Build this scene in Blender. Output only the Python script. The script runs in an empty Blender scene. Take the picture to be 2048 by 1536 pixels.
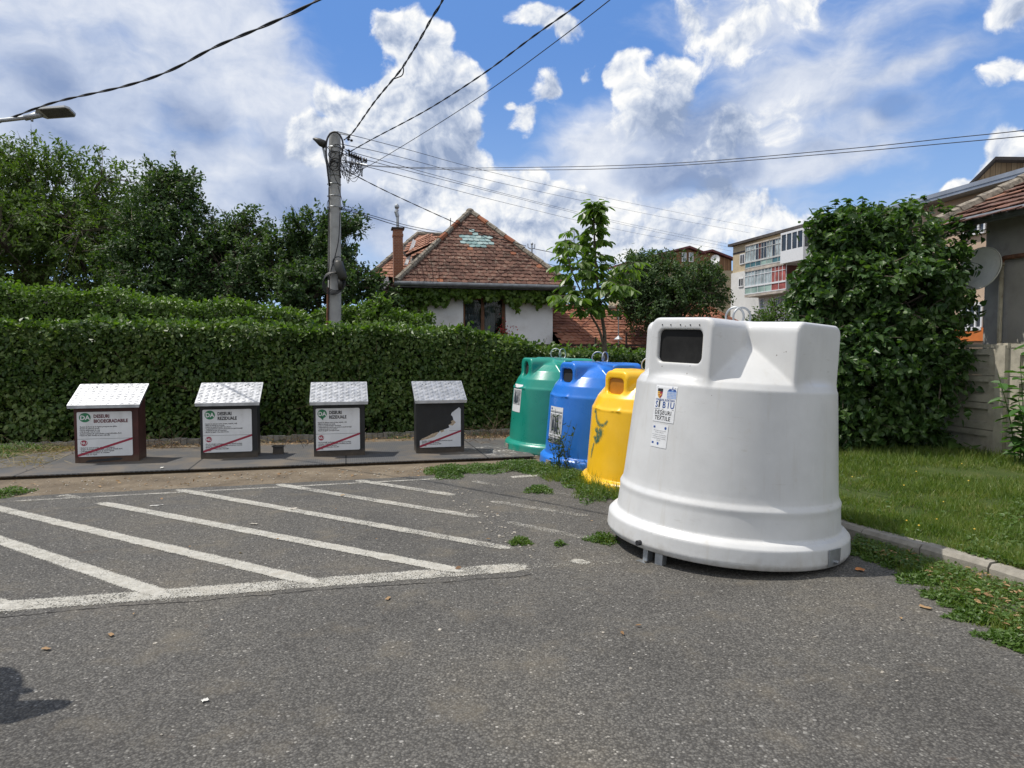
import bpy, math, random
import numpy as np
from mathutils import Vector, Matrix
random.seed(7)
SC = bpy.context.scene
COL = SC.collection
PI = math.pi
R = math.radians

# ---------------------------------------------------------------- camera geometry
F, CX, CY, HY, CH = 1361.0, 1024.0, 768.0, 700.0, 1.6
PIT = math.atan((CY - HY) / F)
def ray(px, py):
    a, b = (px - CX) / F, (CY - py) / F
    return Vector((a, math.cos(PIT) + b * math.sin(PIT), -math.sin(PIT) + b * math.cos(PIT)))
def G(px, py, z=0.0):                     # where the ray meets the level z
    d = ray(px, py); t = (z - CH) / d.z
    return Vector((0, 0, CH)) + d * t
def D(px, py, Y):                         # where the ray meets the depth Y
    d = ray(px, py); t = Y / d.y
    return Vector((0, 0, CH)) + d * t
GR = R(13.8)                              # the whole place is turned by this angle
U = Vector((math.cos(GR), math.sin(GR), 0))     # along the hedge, to the right
N = Vector((math.sin(GR), -math.cos(GR), 0))    # out of the house front, towards us
Z = Vector((0, 0, 1))

# ---------------------------------------------------------------- object helpers
ORG = {}
def tag(o, label=None, cat=None, group=None, kind=None):
    if label: o['label'] = label
    if cat: o['category'] = cat
    if group: o['group'] = group
    if kind: o['kind'] = kind
    return o
def empty(name, loc=(0, 0, 0), label=None, cat=None, group=None, rot=None, world=True):
    o = bpy.data.objects.new(name, None); COL.objects.link(o)
    o.location = loc; o.empty_display_size = .2
    if rot is not None: o.rotation_euler = rot
    ORG[o.name] = Vector(loc) if world else Vector((0, 0, 0))
    return tag(o, label, cat, group)
def link_mesh(name, me, mats, parent=None, smooth=False):
    o = bpy.data.objects.new(name, me); COL.objects.link(o)
    for m in (mats if isinstance(mats, (list, tuple)) else [mats]): me.materials.append(m)
    me.polygons.foreach_set('use_smooth', np.full(len(me.polygons), bool(smooth)))
    if parent is not None:
        o.parent = parent; ORG[o.name] = ORG[parent.name]
    return o
def np_mesh(name, V, faces_flat, starts, mi=None):
    me = bpy.data.meshes.new(name)
    V = np.asarray(V, np.float32)
    me.vertices.add(len(V)); me.vertices.foreach_set('co', V.ravel())
    me.loops.add(len(faces_flat)); me.loops.foreach_set('vertex_index', np.asarray(faces_flat, np.int32))
    me.polygons.add(len(starts)); me.polygons.foreach_set('loop_start', np.asarray(starts, np.int32))
    if mi is not None: me.polygons.foreach_set('material_index', np.asarray(mi, np.int32))
    me.update(calc_edges=True); me.validate()
    return me
class MB:
    def __init__(s): s.v = []; s.f = []; s.m = []; s.cur = 0; s.cut = []
    def add(s, vs, fs):
        b = len(s.v); s.cut.append((b, len(s.f))); s.v += [tuple(v) for v in vs]
        for f in fs: s.f.append([b + i for i in f]); s.m.append(s.cur)
        return s
    def frame_box(s, o, a, b, c):          # parallelepiped: corner o, edges a,b,c
        o, a, b, c = map(Vector, (o, a, b, c))
        vs = [o, o + a, o + a + b, o + b, o + c, o + a + c, o + a + b + c, o + b + c]
        fs = [(0, 3, 2, 1), (4, 5, 6, 7), (0, 1, 5, 4), (1, 2, 6, 5), (2, 3, 7, 6), (3, 0, 4, 7)]
        if a.cross(b).dot(c) < 0: fs = [f[::-1] for f in fs]
        return s.add(vs, fs)
    def box(s, x0, y0, z0, x1, y1, z1):
        return s.frame_box((x0, y0, z0), (x1 - x0, 0, 0), (0, y1 - y0, 0), (0, 0, z1 - z0))
    def tube(s, pts, rad, n=6, cap=True):
        pts = [Vector(p) for p in pts]
        rad = rad if isinstance(rad, (list, tuple)) else [rad] * len(pts)
        vs = []; fs = []; up = None
        for i, p in enumerate(pts):
            t = (pts[min(i + 1, len(pts) - 1)] - pts[max(i - 1, 0)])
            if t.length < 1e-9: t = Vector((0, 0, 1))
            t.normalize()
            if up is None: up = Vector((0, 0, 1)) if abs(t.z) < .9 else Vector((1, 0, 0))
            a = up.cross(t)
            if a.length < 1e-6: a = Vector((1, 0, 0)).cross(t)
            a.normalize(); b = t.cross(a); up = b
            for k in range(n):
                an = 2 * PI * k / n
                vs.append(p + (a * math.cos(an) + b * math.sin(an)) * rad[i])
        for i in range(len(pts) - 1):
            for k in range(n):
                k2 = (k + 1) % n
                fs.append((i * n + k, i * n + k2, (i + 1) * n + k2, (i + 1) * n + k))
        if cap:
            fs.append(tuple(range(n))[::-1]); fs.append(tuple((len(pts) - 1) * n + k for k in range(n)))
        return s.add(vs, fs)
    def prism(s, poly, off):               # planar polygon (3D points) pushed by off
        poly = [Vector(p) for p in poly]; off = Vector(off); n = len(poly)
        vs = poly + [p + off for p in poly]
        nn = Vector((0, 0, 0))
        for i in range(n): nn += poly[i].cross(poly[(i + 1) % n])
        fs = [tuple(range(n)), tuple(range(2 * n - 1, n - 1, -1))]
        fs += [(i, i + n, (i + 1) % n + n, (i + 1) % n) for i in range(n)]
        if nn.dot(off) > 0: fs = [f[::-1] for f in fs]
        return s.add(vs, fs)
    def disc(s, c, a, b, n=20):
        c, a, b = map(Vector, (c, a, b))
        return s.add([c + a * math.cos(2 * PI * k / n) + b * math.sin(2 * PI * k / n) for k in range(n)], [tuple(range(n))])
    def sphere(s, c, r, sc=(1, 1, 1), nu=10, nv=7):
        c = Vector(c); vs = [c + Vector((0, 0, r * sc[2]))]; fs = []
        for j in range(1, nv):
            for i in range(nu):
                th = PI * j / nv; ph = 2 * PI * i / nu
                vs.append(c + Vector((r * sc[0] * math.sin(th) * math.cos(ph), r * sc[1] * math.sin(th) * math.sin(ph), r * sc[2] * math.cos(th))))
        vs.append(c - Vector((0, 0, r * sc[2])))
        for i in range(nu): fs.append((0, 1 + i, 1 + (i + 1) % nu))
        for j in range(nv - 2):
            for i in range(nu):
                a = 1 + j * nu; i2 = (i + 1) % nu
                fs.append((a + i, a + nu + i, a + nu + i2, a + i2))
        a = 1 + (nv - 2) * nu
        for i in range(nu): fs.append((a + i, len(vs) - 1, a + (i + 1) % nu))
        return s.add(vs, fs)
    def torus(s, c, a, b, rr, r, n=28, m=8):
        c, a, b = Vector(c), Vector(a).normalized(), Vector(b).normalized()
        w = a.cross(b); vs = []; fs = []
        for i in range(n):
            an = 2 * PI * i / n; d = a * math.cos(an) + b * math.sin(an)
            for j in range(m):
                bn = 2 * PI * j / m
                vs.append(c + d * (rr + r * math.cos(bn)) + w * r * math.sin(bn))
        for i in range(n):
            for j in range(m):
                i2, j2 = (i + 1) % n, (j + 1) % m
                fs.append((i * m + j, i2 * m + j, i2 * m + j2, i * m + j2))
        return s.add(vs, fs)
    def pieces(s, name, mats, parent=None, smooth=False):     # one object for every shape that was added
        ends = s.cut[1:] + [(len(s.v), len(s.f))]
        for (v0, f0), (v1, f1) in zip(s.cut, ends):
            if f1 == f0: continue
            q = MB(); q.v = s.v[v0:v1]; q.f = [[i - v0 for i in f] for f in s.f[f0:f1]]; q.m = s.m[f0:f1]; q.build(name, mats, parent, smooth)
    def build(s, name, mats, parent=None, smooth=False, shift=True):
        V = np.array(s.v, np.float32).reshape(-1, 3)
        if parent is not None and shift: V = V - np.array(ORG[parent.name], np.float32)
        flat = [i for f in s.f for i in f]
        st = np.cumsum([0] + [len(f) for f in s.f])[:-1]
        return link_mesh(name, np_mesh(name, V, flat, st, s.m), mats, parent, smooth)
def smooth_by_angle(o, ang=40):
    me = o.data
    me.polygons.foreach_set('use_smooth', np.ones(len(me.polygons), bool))
    try: me.set_sharp_from_angle(angle=R(ang))
    except Exception: pass
def resample(pts, n):
    P = np.array([tuple(p) for p in pts], float)
    # Catmull-Rom through the points
    P = np.vstack([2 * P[0] - P[1], P, 2 * P[-1] - P[-2]])
    out = []
    segs = len(P) - 3
    for t in np.linspace(0, segs - 1e-6, n):
        i = int(t); u = t - i
        a, b, c, d = P[i], P[i + 1], P[i + 2], P[i + 3]
        out.append(.5 * ((2 * b) + (-a + c) * u + (2 * a - 5 * b + 4 * c - d) * u * u + (-a + 3 * b - 3 * c + d) * u ** 3))
    return [Vector(p) for p in out]

# ---------------------------------------------------------------- material helpers
class NT:
    def __init__(s, nt): s.nt = nt; s.l = nt.links
    def n(s, typ, ins=None, **props):
        o = s.nt.nodes.new(typ)
        for k, v in props.items(): setattr(o, k, v)
        for k, v in (ins or {}).items():
            i = o.inputs[k]
            if isinstance(v, bpy.types.NodeSocket): s.l.new(v, i)
            elif isinstance(v, bpy.types.Node): s.l.new(v.outputs[0], i)
            else: i.default_value = v
        return o
    def math(s, op, a, b=0.0, c=0.0, clamp=False):
        return s.n('ShaderNodeMath', {0: a, 1: b, 2: c}, operation=op, use_clamp=clamp).outputs[0]
    def vm(s, op, a, b=None):
        ins = {0: a}
        if b is not None: ins[1] = b
        o = s.n('ShaderNodeVectorMath', ins, operation=op)
        return o.outputs['Value'] if op in ('LENGTH', 'DOT_PRODUCT', 'DISTANCE') else o.outputs[0]
    def noise(s, vec, scale, detail=4, rough=.55, out=0):
        return s.n('ShaderNodeTexNoise', {'Vector': vec, 'Scale': scale, 'Detail': detail, 'Roughness': rough}).outputs[out]
    def ss(s, v, a, b, lo=0.0, hi=1.0):
        return s.n('ShaderNodeMapRange', {0: v, 1: a, 2: b, 3: lo, 4: hi}, interpolation_type='SMOOTHSTEP').outputs[0]
    def lin(s, v, a, b, lo=0.0, hi=1.0):
        return s.n('ShaderNodeMapRange', {0: v, 1: a, 2: b, 3: lo, 4: hi}).outputs[0]
    def mix(s, f, a, b, bt='MIX'):
        o = s.n('ShaderNodeMix', data_type='RGBA', blend_type=bt)
        for i, v in ((0, f), (6, a), (7, b)):
            if isinstance(v, bpy.types.NodeSocket): s.l.new(v, o.inputs[i])
            elif i and not hasattr(v, '__len__'): o.inputs[i].default_value = (v, v, v, 1)
            else: o.inputs[i].default_value = v if i == 0 else tuple(v)[:3] + (1,)
        return o.outputs[2]
    def ramp(s, v, stops):
        o = s.n('ShaderNodeValToRGB', {0: v}); e = o.color_ramp.elements
        while len(e) < len(stops): e.new(.5)
        for i, (p, c) in enumerate(stops):
            e[i].position = p; e[i].color = tuple(c)[:3] + (1,)
        return o.outputs[0]
    def bump(s, h, strength=.5, dist=.01):
        return s.n('ShaderNodeBump', {'Height': h, 'Strength': strength, 'Distance': dist}).outputs[0]
    def obj(s): return s.n('ShaderNodeTexCoord').outputs['Object']
    def pos(s): return s.n('ShaderNodeNewGeometry').outputs['Position']
    def rnd(s): return s.n('ShaderNodeNewGeometry').outputs['Random Per Island']
def new_mat(name):
    m = bpy.data.materials.new(name); m.use_nodes = True
    nt = m.node_tree; b = nt.nodes['Principled BSDF']
    return m, NT(nt), b
def setb(t, b, **kw):
    names = dict(col='Base Color', rough='Roughness', metal='Metallic', spec='Specular IOR Level', nrm='Normal', alpha='Alpha',
                 coat='Coat Weight', coatr='Coat Roughness', sss='Subsurface Weight', trans='Transmission Weight', ior='IOR')
    for k, v in kw.items():
        i = b.inputs[names[k]]
        if isinstance(v, bpy.types.NodeSocket): t.l.new(v, i)
        elif k == 'col': i.default_value = tuple(v)[:3] + (1,)
        else: i.default_value = v
def plain(name, col, rough=.6, metal=0, var=.12, scale=6, spec=.5, bump=0, bscale=60, dirt=None, dirt_amt=.4):
    m, t, b = new_mat(name); o = t.obj()
    f = t.noise(o, scale, 5, .6)
    lo = [c * (1 - var) for c in col]; hi = [min(1, c * (1 + var)) for c in col]
    c = t.mix(t.ss(f, .3, .7), lo, hi)
    if dirt is not None:
        c = t.mix(t.math('MULTIPLY', t.ss(t.noise(o, scale * .7, 7, .7), .5, .72), dirt_amt), c, dirt)
    setb(t, b, col=c, rough=rough, metal=metal, spec=spec)
    if bump: setb(t, b, nrm=t.bump(t.noise(o, bscale, 5, .6), bump, .01))
    return m
def leaf_mat(name, cols, trans=.35, rough=.45, tcol=None, clump=1.2):
    m, t, b = new_mat(name)
    r = t.rnd(); p = t.pos()
    f = t.math('ADD', t.math('MULTIPLY', r, .7), t.math('MULTIPLY', t.ss(t.noise(p, clump, 3), .3, .7), .3))
    k = len(cols) - 1
    c = t.ramp(f, [(i / k, cc) for i, cc in enumerate(cols)])
    setb(t, b, col=c, rough=rough, spec=.45)
    tc = t.mix(1.0, c, tcol or (1.5, 1.7, .5), 'MULTIPLY')
    tr = t.n('ShaderNodeBsdfTranslucent', {'Color': tc})
    mx = t.n('ShaderNodeMixShader', {0: trans, 1: b.outputs[0], 2: tr.outputs[0]})
    t.l.new(mx.outputs[0], t.nt.nodes['Material Output'].inputs[0])
    return m
MAT = {}

# ---------------------------------------------------------------- foliage helpers
OVAL = ([(0, 0, 0), (.35, .27, .07), (.75, .21, .02), (1, 0, -.1), (.75, -.21, .02), (.35, -.27, .07)], [(0, 3, 2, 1), (0, 5, 4, 3)])
HEART = ([(0, 0, 0), (-.1, .22, .03), (.12, .42, .1), (.5, .38, .06), (.85, .13, -.06), (1.08, 0, -.2),
          (.85, -.13, -.06), (.5, -.38, .06), (.12, -.42, .1), (-.1, -.22, .03)], [(0, 5, 4, 3, 2, 1), (0, 9, 8, 7, 6, 5)])
LANCE = ([(0, 0, 0), (.3, .15, .03), (.7, .13, -.03), (1, 0, -.15), (.7, -.13, -.03), (.3, -.15, .03)], [(0, 3, 2, 1), (0, 5, 4, 3)])
LOBED = ([(0, 0, 0), (-.1, .3, .02), (.25, .5, .06), (.4, .3, .0), (.75, .42, -.02), (.75, .18, -.02), (1.05, 0, -.12),
          (.75, -.18, -.02), (.75, -.42, -.02), (.4, -.3, 0), (.25, -.5, .06), (-.1, -.3, .02)], [(0, 6, 5, 4, 3, 2, 1), (0, 11, 10, 9, 8, 7, 6)])
BLADE = ([(0, .5, 0), (0, -.5, 0), (.55, -.36, .0), (.55, .36, .0), (1, 0, 0)], [(0, 1, 2, 3), (3, 2, 4)])
def nrmz(a): return a / (np.linalg.norm(a, axis=1, keepdims=True) + 1e-9)
def leaves(name, P, A, Nn, S, tmpl, mats, parent=None, width=1.0, mi=None):
    P, A, Nn = (np.asarray(x, np.float32) for x in (P, A, Nn))
    A = nrmz(A); B = nrmz(np.cross(Nn, A)); C = np.cross(A, B)
    T = np.array(tmpl[0], np.float32); k = len(T); n = len(P)
    S = np.asarray(S, np.float32).reshape(-1, 1, 1) * np.ones((n, 1, 1), np.float32)
    w = np.asarray(width, np.float32).reshape(-1, 1, 1)
    V = P[:, None] + S * (T[None, :, 0:1] * A[:, None] + w * T[None, :, 1:2] * B[:, None] + T[None, :, 2:3] * C[:, None])
    V = V.reshape(-1, 3)
    if parent is not None: V = V - np.array(ORG[parent.name], np.float32)
    fl = np.concatenate([np.array(f) for f in tmpl[1]]); L = [len(f) for f in tmpl[1]]
    flat = (fl[None] + (np.arange(n) * k)[:, None]).ravel()
    st0 = np.cumsum([0] + L)[:-1]
    st = (st0[None] + (np.arange(n) * len(fl))[:, None]).ravel()
    m2 = None if mi is None else np.repeat(mi, len(L))
    return link_mesh(name, np_mesh(name, V, flat, st, m2), mats, parent)
def pnoise(P, f, seed=0):
    rg = np.random.RandomState(seed); o = np.zeros(len(P))
    for k in range(7):
        d = rg.normal(size=3); d /= np.linalg.norm(d)
        o += np.sin(P @ d * f * (1 + .35 * k) + rg.uniform(0, 6.28))
    return o / 3.0
def rand_unit(rg, n): return nrmz(rg.normal(size=(n, 3)))
# ---------------------------------------------------------------- camera, sun, sky
cam = bpy.data.cameras.new('camera'); co = bpy.data.objects.new('camera', cam); COL.objects.link(co)
cam.sensor_width = 36; cam.lens = 36 * F / 2048; cam.clip_end = 3000; cam.clip_start = .05
co.location = (0, 0, CH); co.rotation_euler = (PI / 2 - PIT, 0, 0); SC.camera = co
EL, AZB = R(64), R(10)                    # sun height; how far behind the left-right line it stands
SUND = Vector((-math.cos(EL) * math.cos(AZB), math.cos(EL) * math.sin(AZB), math.sin(EL)))
sl = bpy.data.lights.new('sun', 'SUN'); so = bpy.data.objects.new('sun', sl); COL.objects.link(so)
sl.energy = 4.3; sl.angle = R(.53); sl.color = (1, .945, .86)
so.rotation_euler = SUND.to_track_quat('Z', 'Y').to_euler(); so.location = (-20, 5, 40)
VS = SC.view_settings
VS.view_transform = 'Standard'; VS.look = 'None'; VS.gamma = 1; VS.use_curve_mapping = False; VS.exposure = .05
SC.cycles.use_denoising = True; SC.cycles.denoiser = 'OPENIMAGEDENOISE'
SC.cycles.max_bounces = 7; SC.cycles.diffuse_bounces = 4; SC.cycles.glossy_bounces = 3; SC.cycles.transparent_max_bounces = 10
SC.cycles.sample_clamp_indirect = 6

def azel(px, py):
    d = ray(px, py); return math.atan2(d.x, d.y), math.atan2(d.z, math.hypot(d.x, d.y))
def make_blob_group(name, blobs, smooth=.12):
    g = bpy.data.node_groups.new(name, 'ShaderNodeTree')
    g.interface.new_socket('Vector', in_out='INPUT', socket_type='NodeSocketVector')
    g.interface.new_socket('Value', in_out='OUTPUT', socket_type='NodeSocketFloat')
    t = NT(g); gi = t.n('NodeGroupInput'); go = t.n('NodeGroupOutput')
    acc = None
    for (px, py, rx, ry, rot, w) in blobs:
        a, e = azel(px, py)
        k = math.cos(math.atan((px - CX) / F))
        vin = gi.outputs[0] if acc is None else t.n('ShaderNodeVectorMath', {0: acc, 1: (1e-9, 1e-9, 1e-9), 2: gi.outputs[0]}, operation='MULTIPLY_ADD').outputs[0]
        m = t.n('ShaderNodeMapping', {'Vector': vin}, vector_type='TEXTURE')
        m.inputs['Location'].default_value = (a, e, 0)
        m.inputs['Rotation'].default_value = (0, 0, R(rot))
        m.inputs['Scale'].default_value = (rx / F * k * k, ry / F * k, 1)
        v = t.math('MULTIPLY_ADD', t.vm('LENGTH', m.outputs[0]), -w, w)
        acc = v if acc is None else t.math('SMOOTH_MAX', acc, v, smooth)
    t.l.new(acc, go.inputs[0])
    return g
CUM = [  # px, py, rx, ry, rotation, weight : heaped clouds
 (822, 95, 78, 62, 0, 1), (868, 90, 42, 48, 0, 1), (785, 80, 42, 44, 0, .9), (830, 170, 80, 80, 0, 1), (790, 235, 85, 80, 0, 1),
 (925, 185, 62, 72, 0, 1), (935, 250, 64, 62, 0, 1), (860, 270, 100, 80, 0, 1),
 (690, 225, 66, 56, 0, 1), (655, 205, 42, 44, 0, .9), (735, 255, 60, 60, 0, 1), (640, 280, 80, 60, 0, .9),
 (930, 335, 82, 66, 0, 1), (985, 375, 70, 50, 0, 1), (1075, 372, 80, 36, 0, .9), (870, 390, 120, 70, 0, 1), (1010, 440, 120, 60, 0, 1),
 (1190, 420, 110, 55, -8, .9), (1100, 470, 140, 60, 0, .9), (1250, 480, 120, 40, 0, .9),
 (1250, 140, 44, 42, 0, .9), (1265, 180, 34, 50, 0, .8),
 (1098, 190, 56, 50, 20, .56), (1050, 238, 62, 34, 15, .54), (1018, 212, 22, 18, 0, .5), (1170, 150, 40, 26, 0, .45), (1070, 44, 50, 18, -20, .38), (1135, 72, 40, 16, -15, .34),
 (1500, 45, 120, 70, 0, .55), (1575, 30, 70, 55, 0, .5), (1385, 55, 40, 58, 30, .42), (1350, 150, 50, 40, 0, .42),
 (1330, 215, 90, 76, 0, .6), (1480, 235, 80, 60, 0, .42),
 (1540, 455, 76, 60, 0, .9), (1600, 470, 60, 40, 0, .9), (1440, 430, 90, 60, 0, .8), (1490, 410, 60, 46, 0, .7), (1530, 405, 34, 26, 0, .6), (1350, 470, 110, 46, 0, .8),
 (2020, 300, 66, 56, 0, 1), (1985, 345, 46, 40, 0, .9), (1925, 372, 46, 26, 0, .9), (2030, 20, 90, 40, 0, .42), (2030, 135, 70, 34, 0, .40)]
STR = [  # soft sheets
 (120, 250, 520, 420, 0, 1), (420, 120, 240, 230, 0, 1), (420, 420, 420, 260, 0, 1), (560, 250, 130, 150, 0, .8), (760, 430, 330, 150, 0, .9),
 (480, 40, 130, 120, 0, .8), (1000, 470, 420, 90, 0, .7), (1380, 320, 330, 130, 5, .85), (1560, 190, 420, 95, 12, .7), (1800, 150, 420, 60, 14, .6),
 (1600, 330, 300, 70, 8, .7), (1780, 240, 260, 70, 5, .6), (1250, 290, 220, 90, 10, .7), (1300, 430, 500, 90, 0, .6), (1480, 90, 200, 120, 0, .5)]
DRK = [  # grey undersides
 (1400, 268, 160, 95, 0, 1.5), (1370, 340, 180, 50, 0, 1.3), (1470, 315, 100, 66, 0, 1.1), (1790, 213, 70, 24, 0, .8), (1690, 220, 90, 30, 0, .4), (1630, 300, 80, 40, 0, .5),
 (395, 240, 120, 70, -25, .75), (600, 400, 190, 90, -10, .8), (110, 160, 110, 70, -20, .5), (120, 290, 160, 80, 0, .6), (720, 420, 160, 60, 0, .7), (560, 300, 120, 60, -20, .5),
 (840, 330, 120, 50, 0, .5), (700, 300, 120, 60, 0, .4), (870, 215, 60, 70, 0, .5), (500, 470, 300, 60, 0, .5), (1150, 400, 90, 30, 0, .35)]
W = bpy.data.worlds.new('World'); SC.world = W; W.use_nodes = True
t = NT(W.node_tree); bg = W.node_tree.nodes['Background']; bg.inputs[1].default_value = .1
sky = t.n('ShaderNodeTexSky', sky_type='NISHITA')
sky.sun_disc = False; sky.sun_elevation = EL; sky.sun_rotation = math.atan2(SUND.x, SUND.y)
sky.altitude = 430; sky.air_density = 1.0; sky.dust_density = .6; sky.ozone_density = 2.2
dirv = t.n('ShaderNodeTexCoord').outputs['Generated']
gC, gS, gD = make_blob_group('heap_field', CUM, .1), make_blob_group('sheet_field', STR, .2), make_blob_group('dark_field', DRK, .15)
def to_azel(v):
    s = t.n('ShaderNodeSeparateXYZ', {0: v})
    a = t.math('ARCTAN2', s.outputs[0], s.outputs[1])
    e = t.math('ARCSINE', s.outputs[2])
    return t.n('ShaderNodeCombineXYZ', {0: a, 1: e, 2: 0.0}).outputs[0]
def grp(g, v):
    o = t.n('ShaderNodeGroup'); o.node_tree = g; t.l.new(v, o.inputs[0]); return o.outputs[0]
warp = t.n('ShaderNodeTexNoise', {'Vector': dirv, 'Scale': 13, 'Detail': 2}).outputs[1]
wv = t.vm('ADD', dirv, t.vm('MULTIPLY', t.vm('SUBTRACT', warp, (.5, .5, .5)), (.05, .05, .05)))
KC = 10.0
n1 = t.n('ShaderNodeTexNoise', {'Vector': wv, 'Scale': 10, 'Detail': 8, 'Roughness': .6}).outputs[0]
n2 = t.n('ShaderNodeTexNoise', {'Vector': t.vm('ADD', wv, (-.007, 0, .012)), 'Scale': 10, 'Detail': 6, 'Roughness': .6}).outputs[0]
ae = to_azel(wv)
fC = grp(gC, ae)
d0 = t.math('ADD', fC, t.math('MULTIPLY_ADD', n1, 2.0, -1.0))
aC = t.ss(d0, .0, .25)
dkf = grp(gD, ae)
dark = t.ss(t.math('ADD', dkf, t.math('MULTIPLY_ADD', n1, 1.3, -.62)), .0, .8)
lit = t.math('ADD', t.math('MULTIPLY', t.math('SUBTRACT', n1, n2), 4.4), t.math('MULTIPLY_ADD', d0, -.34, .83))
lit = t.math('SUBTRACT', lit, t.math('MULTIPLY', dark, .70), clamp=True)
cC = t.ramp(lit, [(0, (.28 * KC, .36 * KC, .53 * KC)), (.4, (.50 * KC, .57 * KC, .71 * KC)), (.7, (.76 * KC, .80 * KC, .87 * KC)), (1, (.98 * KC, .98 * KC, .97 * KC))])
# soft sheets, drawn out sideways
st = t.n('ShaderNodeMapping', {'Vector': wv}); st.inputs['Scale'].default_value = (1, 1, 2.4); st.inputs['Rotation'].default_value = (0, R(12), 0)
ns = t.n('ShaderNodeTexNoise', {'Vector': st.outputs[0], 'Scale': 4.5, 'Detail': 6, 'Roughness': .58}).outputs[0]
fS = grp(gS, ae)
aS = t.ss(t.math('ADD', fS, t.math('MULTIPLY_ADD', ns, 1.5, -.72)), -.02, .6)
litS = t.math('ADD', t.math('MULTIPLY_ADD', ns, 1.5, -.12), t.math('MULTIPLY', dark, -.55))
litS = t.math('ADD', litS, t.math('MULTIPLY', t.math('SUBTRACT', n1, n2), 1.2), clamp=True)
cS = t.ramp(litS, [(0, (.26 * KC, .34 * KC, .53 * KC)), (.5, (.53 * KC, .60 * KC, .75 * KC)), (1, (.88 * KC, .90 * KC, .94 * KC))])
# unseen bright cloud added behind and above the camera to lift the ambient light
sep = t.n('ShaderNodeSeparateXYZ', {0: dirv})
back = t.math('MAXIMUM', t.ss(sep.outputs[1], .35, -.1), t.ss(sep.outputs[2], .58, .8))
aB = t.math('MULTIPLY', t.ss(t.noise(dirv, 2.6, 3, .6), .36, .52), back)
lowz = t.ss(sep.outputs[2], .42, .02)
skyc = t.mix(lowz, (.135 * KC, .315 * KC, .74 * KC), (.42 * KC, .63 * KC, .93 * KC))
skyc = t.mix(.75, t.mix(1.0, sky.outputs[0], (.9, 1.0, 1.2), 'MULTIPLY'), skyc)
c = t.mix(t.math('MULTIPLY', aS, .93), skyc, cS)
c = t.mix(aC, c, cC)
c = t.mix(t.math('MULTIPLY', aB, .9), c, (.92 * KC, .91 * KC, .88 * KC))
t.l.new(c, bg.inputs[0])
W.cycles.sampling_method = 'MANUAL'; W.cycles.sample_map_resolution = 512
# ---------------------------------------------------------------- ground
def asphalt():
    m, t, b = new_mat('asphalt'); p = t.pos()
    v = t.n('ShaderNodeTexVoronoi', {'Vector': p, 'Scale': 95.0, 'Randomness': 1.0})
    cellc = t.n('ShaderNodeSeparateColor', {0: v.outputs['Color']})
    stone = t.ramp(cellc.outputs[0], [(0, (.072, .069, .064)), (.45, (.105, .101, .093)), (.8, (.138, .132, .119)), (.97, (.160, .153, .139)), (.994, (.27, .26, .235)), (1, (.38, .365, .335))])
    edge = t.ss(v.outputs['Distance'], .35, .75)
    c = t.mix(t.math('MULTIPLY', edge, .6), stone, (.030, .028, .025))
    v2 = t.n('ShaderNodeTexVoronoi', {'Vector': p, 'Scale': 31.0})
    c2 = t.n('ShaderNodeSeparateColor', {0: v2.outputs['Color']})
    chip = t.math('MULTIPLY', t.math('GREATER_THAN', c2.outputs[1], .955), t.ss(v2.outputs['Distance'], .34, .22))
    c = t.mix(t.math('MULTIPLY', chip, .3), c, t.ramp(c2.outputs[2], [(0, (.2, .19, .17)), (.6, (.36, .34, .3)), (1, (.62, .6, .56))]))
    big = t.noise(p, .55, 5, .6); mid = t.noise(p, 2.3, 5, .65)
    c = t.mix(1.0, c, t.ramp(big, [(.25, (.66, .66, .67)), (.5, (1.0, 1.0, 1.0)), (.75, (1.32, 1.26, 1.15))]), 'MULTIPLY')
    dust = t.math('MULTIPLY', t.ss(mid, .50, .75), .5)
    c = t.mix(dust, c, (.155, .135, .102))
    rust = t.math('MULTIPLY', t.ss(t.noise(p, 3.7, 4, .7), .66, .78), .35)
    c = t.mix(rust, c, (.15, .085, .048))
    dk = t.math('MULTIPLY', t.ss(t.noise(p, 1.1, 4, .6), .60, .76), .35)
    c = t.mix(dk, c, (.040, .038, .035))
    fine = t.noise(p, 240, 2, .5)
    h = t.math('ADD', t.math('MULTIPLY', t.math('SUBTRACT', 1.0, v.outputs['Distance']), .8), t.math('MULTIPLY', fine, .35))
    h = t.math('ADD', h, t.math('MULTIPLY', t.noise(p, 30, 3), .5))
    setb(t, b, col=c, rough=.9, spec=.25, nrm=t.bump(h, .75, .006))
    return m
def paint():
    m, t, b = new_mat('worn_road_paint'); p = t.pos()
    v = t.n('ShaderNodeTexVoronoi', {'Vector': p, 'Scale': 95.0})
    g = t.noise(p, 95, 3, .7); w = t.noise(p, 3.2, 5, .65)
    uvx = t.n('ShaderNodeAttribute', attribute_name='edge').outputs['Fac']    # 0 on the rim of a stripe, 1 in its middle
    wear = t.n('ShaderNodeAttribute', attribute_name='wear').outputs['Fac']
    keep = t.math('ADD', t.math('MULTIPLY', g, 1.5), t.math('MULTIPLY', w, .8))
    keep = t.math('SUBTRACT', keep, t.math('MULTIPLY', v.outputs['Distance'], .55))
    keep = t.math('ADD', keep, t.math('MULTIPLY', t.ss(uvx, 0, .35), .42))
    keep = t.math('SUBTRACT', keep, wear)
    a = t.math('MULTIPLY', t.ss(keep, 1.06, 1.26), .93)
    c = t.mix(t.ss(t.noise(p, 14, 4), .3, .75), (.37, .355, .31), (.50, .485, .435))
    c = t.mix(t.math('MULTIPLY', t.ss(w, .5, .8), .4), c, (.33, .29, .23))
    setb(t, b, col=c, rough=.85, spec=.3, alpha=a, nrm=t.bump(t.math('ADD', g, t.math('SUBTRACT', 1.0, v.outputs['Distance'])), .6, .006))
    return m
MAT['asphalt'] = asphalt(); MAT['paint'] = paint()
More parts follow.
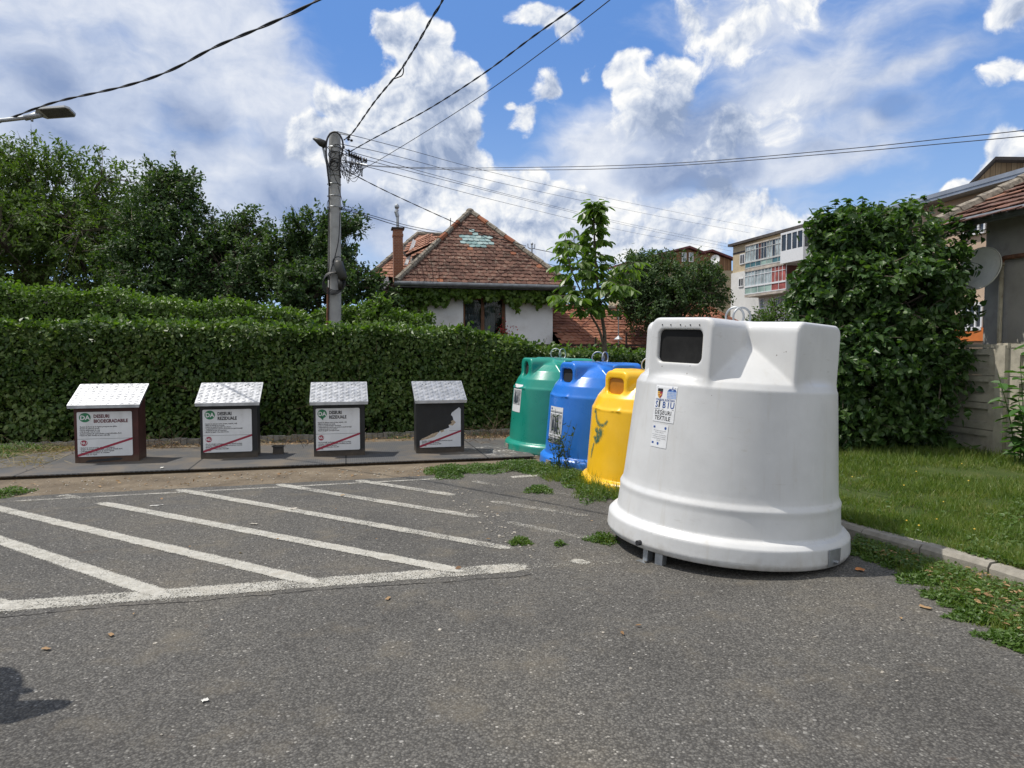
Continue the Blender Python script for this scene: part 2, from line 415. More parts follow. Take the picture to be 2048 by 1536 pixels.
def soil_mat(name, cols, sc=1.0):
    m, t, b = new_mat(name); p = t.pos()
    f = t.noise(p, 2.2 * sc, 7, .65); g = t.noise(p, 60 * sc, 4, .6)
    c = t.ramp(t.math('ADD', t.math('MULTIPLY', f, .7), t.math('MULTIPLY', g, .3)), [(.3, cols[0]), (.5, cols[1]), (.68, cols[2])])
    v = t.n('ShaderNodeTexVoronoi', {'Vector': p, 'Scale': 38.0 * sc}); cc = t.n('ShaderNodeSeparateColor', {0: v.outputs['Color']})
    ch = t.math('MULTIPLY', t.math('GREATER_THAN', cc.outputs[0], .93), t.ss(v.outputs['Distance'], .36, .22))
    c = t.mix(t.math('MULTIPLY', ch, .7), c, cols[3])
    setb(t, b, col=c, rough=.95, spec=.15, nrm=t.bump(t.math('ADD', g, f), .7, .02))
    return m
MAT['soil'] = soil_mat('trodden_soil', [(.085, .068, .05), (.155, .125, .09), (.235, .195, .142), (.36, .33, .28)])
MAT['garden_soil'] = soil_mat('garden_soil', [(.03, .024, .016), (.07, .05, .03), (.13, .09, .055), (.22, .15, .08)])
MAT['turf'] = soil_mat('turf_soil', [(.035, .05, .015), (.05, .075, .02), (.09, .10, .035), (.16, .13, .07)])
MAT['concrete'] = plain('kerb_concrete', (.27, .25, .215), .9, var=.2, scale=9, bump=.5, bscale=140, dirt=(.16, .15, .12), dirt_amt=.7)
MAT['concrete_wall'] = plain('fence_concrete', (.40, .37, .30), .9, var=.14, scale=5, bump=.4, bscale=120, dirt=(.22, .21, .17), dirt_amt=.6)
MAT['concrete_pole'] = plain('pole_concrete', (.36, .36, .35), .85, var=.14, scale=4, bump=.35, bscale=90, dirt=(.2, .2, .19), dirt_amt=.5)

def sheet(name, poly, z, mat, kind='structure'):
    mb = MB(); mb.add([(p[0], p[1], z) for p in poly], [tuple(range(len(poly)))])
    o = mb.build(name, mat); o['kind'] = kind
    if o.data.polygons[0].normal.z < 0: o.data.flip_normals()
    return o
sheet('ground', [(-900, -300), (900, -300), (900, 1500), (-900, 1500)], -.02, MAT['garden_soil'])
# tarmac : irregular far edge along the soil strip
def ragged(pts, step, amp, seed):
    rg = np.random.RandomState(seed); out = []
    for i in range(len(pts) - 1):
        a, b = Vector(pts[i][:2]), Vector(pts[i + 1][:2]); n = max(1, int((b - a).length / step))
        d = (b - a).normalized(); q = Vector((-d.y, d.x))
        for k in range(n):
            out.append(a + (b - a) * k / n + q * float(rg.normal()) * amp)
    out.append(Vector(pts[-1][:2])); return out
P_BACK0 = G(100, 990); RB = P_BACK0 - U * 30
far = ragged([RB, G(-60, 1001), G(100, 989), G(500, 970), G(880, 950), G(1040, 935), G(1330, 930), G(1330, 930) + U * 2], .22, .012, 3)
sheet('tarmac', [(p.x, p.y) for p in far] + [(8, 4), (14, -8), (14, -40), (-60, -40)], 0.0, MAT['asphalt'])
# soil strip between the tarmac and the hedge foot
rl = Vector((-3.7, 12.0, 0))
sheet('dirt_strip', [(p.x, p.y - .12) for p in far][:-1] + [(2.2, 12.9), (rl + U * 5 + N * -.05)[:2], (rl - U * 30)[:2]], -.008, MAT['soil'])

# hatching on the tarmac : one mesh of thin sheets, worn by the material
class Marks:
    def __init__(s): s.v = []; s.f = []; s.e = []; s.w = []
    def stripe(s, a, b, width, wear=0.0, wear2=None, n=40):
        a, b = Vector(a), Vector(b); d = (b - a).normalized(); q = Vector((-d.y, d.x, 0)) * width / 2
        b0 = len(s.v); wear2 = wear if wear2 is None else wear2
        for i in range(n + 1):
            c = a + (b - a) * i / n; f = i / n
            endf = min(1, min(i, n - i) / 2)
            for k, e in ((-1, 0), (-.5, .5), (0, 1), (.5, .5), (1, 0)):
                j = .04 * math.sin(i * 1.7 + k * 2)
                p = c + q * (k + j * abs(k)); s.v.append((p.x, p.y, .004 + .0004 * s.lv)); s.e.append(e * endf); s.w.append(wear + (wear2 - wear) * f)
        for i in range(n):
            for k in range(4):
                j = b0 + i * 5 + k; s.f.append((j, j + 5, j + 6, j + 1))
    lv = 0
mk = Marks()
fa, fb = G(-260, 1234), G(1062, 1133)
mk.stripe(fa, fb, .24, -.02, .08, 60); mk.lv = 1
for (a, b, w1, w2) in [((-420, 940), (352, 1199), .0, -.15), ((-60, 1004), (648, 1170), -.02, -.15), ((122, 991), (176, 999), .05, .3), ((196, 1005), (935, 1146), -.02, -.12),
                       ((350, 979), (1028, 1100), -.02, .04), ((552, 969), (962, 1036), .0, .1), ((712, 961), (912, 992), .02, .08), ((-420, 1085), (40, 1222), 0, -.1)]:
    mk.stripe(G(*a), G(*b), .15, w1, w2, 44); mk.lv += 1
mk.lv = 0
mk.stripe(G(20, 1003), G(892, 957), .075, .14, .02, 60)
for (a, b, w) in [((978, 1002), (1180, 1033), .20), ((1010, 1044), (1180, 1078), .19), ((945, 962), (1000, 973), .22), ((1100, 984), (1160, 992), .28), ((1062, 1133), (1260, 1122), .33)]:
    mk.stripe(G(*a), G(*b), .13, w, w + .06, 24)
mk.stripe(G(1143, 1120), G(1178, 1129), .12, -.1, .0, 10)
mk.stripe(G(1020, 955), G(1088, 950), .16, -.05, .1, 12)
me = bpy.data.meshes.new('hatching'); me.from_pydata(mk.v, [], mk.f)
for nm, arr in (('edge', mk.e), ('wear', mk.w)):
    at = me.attributes.new(nm, 'FLOAT', 'POINT'); at.data.foreach_set('value', np.array(arr, np.float32))
o = link_mesh('road_markings', me, MAT['paint']); o['kind'] = 'structure'

# a ragged crack runs along the near side of the long marking line
mb = MB(); rgc = np.random.RandomState(12); ca, cb = G(-260, 1254), G(1075, 1148); Lc = (cb - ca).length; nC = 240; wob = np.cumsum(rgc.normal(size=nC + 1) * .004); wob -= np.linspace(0, wob[-1], nC + 1)
q_ = Vector((-(cb - ca).y, (cb - ca).x, 0)).normalized(); vs = []
for i in range(nC + 1):
    c_ = ca + (cb - ca) * i / nC + q_ * float(wob[i]); w_ = .0045 * abs(math.sin(i * .21) + .5 * math.sin(i * .77)) + .0008
    vs += [(c_ + q_ * w_ + Z * .0022)[:], (c_ - q_ * w_ + Z * .0022)[:]]
mb.add(vs, [(2 * i, 2 * i + 1, 2 * i + 3, 2 * i + 2) for i in range(nC)])
MAT['crack'] = plain('dark_crack', (.02, .018, .016), .95); o = mb.build('road_crack', MAT['crack']); o['kind'] = 'structure'
# ---------------------------------------------------------------- metal platform under the bins
PFR = G(1070, 917)                                   # its front right corner
PRR = PFR - N * 2.12
def tread_floor():
    m, t, b = new_mat('dusty_tread_steel'); p = t.pos()
    rot = t.n('ShaderNodeMapping', {'Vector': p}); rot.inputs['Rotation'].default_value = (0, 0, -GR)
    s = t.n('ShaderNodeSeparateXYZ', {0: rot.outputs[0]})
    rows = t.math('SINE', t.math('MULTIPLY', s.outputs[1], 2 * PI / .055)); cols = t.math('SINE', t.math('MULTIPLY', s.outputs[0], 2 * PI / .06))
    pat = t.ss(t.math('MULTIPLY', rows, cols), .1, .7)
    seam = t.math('GREATER_THAN', t.math('ABSOLUTE', t.math('SUBTRACT', t.math('FRACT', t.math('MULTIPLY', s.outputs[0], .5)), .5)), .494)
    dn = t.noise(p, 1.3, 7, .65)
    c = t.mix(pat, (.055, .056, .058), (.115, .118, .12))
    c = t.mix(t.math('MULTIPLY', t.ss(dn, .40, .66), .8), c, (.15, .122, .09))
    sp = t.math('MULTIPLY', t.ss(t.noise(p, 11, 7, .75), .53, .62), t.ss(t.vm('DISTANCE', p, tuple(G(985, 907))), .8, .1))
    c = t.mix(t.math('MULTIPLY', sp, .8), c, (.6, .58, .54))
    c = t.mix(seam, c, (.02, .02, .02))
    setb(t, b, col=c, rough=.7, spec=.4, nrm=t.bump(t.math('ADD', pat, t.math('MULTIPLY', dn, .5)), .5, .006))
    return m
mb = MB(); Lp = 8.9
mb.frame_box(PFR - U * Lp + Vector((0, 0, .026)), U * Lp, -N * 2.12, (0, 0, .014))
o = mb.build('metal_platform', tread_floor()); tag(o, 'dusty grey steel tread platform that the four waste chutes stand on', 'platform')
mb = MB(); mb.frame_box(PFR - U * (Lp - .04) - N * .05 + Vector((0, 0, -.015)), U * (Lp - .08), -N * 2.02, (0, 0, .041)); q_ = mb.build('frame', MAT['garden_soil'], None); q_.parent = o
PZ = .04
# recessed base coloured dark to stand for the shadow gap under the platform front
# ---------------------------------------------------------------- kerb of the lawn
KP = [G(2700, 1420), G(2300, 1270), G(2048, 1183), G(1880, 1131), G(1715, 1083), Vector((2.45, 7.0, 0)), Vector((2.1, 8.6, 0)), Vector((1.85, 10.4, 0)), Vector((1.75, 12.6, 0))]
kc = resample(KP, 41)
mb = MB(); KH = .115; KW = .13
dist = 0
def kerb_off(i):
    d = (kc[min(i + 1, len(kc) - 1)] - kc[max(i - 1, 0)]); d.z = 0; d.normalize(); return d, Vector((d.y, -d.x, 0))
acc = 0; stones = []
for i in range(len(kc) - 1): acc += (kc[i + 1] - kc[i]).length
dense = resample(KP, 800); cur = [dense[0]]; run = 0; nl = .5; rgk = random.Random(4)
for a, b in zip(dense[:-1], dense[1:]):
    run += (b - a).length; cur.append(b)
    if run > nl:
        stones.append((cur[0], cur[-1])); cur = [b]; run = 0; nl = rgk.choice([.5, .5, .26, .5])
for a, b in stones:
    d = (b - a); L = d.length; d.normalize(); q = Vector((d.y, -d.x, 0)); jz = rgk.uniform(-.006, .006); g = .006
    a2 = a + d * g + q * rgk.uniform(-.006, .006); L2 = L - 2 * g
    poly = [a2 + Vector((0, 0, -.02)), a2 + Vector((0, 0, KH - .03 + jz)) + q * .006, a2 + q * .03 + Vector((0, 0, KH + jz)), a2 + q * KW + Vector((0, 0, KH + jz)), a2 + q * KW + Vector((0, 0, -.02))]
    mb.prism(poly, d * L2)
o = mb.build('kerb', MAT['concrete']); o['kind'] = 'structure'
# lawn surface (gently uneven), raised behind the kerb
LZ = .10
lawn_edge = [(kc[i] + kerb_off(i)[1] * (KW - .01)) for i in range(len(kc))]
gx = np.linspace(0, 1, 50); V = []; Fc = []
for i, e in enumerate(lawn_edge):
    farx = Vector((15.0, 4.0 + i * .36, 0))
    for j, s_ in enumerate(gx):
        p = e + (farx - e) * (s_ ** 1.6)
        V.append((p.x, p.y, LZ + .02 * math.sin(p.x * 2.1 + p.y) * math.sin(p.y * 1.7) * min(1, s_ * 20)))
for i in range(len(lawn_edge) - 1):
    for j in range(len(gx) - 1):
        a = i * len(gx) + j; Fc.append((a, a + 1, a + len(gx) + 1, a + len(gx)))
me = bpy.data.meshes.new('lawn'); me.from_pydata(V, [], Fc); o = link_mesh('lawn', me, MAT['turf'], None, True); o['kind'] = 'structure'
if me.polygons[0].normal.z < 0: me.flip_normals()
# edging of small concrete blocks at the hedge foot
mb = MB(); rgk = random.Random(11)
for k in range(150):
    a = rl + U * (-9.5 + k * .1) ; w = .092
    if a.x > 1.7: break
    hz = .10 + rgk.uniform(-.012, .012)
    mb.frame_box(a + N * rgk.uniform(-.008, .008) + Vector((0, 0, -.01)), U * w, -N * .1, (0, 0, hz))
o = mb.build('edging', MAT['concrete']); o['kind'] = 'structure'
# ---------------------------------------------------------------- lettering
_txt = {}
def text2d(s, size=1.0, bold=0.0, xs=1.0, res=2, align='LEFT', space=1.0):
    key = (s, size, bold, xs, res, align, space)
    if key in _txt: return _txt[key]
    cu = bpy.data.curves.new('lettering', 'FONT'); cu.body = s; cu.size = size; cu.offset = bold; cu.resolution_u = res
    cu.align_x = align; cu.space_character = space; cu.fill_mode = 'FRONT'
    ob = bpy.data.objects.new('lettering', cu); COL.objects.link(ob)
    dg = bpy.context.evaluated_depsgraph_get(); ev = ob.evaluated_get(dg); me = ev.to_mesh()
    V = [(v.co.x * xs, v.co.y) for v in me.vertices]; Fs = [tuple(p.vertices) for p in me.polygons]
    ev.to_mesh_clear(); bpy.data.objects.remove(ob); bpy.data.curves.remove(cu)
    _txt[key] = (V, Fs); return V, Fs
def place_text(mb, tx, fmap, x, y):
    V, Fs = tx; mb.add([fmap(x + a, y + b) for a, b in V], Fs)

MAT['sign_white'] = plain('sign_enamel', (.66, .67, .68), .45, var=.05, scale=5, dirt=(.42, .42, .40), dirt_amt=.4)
MAT['ink'] = plain('black_ink', (.02, .02, .022), .6, var=.05)
MAT['ink_red'] = plain('dark_red_ink', (.30, .02, .05), .55, var=.08)
MAT['ink_green'] = plain('green_ink', (.02, .17, .075), .55, var=.08)
MAT['ink_white'] = plain('white_ink', (.68, .68, .68), .55, var=.04)
MAT['ink_head'] = plain('maroon_ink', (.10, .012, .02), .55, var=.08)
MAT['ink_blue'] = plain('navy_ink', (.02, .07, .26), .5, var=.1)
MAT['ink_sky'] = plain('light_blue_ink', (.16, .30, .62), .5, var=.1)
MAT['ink_yellow'] = plain('yellow_ink', (.75, .50, .06), .5, var=.1)
def painted_steel(name, col, rustc, dirtc):
    m, t, b = new_mat(name); o = t.obj(); s = t.n('ShaderNodeSeparateXYZ', {0: o})
    c = t.mix(t.ss(t.noise(o, 5, 6, .65), .35, .7), [x * .8 for x in col], [x * 1.25 for x in col])
    low = t.math('ADD', t.ss(s.outputs[2], .16, .0), t.math('MULTIPLY_ADD', t.noise(o, 9, 6, .7), 1.6, -1.0))
    c = t.mix(t.math('MULTIPLY', low, .75, clamp=True), c, dirtc)
    run = t.n('ShaderNodeMapping', {'Vector': o}); run.inputs['Scale'].default_value = (14, 14, 1.2)
    c = t.mix(t.math('MULTIPLY', t.ss(t.noise(run.outputs[0], 1.5, 5, .6), .60, .74), .5), c, rustc)
    setb(t, b, col=c, rough=.55, spec=.4, nrm=t.bump(t.noise(o, 45, 4), .08, .01))
    return m
MAT['bin_brown'] = painted_steel('maroon_bin_paint', (.060, .018, .014), (.10, .035, .02), (.12, .085, .055))
MAT['bin_black'] = painted_steel('black_bin_paint', (.016, .017, .018), (.035, .032, .03), (.11, .085, .06))
def tread_alu():
    m, t, b = new_mat('tread_plate_aluminium'); o = t.obj()
    c = t.mix(t.ss(t.noise(o, 7, 5, .65), .35, .7), (.36, .37, .385), (.50, .51, .53))
    setb(t, b, col=c, rough=t.lin(t.noise(o, 12, 4), .3, .7, .34, .5), metal=.85, spec=.5)
    return m
MAT['alu'] = tread_alu()
MAT['steel_dark'] = plain('dark_rivet_steel', (.05, .05, .055), .5, .6)
MAT['torn'] = plain('torn_sticker_edge', (.42, .33, .23), .8, var=.3, scale=30)

def circle_poly(cx, cy, r, n=24): return [(cx + r * math.cos(2 * PI * k / n), cy + r * math.sin(2 * PI * k / n)) for k in range(n)]
def rrect(x0, y0, x1, y1, r, n=4):
    out = []
    for (cx, cy, a0) in ((x1 - r, y0 + r, -90), (x1 - r, y1 - r, 0), (x0 + r, y1 - r, 90), (x0 + r, y0 + r, 180)):
        for k in range(n + 1):
            a = R(a0 + 90 * k / n); out.append((cx + r * math.cos(a), cy + r * math.sin(a)))
    return out
BIO_DA = ["• Resturi de fructe şi de legume proaspete sau gătite", "• Resturi de pâine şi cereale", "• Zaţ de cafea/resturi de ceai", "• Coji de ouă / Coji de nucă", "• Resturi vegetale din curte (frunze, crengi mărunţite, flori)", "• Plante de casă / Bucăţi de lemn mărunţit"]
BIO_NU = ["• Resturi de carne şi peşte, gătite sau proaspete", "• Resturi de produse lactate (lapte, smântână, brânză, iaurt)", "• Ouă întregi, grăsimi animale şi uleiuri vegetale", "• Excremente ale animalelor de companie", "• Lemn tratat sau vopsit"]
REZ_DA = ["• Resturi de mâncare (carne, lactate, vegetale, ouă)", "• Măşti şi mănuşi de protecţie", "• Scutece de unică folosinţă / absorbante", "• Tacâmuri/farfurii/recipiente autoservire de unică folosinţă", "• Conţinutul sacului de la aspirator", "• Mucuri de ţigară / Şerveţele folosite"]
REZ_NU = ["• Ace de seringă, medicamente expirate, deşeuri medicale", "• Ambalaje contaminate cu substanţe periculoase (vopsele)", "• Baterii, becuri, obiecte electrice", "• Deşeuri din construcţii şi demolări", "• Animale"]
BD, BHF, BHR = .39, .78, .985                # chute body: width, depth, front and rear height
SGN = .62                                             # sign edge
def make_bin(loc, label, paint, head, da, nu, headink, torn=False, lidw=.84, bubble=False, group='steel waste chutes on the platform', BW=.72):
    e = empty('waste_chute', loc, label, 'waste chute', group, rot=(0, 0, GR), world=False)
    mb = MB(); w = BW / 2                               # local: x to the right, -y towards the viewer, origin at the front edge
    poly = [(-w, 0, 0), (-w, 0, BHF), (-w, BD, BHR), (-w, BD, 0)]
    mb.prism(poly, (BW, 0, 0))
    mb.frame_box((-w - .006, -.004, -.0), (.05, 0, 0), (0, .06, 0), (0, 0, BHF - .02)); mb.frame_box((w - .044, -.004, 0), (.05, 0, 0), (0, .06, 0), (0, 0, BHF - .02))
    mb.build('body', MAT[paint], e)
    # lid: a sheet of tread plate, folded lip in front, with raised lozenges
    mb = MB(); lw = lidw / 2; y0, z0, y1, z1 = -.095, BHF + .015, BD + .03, BHR + .075
    d = Vector((0, y1 - y0, z1 - z0)); L = d.length; d.normalize(); nn = Vector((0, -d.z, d.y))
    o = Vector((-lw, y0, z0))
    mb.frame_box(o, (lidw, 0, 0), d * L, nn * .014)
    mb.frame_box(o + nn * .014 + Vector((0, -.004, -.045)), (lidw, 0, 0), (0, .004, 0), (0, 0, .045))
    for sx in (-lw - .004, lw): mb.frame_box((sx, y0, z0 - .022), (.004, 0, 0), d * L, nn * .034)
    lid = mb.build('lid', MAT['alu'], e)
    mb = MB(); nx, ny = 10, 12
    for i in range(nx):
        for j in range(ny):
            c = o + Vector(((i + .5) / nx * lidw, 0, 0)) + d * ((j + .5) / ny * L) + nn * .0145
            s = 1 if (i + j) % 2 else -1
            a = (Vector((1, 0, 0)) * .033 + d * .013 * s); bb = (Vector((1, 0, 0)) * -.3 * s + d).normalized() * .012
            mb.add([c - a, c + bb, c + a, c - bb, c - a * .5 + nn * .007, c + a * .5 + nn * .007], [(0, 4, 1), (4, 5, 2, 1)[:3], (4, 2, 1)[:0] or (5, 2, 1), (0, 3, 4), (3, 5, 4), (3, 2, 5)])
    mb.build('tread', MAT['alu'], lid)
    mb = MB()
    for fx in (.2, .27, .72, .79):
        c = o + Vector((fx * lidw, 0, 0)) + d * (L - .10) + nn * .0145
        mb.sphere(c, .010, (1, 1, .8), 8, 5)
    mb.pieces('rivet', MAT['steel_dark'], lid)
    # sign on the front
    SGW = BW * .87
    sx0, sz0 = -SGW / 2 + (-.02 if not torn else 0.0), .085
    fm = lambda k: (lambda x, y: Vector((sx0 + x * SGW, -.006 - .0012 * k, sz0 + y * SGN)))
    if not torn: pts = rrect(0, 0, 1, 1, .03)
    else: pts = [(.0, .0), (1.0, .0), (1.0, .93), (.96, .97), (.86, .90), (.78, .84), (.76, .79), (.80, .74), (.82, .66), (.76, .63), (.78, .58), (.70, .54), (.72, .475), (.58, .425), (.49, .40), (.46, .36), (.44, .375), (.30, .335), (.16, .26), (.05, .22), (0, .17)]
    mb = MB(); mb.prism([fm(0)(x, y) for x, y in pts], (0, -.0012, 0))
    sg = mb.build('sign', MAT['sign_white'], e)
    def part(name, mat, polys, k):
        mb = MB()
        for pl in polys: mb.add([fm(k)(x, y) for x, y in pl], [tuple(range(len(pl)))])
        return mb.build(name, MAT[mat], sg)
    if torn:
        part('torn_edge', 'torn', [[(0, .17), (.05, .22), (.16, .26), (.30, .335), (.44, .375), (.46, .36), (.36, .26), (.2, .21)], [(.49, .40), (.58, .425), (.60, .39), (.52, .36)], [(.70, .54), (.78, .58), (.76, .63), (.82, .66), (.88, .60), (.80, .52)]], 1.3)
    else:
        g = [circle_poly(.145, .875, .105, 30)]
        if bubble: g.append([(.06, .83), (.16, .72), (.18, .79)])
        part('yes_badge', 'ink_green', g, 1.4)
        part('no_badge', 'ink_red', [circle_poly(.115, .305, .064, 26)], 1.4)
        mb = MB()
        place_text(mb, text2d('DA', .135, .004, .92, 2, 'CENTER'), fm(2.6), .145, .828)
        place_text(mb, text2d('NU', .078, .0025, .92, 2, 'CENTER'), fm(2.6), .115, .278)
        mb.build('badge_lettering', MAT['ink_white'], sg)
        mb = MB()
        for i, h in enumerate(head): place_text(mb, text2d(h, .104, .0045, .74, 2), fm(2.0), .30, .865 - .108 * i)
        mb.build('heading_lettering', MAT[headink], sg)
    part('divider', 'ink', [[(.0 if not torn else .72, .392), (1, .392), (1, .398), (.0 if not torn else .72, .398)]], 1.4)
    mb = MB()
    if not torn:
        for i, s_ in enumerate(da): place_text(mb, text2d(s_, .040, .0012, .80, 1), fm(1.8), .035, .655 - .0385 * i)
    for i, s_ in enumerate(nu):
        if torn and i == 0: continue
        place_text(mb, text2d(s_, .040, .0012, .80, 1), fm(1.8), .035, .185 - .0385 * i)
    mb.build('small_lettering', MAT['ink'], sg)
    part('strike_bar', 'ink_red', [[(0, .01), (.03, .01), (1, .362), (1, .41), (0, .052)]], 3.0)
    return e
def on_plat(px, py):
    p = G(px, py, PZ); p.z = PZ; return p
HB = ['DESEURI', 'BIODEGRADABILE']; HR = ['DESEURI', 'REZIDUALE']
def bin_at(pl, pr): return (on_plat(*pl) + on_plat(*pr)) / 2
make_bin(bin_at((156, 927), (273, 921)), 'maroon waste chute signed DESEURI BIODEGRADABILE, rusted through at its foot', 'bin_brown', HB, BIO_DA, BIO_NU, 'ink_head', lidw=.89, BW=.79)
make_bin(bin_at((403, 919), (514, 912)), 'black DESEURI REZIDUALE chute with round green badge, standing beside the maroon chute', 'bin_black', HR, REZ_DA, REZ_NU, 'ink', lidw=.86, BW=.76)
make_bin(bin_at((630, 914), (728, 909)), 'black DESEURI REZIDUALE chute whose green badge is a speech bubble', 'bin_black', HR, REZ_DA, REZ_NU, 'ink', bubble=True, lidw=.82)
make_bin(bin_at((836, 907), (925, 903)), 'black waste chute with most of its white sign torn off', 'bin_black', HR, REZ_DA, REZ_NU, 'ink', torn=True, lidw=.78)
# rust hole at the foot of the maroon chute is a dark ragged plate part
br = [o_ for o_ in bpy.data.objects if o_.name == 'waste_chute'][0]
mb = MB(); pts = [(-.28, .006), (-.24, .035), (-.12, .045), (-.02, .05), (.1, .065), (.2, .05), (.17, .03), (.05, .02), (-.1, .012)]
mb.add([(x, -.0055, z) for x, z in pts], [tuple(range(len(pts)))])
o = mb.build('rust_hole', MAT['ink'], br); o['label'] = 'black ragged rust hole at the foot'
# small black box between two chutes
bp = on_plat(556, 908)
e = empty('access_box', bp, 'small open black steel box standing on the platform between two black chutes', 'box', rot=(0, 0, GR), world=False)
mb = MB(); mb.prism([(-.075, 0, 0), (.075, 0, 0), (.07, 0, .105), (-.07, 0, .105)], (0, .14, 0)); mb.build('body', MAT['bin_black'], e)
mb = MB()
for a in ((-.088, -.012, .106, .088, .008, .116), (-.088, .132, .106, .088, .152, .116), (-.088, .008, .106, -.068, .132, .116), (.068, .008, .106, .088, .132, .116)): mb.box(*a)
mb.build('rim', MAT['bin_black'], e)
# ---------------------------------------------------------------- igloo containers : a signed distance, meshed by surface nets
def surface_nets(f, lo, hi, h):
    xs = [np.arange(lo[i], hi[i] + h, h, dtype=np.float32) for i in range(3)]
    gx, gy, gz = np.meshgrid(*xs, indexing='ij')
    Vv = f(gx, gy, gz); s = Vv < 0
    n = [len(x) for x in xs]
    cs = np.zeros([k - 1 for k in n], np.int8)
    for dx in (0, 1):
        for dy in (0, 1):
            for dz in (0, 1): cs += s[dx:n[0] - 1 + dx, dy:n[1] - 1 + dy, dz:n[2] - 1 + dz]
    act = (cs > 0) & (cs < 8); idx = -np.ones(act.shape, np.int64); ii = np.argwhere(act); idx[act] = np.arange(len(ii))
    P = np.stack([xs[k][ii[:, k]] + h / 2 for k in range(3)], 1).astype(np.float32)
    e = h * .25
    for _ in range(4):
        v = f(P[:, 0], P[:, 1], P[:, 2])
        g = np.stack([f(*(P + e * np.eye(3, dtype=np.float32)[k]).T) - f(*(P - e * np.eye(3, dtype=np.float32)[k]).T) for k in range(3)], 1) / (2 * e)
        st = np.clip(v / (np.sum(g * g, 1) + 1e-6), -h * .6, h * .6)
        P = P - g * st[:, None] * .9
    Q = []
    for ax in range(3):
        b, c = [(1, 2), (2, 0), (0, 1)][ax]
        sl0 = [slice(None)] * 3; sl1 = [slice(None)] * 3; sl0[ax] = slice(0, n[ax] - 1); sl1[ax] = slice(1, n[ax])
        for k in (b, c): sl0[k] = slice(1, n[k] - 1); sl1[k] = slice(1, n[k] - 1)
        a0, a1 = s[tuple(sl0)], s[tuple(sl1)]
        for flip in (0, 1):
            m = np.argwhere((a0 & ~a1) if not flip else (~a0 & a1))
            for k in (b, c): m[:, k] += 1
            def cell(db, dc):
                q = m.copy(); q[:, b] -= db; q[:, c] -= dc; return idx[q[:, 0], q[:, 1], q[:, 2]]
            q = np.stack([cell(1, 1), cell(0, 1), cell(0, 0), cell(1, 0)], 1)
            Q.append(q if not flip else q[:, ::-1])
    Q = np.vstack(Q); Q = Q[(Q >= 0).all(1)]
    return P, Q
def poly_sdf(r, z, poly):
    d = np.full(r.shape, 1e9, np.float32); ins = np.zeros(r.shape, bool); n = len(poly)
    for i in range(n):
        (ax, ay), (bx, by) = poly[i], poly[(i + 1) % n]
        ex, ey = bx - ax, by - ay; wx, wy = r - ax, z - ay
        tt = np.clip((wx * ex + wy * ey) / (ex * ex + ey * ey), 0, 1)
        d = np.minimum(d, (wx - ex * tt) ** 2 + (wy - ey * tt) ** 2)
        if abs(ey) > 1e-9:
            ins ^= ((ay > z) != (by > z)) & (r < ex * (z - ay) / ey + ax)
    return np.where(ins, -1, 1) * np.sqrt(d)
def smin(a, b, k): 
    hh = np.clip(.5 + .5 * (b - a) / k, 0, 1); return b + (a - b) * hh - k * hh * (1 - hh)
def igloo_sdf(prof, arm, hole):
    # arm: (half width, face radius, top, corner radius, z where the face starts to slope out, shoulder z, shoulder radius)
    aw, ar, at, ac, za, zs, rs = arm
    def f(x, y, z):
        r = np.sqrt(x * x + y * y)
        body = poly_sdf(r, z, prof) - .012
        out = body
        for (lx, ly) in ((x, y), (y, -x)):
            lx = np.abs(lx)
            face = ar + np.clip((za - z) / max(za - zs, 1e-3), 0, 1.2) * (rs - ar) if za > zs else ar
            w = aw + np.clip((za - z), 0, .3) * .12
            qx = lx - face + ac * .35; q1 = np.abs(ly) - w + ac; q2 = z - at + ac
            d2 = np.sqrt(np.maximum(q1, 0) ** 2 + np.maximum(q2, 0) ** 2) + np.minimum(np.maximum(q1, q2), 0) - ac
            c3 = .03
            q1b, q2b = d2 + c3, lx - face + c3
            a = np.sqrt(np.maximum(q1b, 0) ** 2 + np.maximum(q2b, 0) ** 2) + np.minimum(np.maximum(q1b, q2b), 0) - c3
            a = np.maximum(a, (zs - (.10 if za < 1.05 else .012)) - z)
            out = smin(out, a, .028)
        hy, hz, hw, hh, hr, hd = hole
        for sg in (1, -1):
            qx = np.abs(y) - hw + hr; qz = np.abs(z - hz) - hh + hr
            d2 = np.sqrt(np.maximum(qx, 0) ** 2 + np.maximum(qz, 0) ** 2) + np.minimum(np.maximum(qx, qz), 0) - hr
            hd_ = np.maximum(d2, (ar - hd) - sg * x)
            out = -smin(-out, hd_, .014)
        return out
    return f
W_PROF = [(0, 0), (1.0, 0), (1.018, .03), (1.010, .135), (.985, .16), (.938, .18), (.922, .35), (.925, .395), (.902, .435), (.895, .48), (.832, 1.27), (.805, 1.315), (.30, 1.73), (.22, 1.765), (0, 1.775)]
S_PROF = [(0, 0), (.80, 0), (.815, .02), (.805, .115), (.785, .135), (.738, .155), (.732, .30), (.692, .965), (.675, .995), (.628, 1.10), (.53, 1.225), (.40, 1.32), (.22, 1.395), (0, 1.415)]
W_ARM = (.322, .775, 1.80, .085, 1.0, 1.355, .775)
S_ARM = (.205, .560, 1.425, .095, 1.085, .985, .672)
def prof_r(prof, z):
    P = [p for p in prof if p[0] > .5]; zz = [p[1] for p in P]; rr = [p[0] for p in P]
    return float(np.interp(z, zz, rr)) + .012
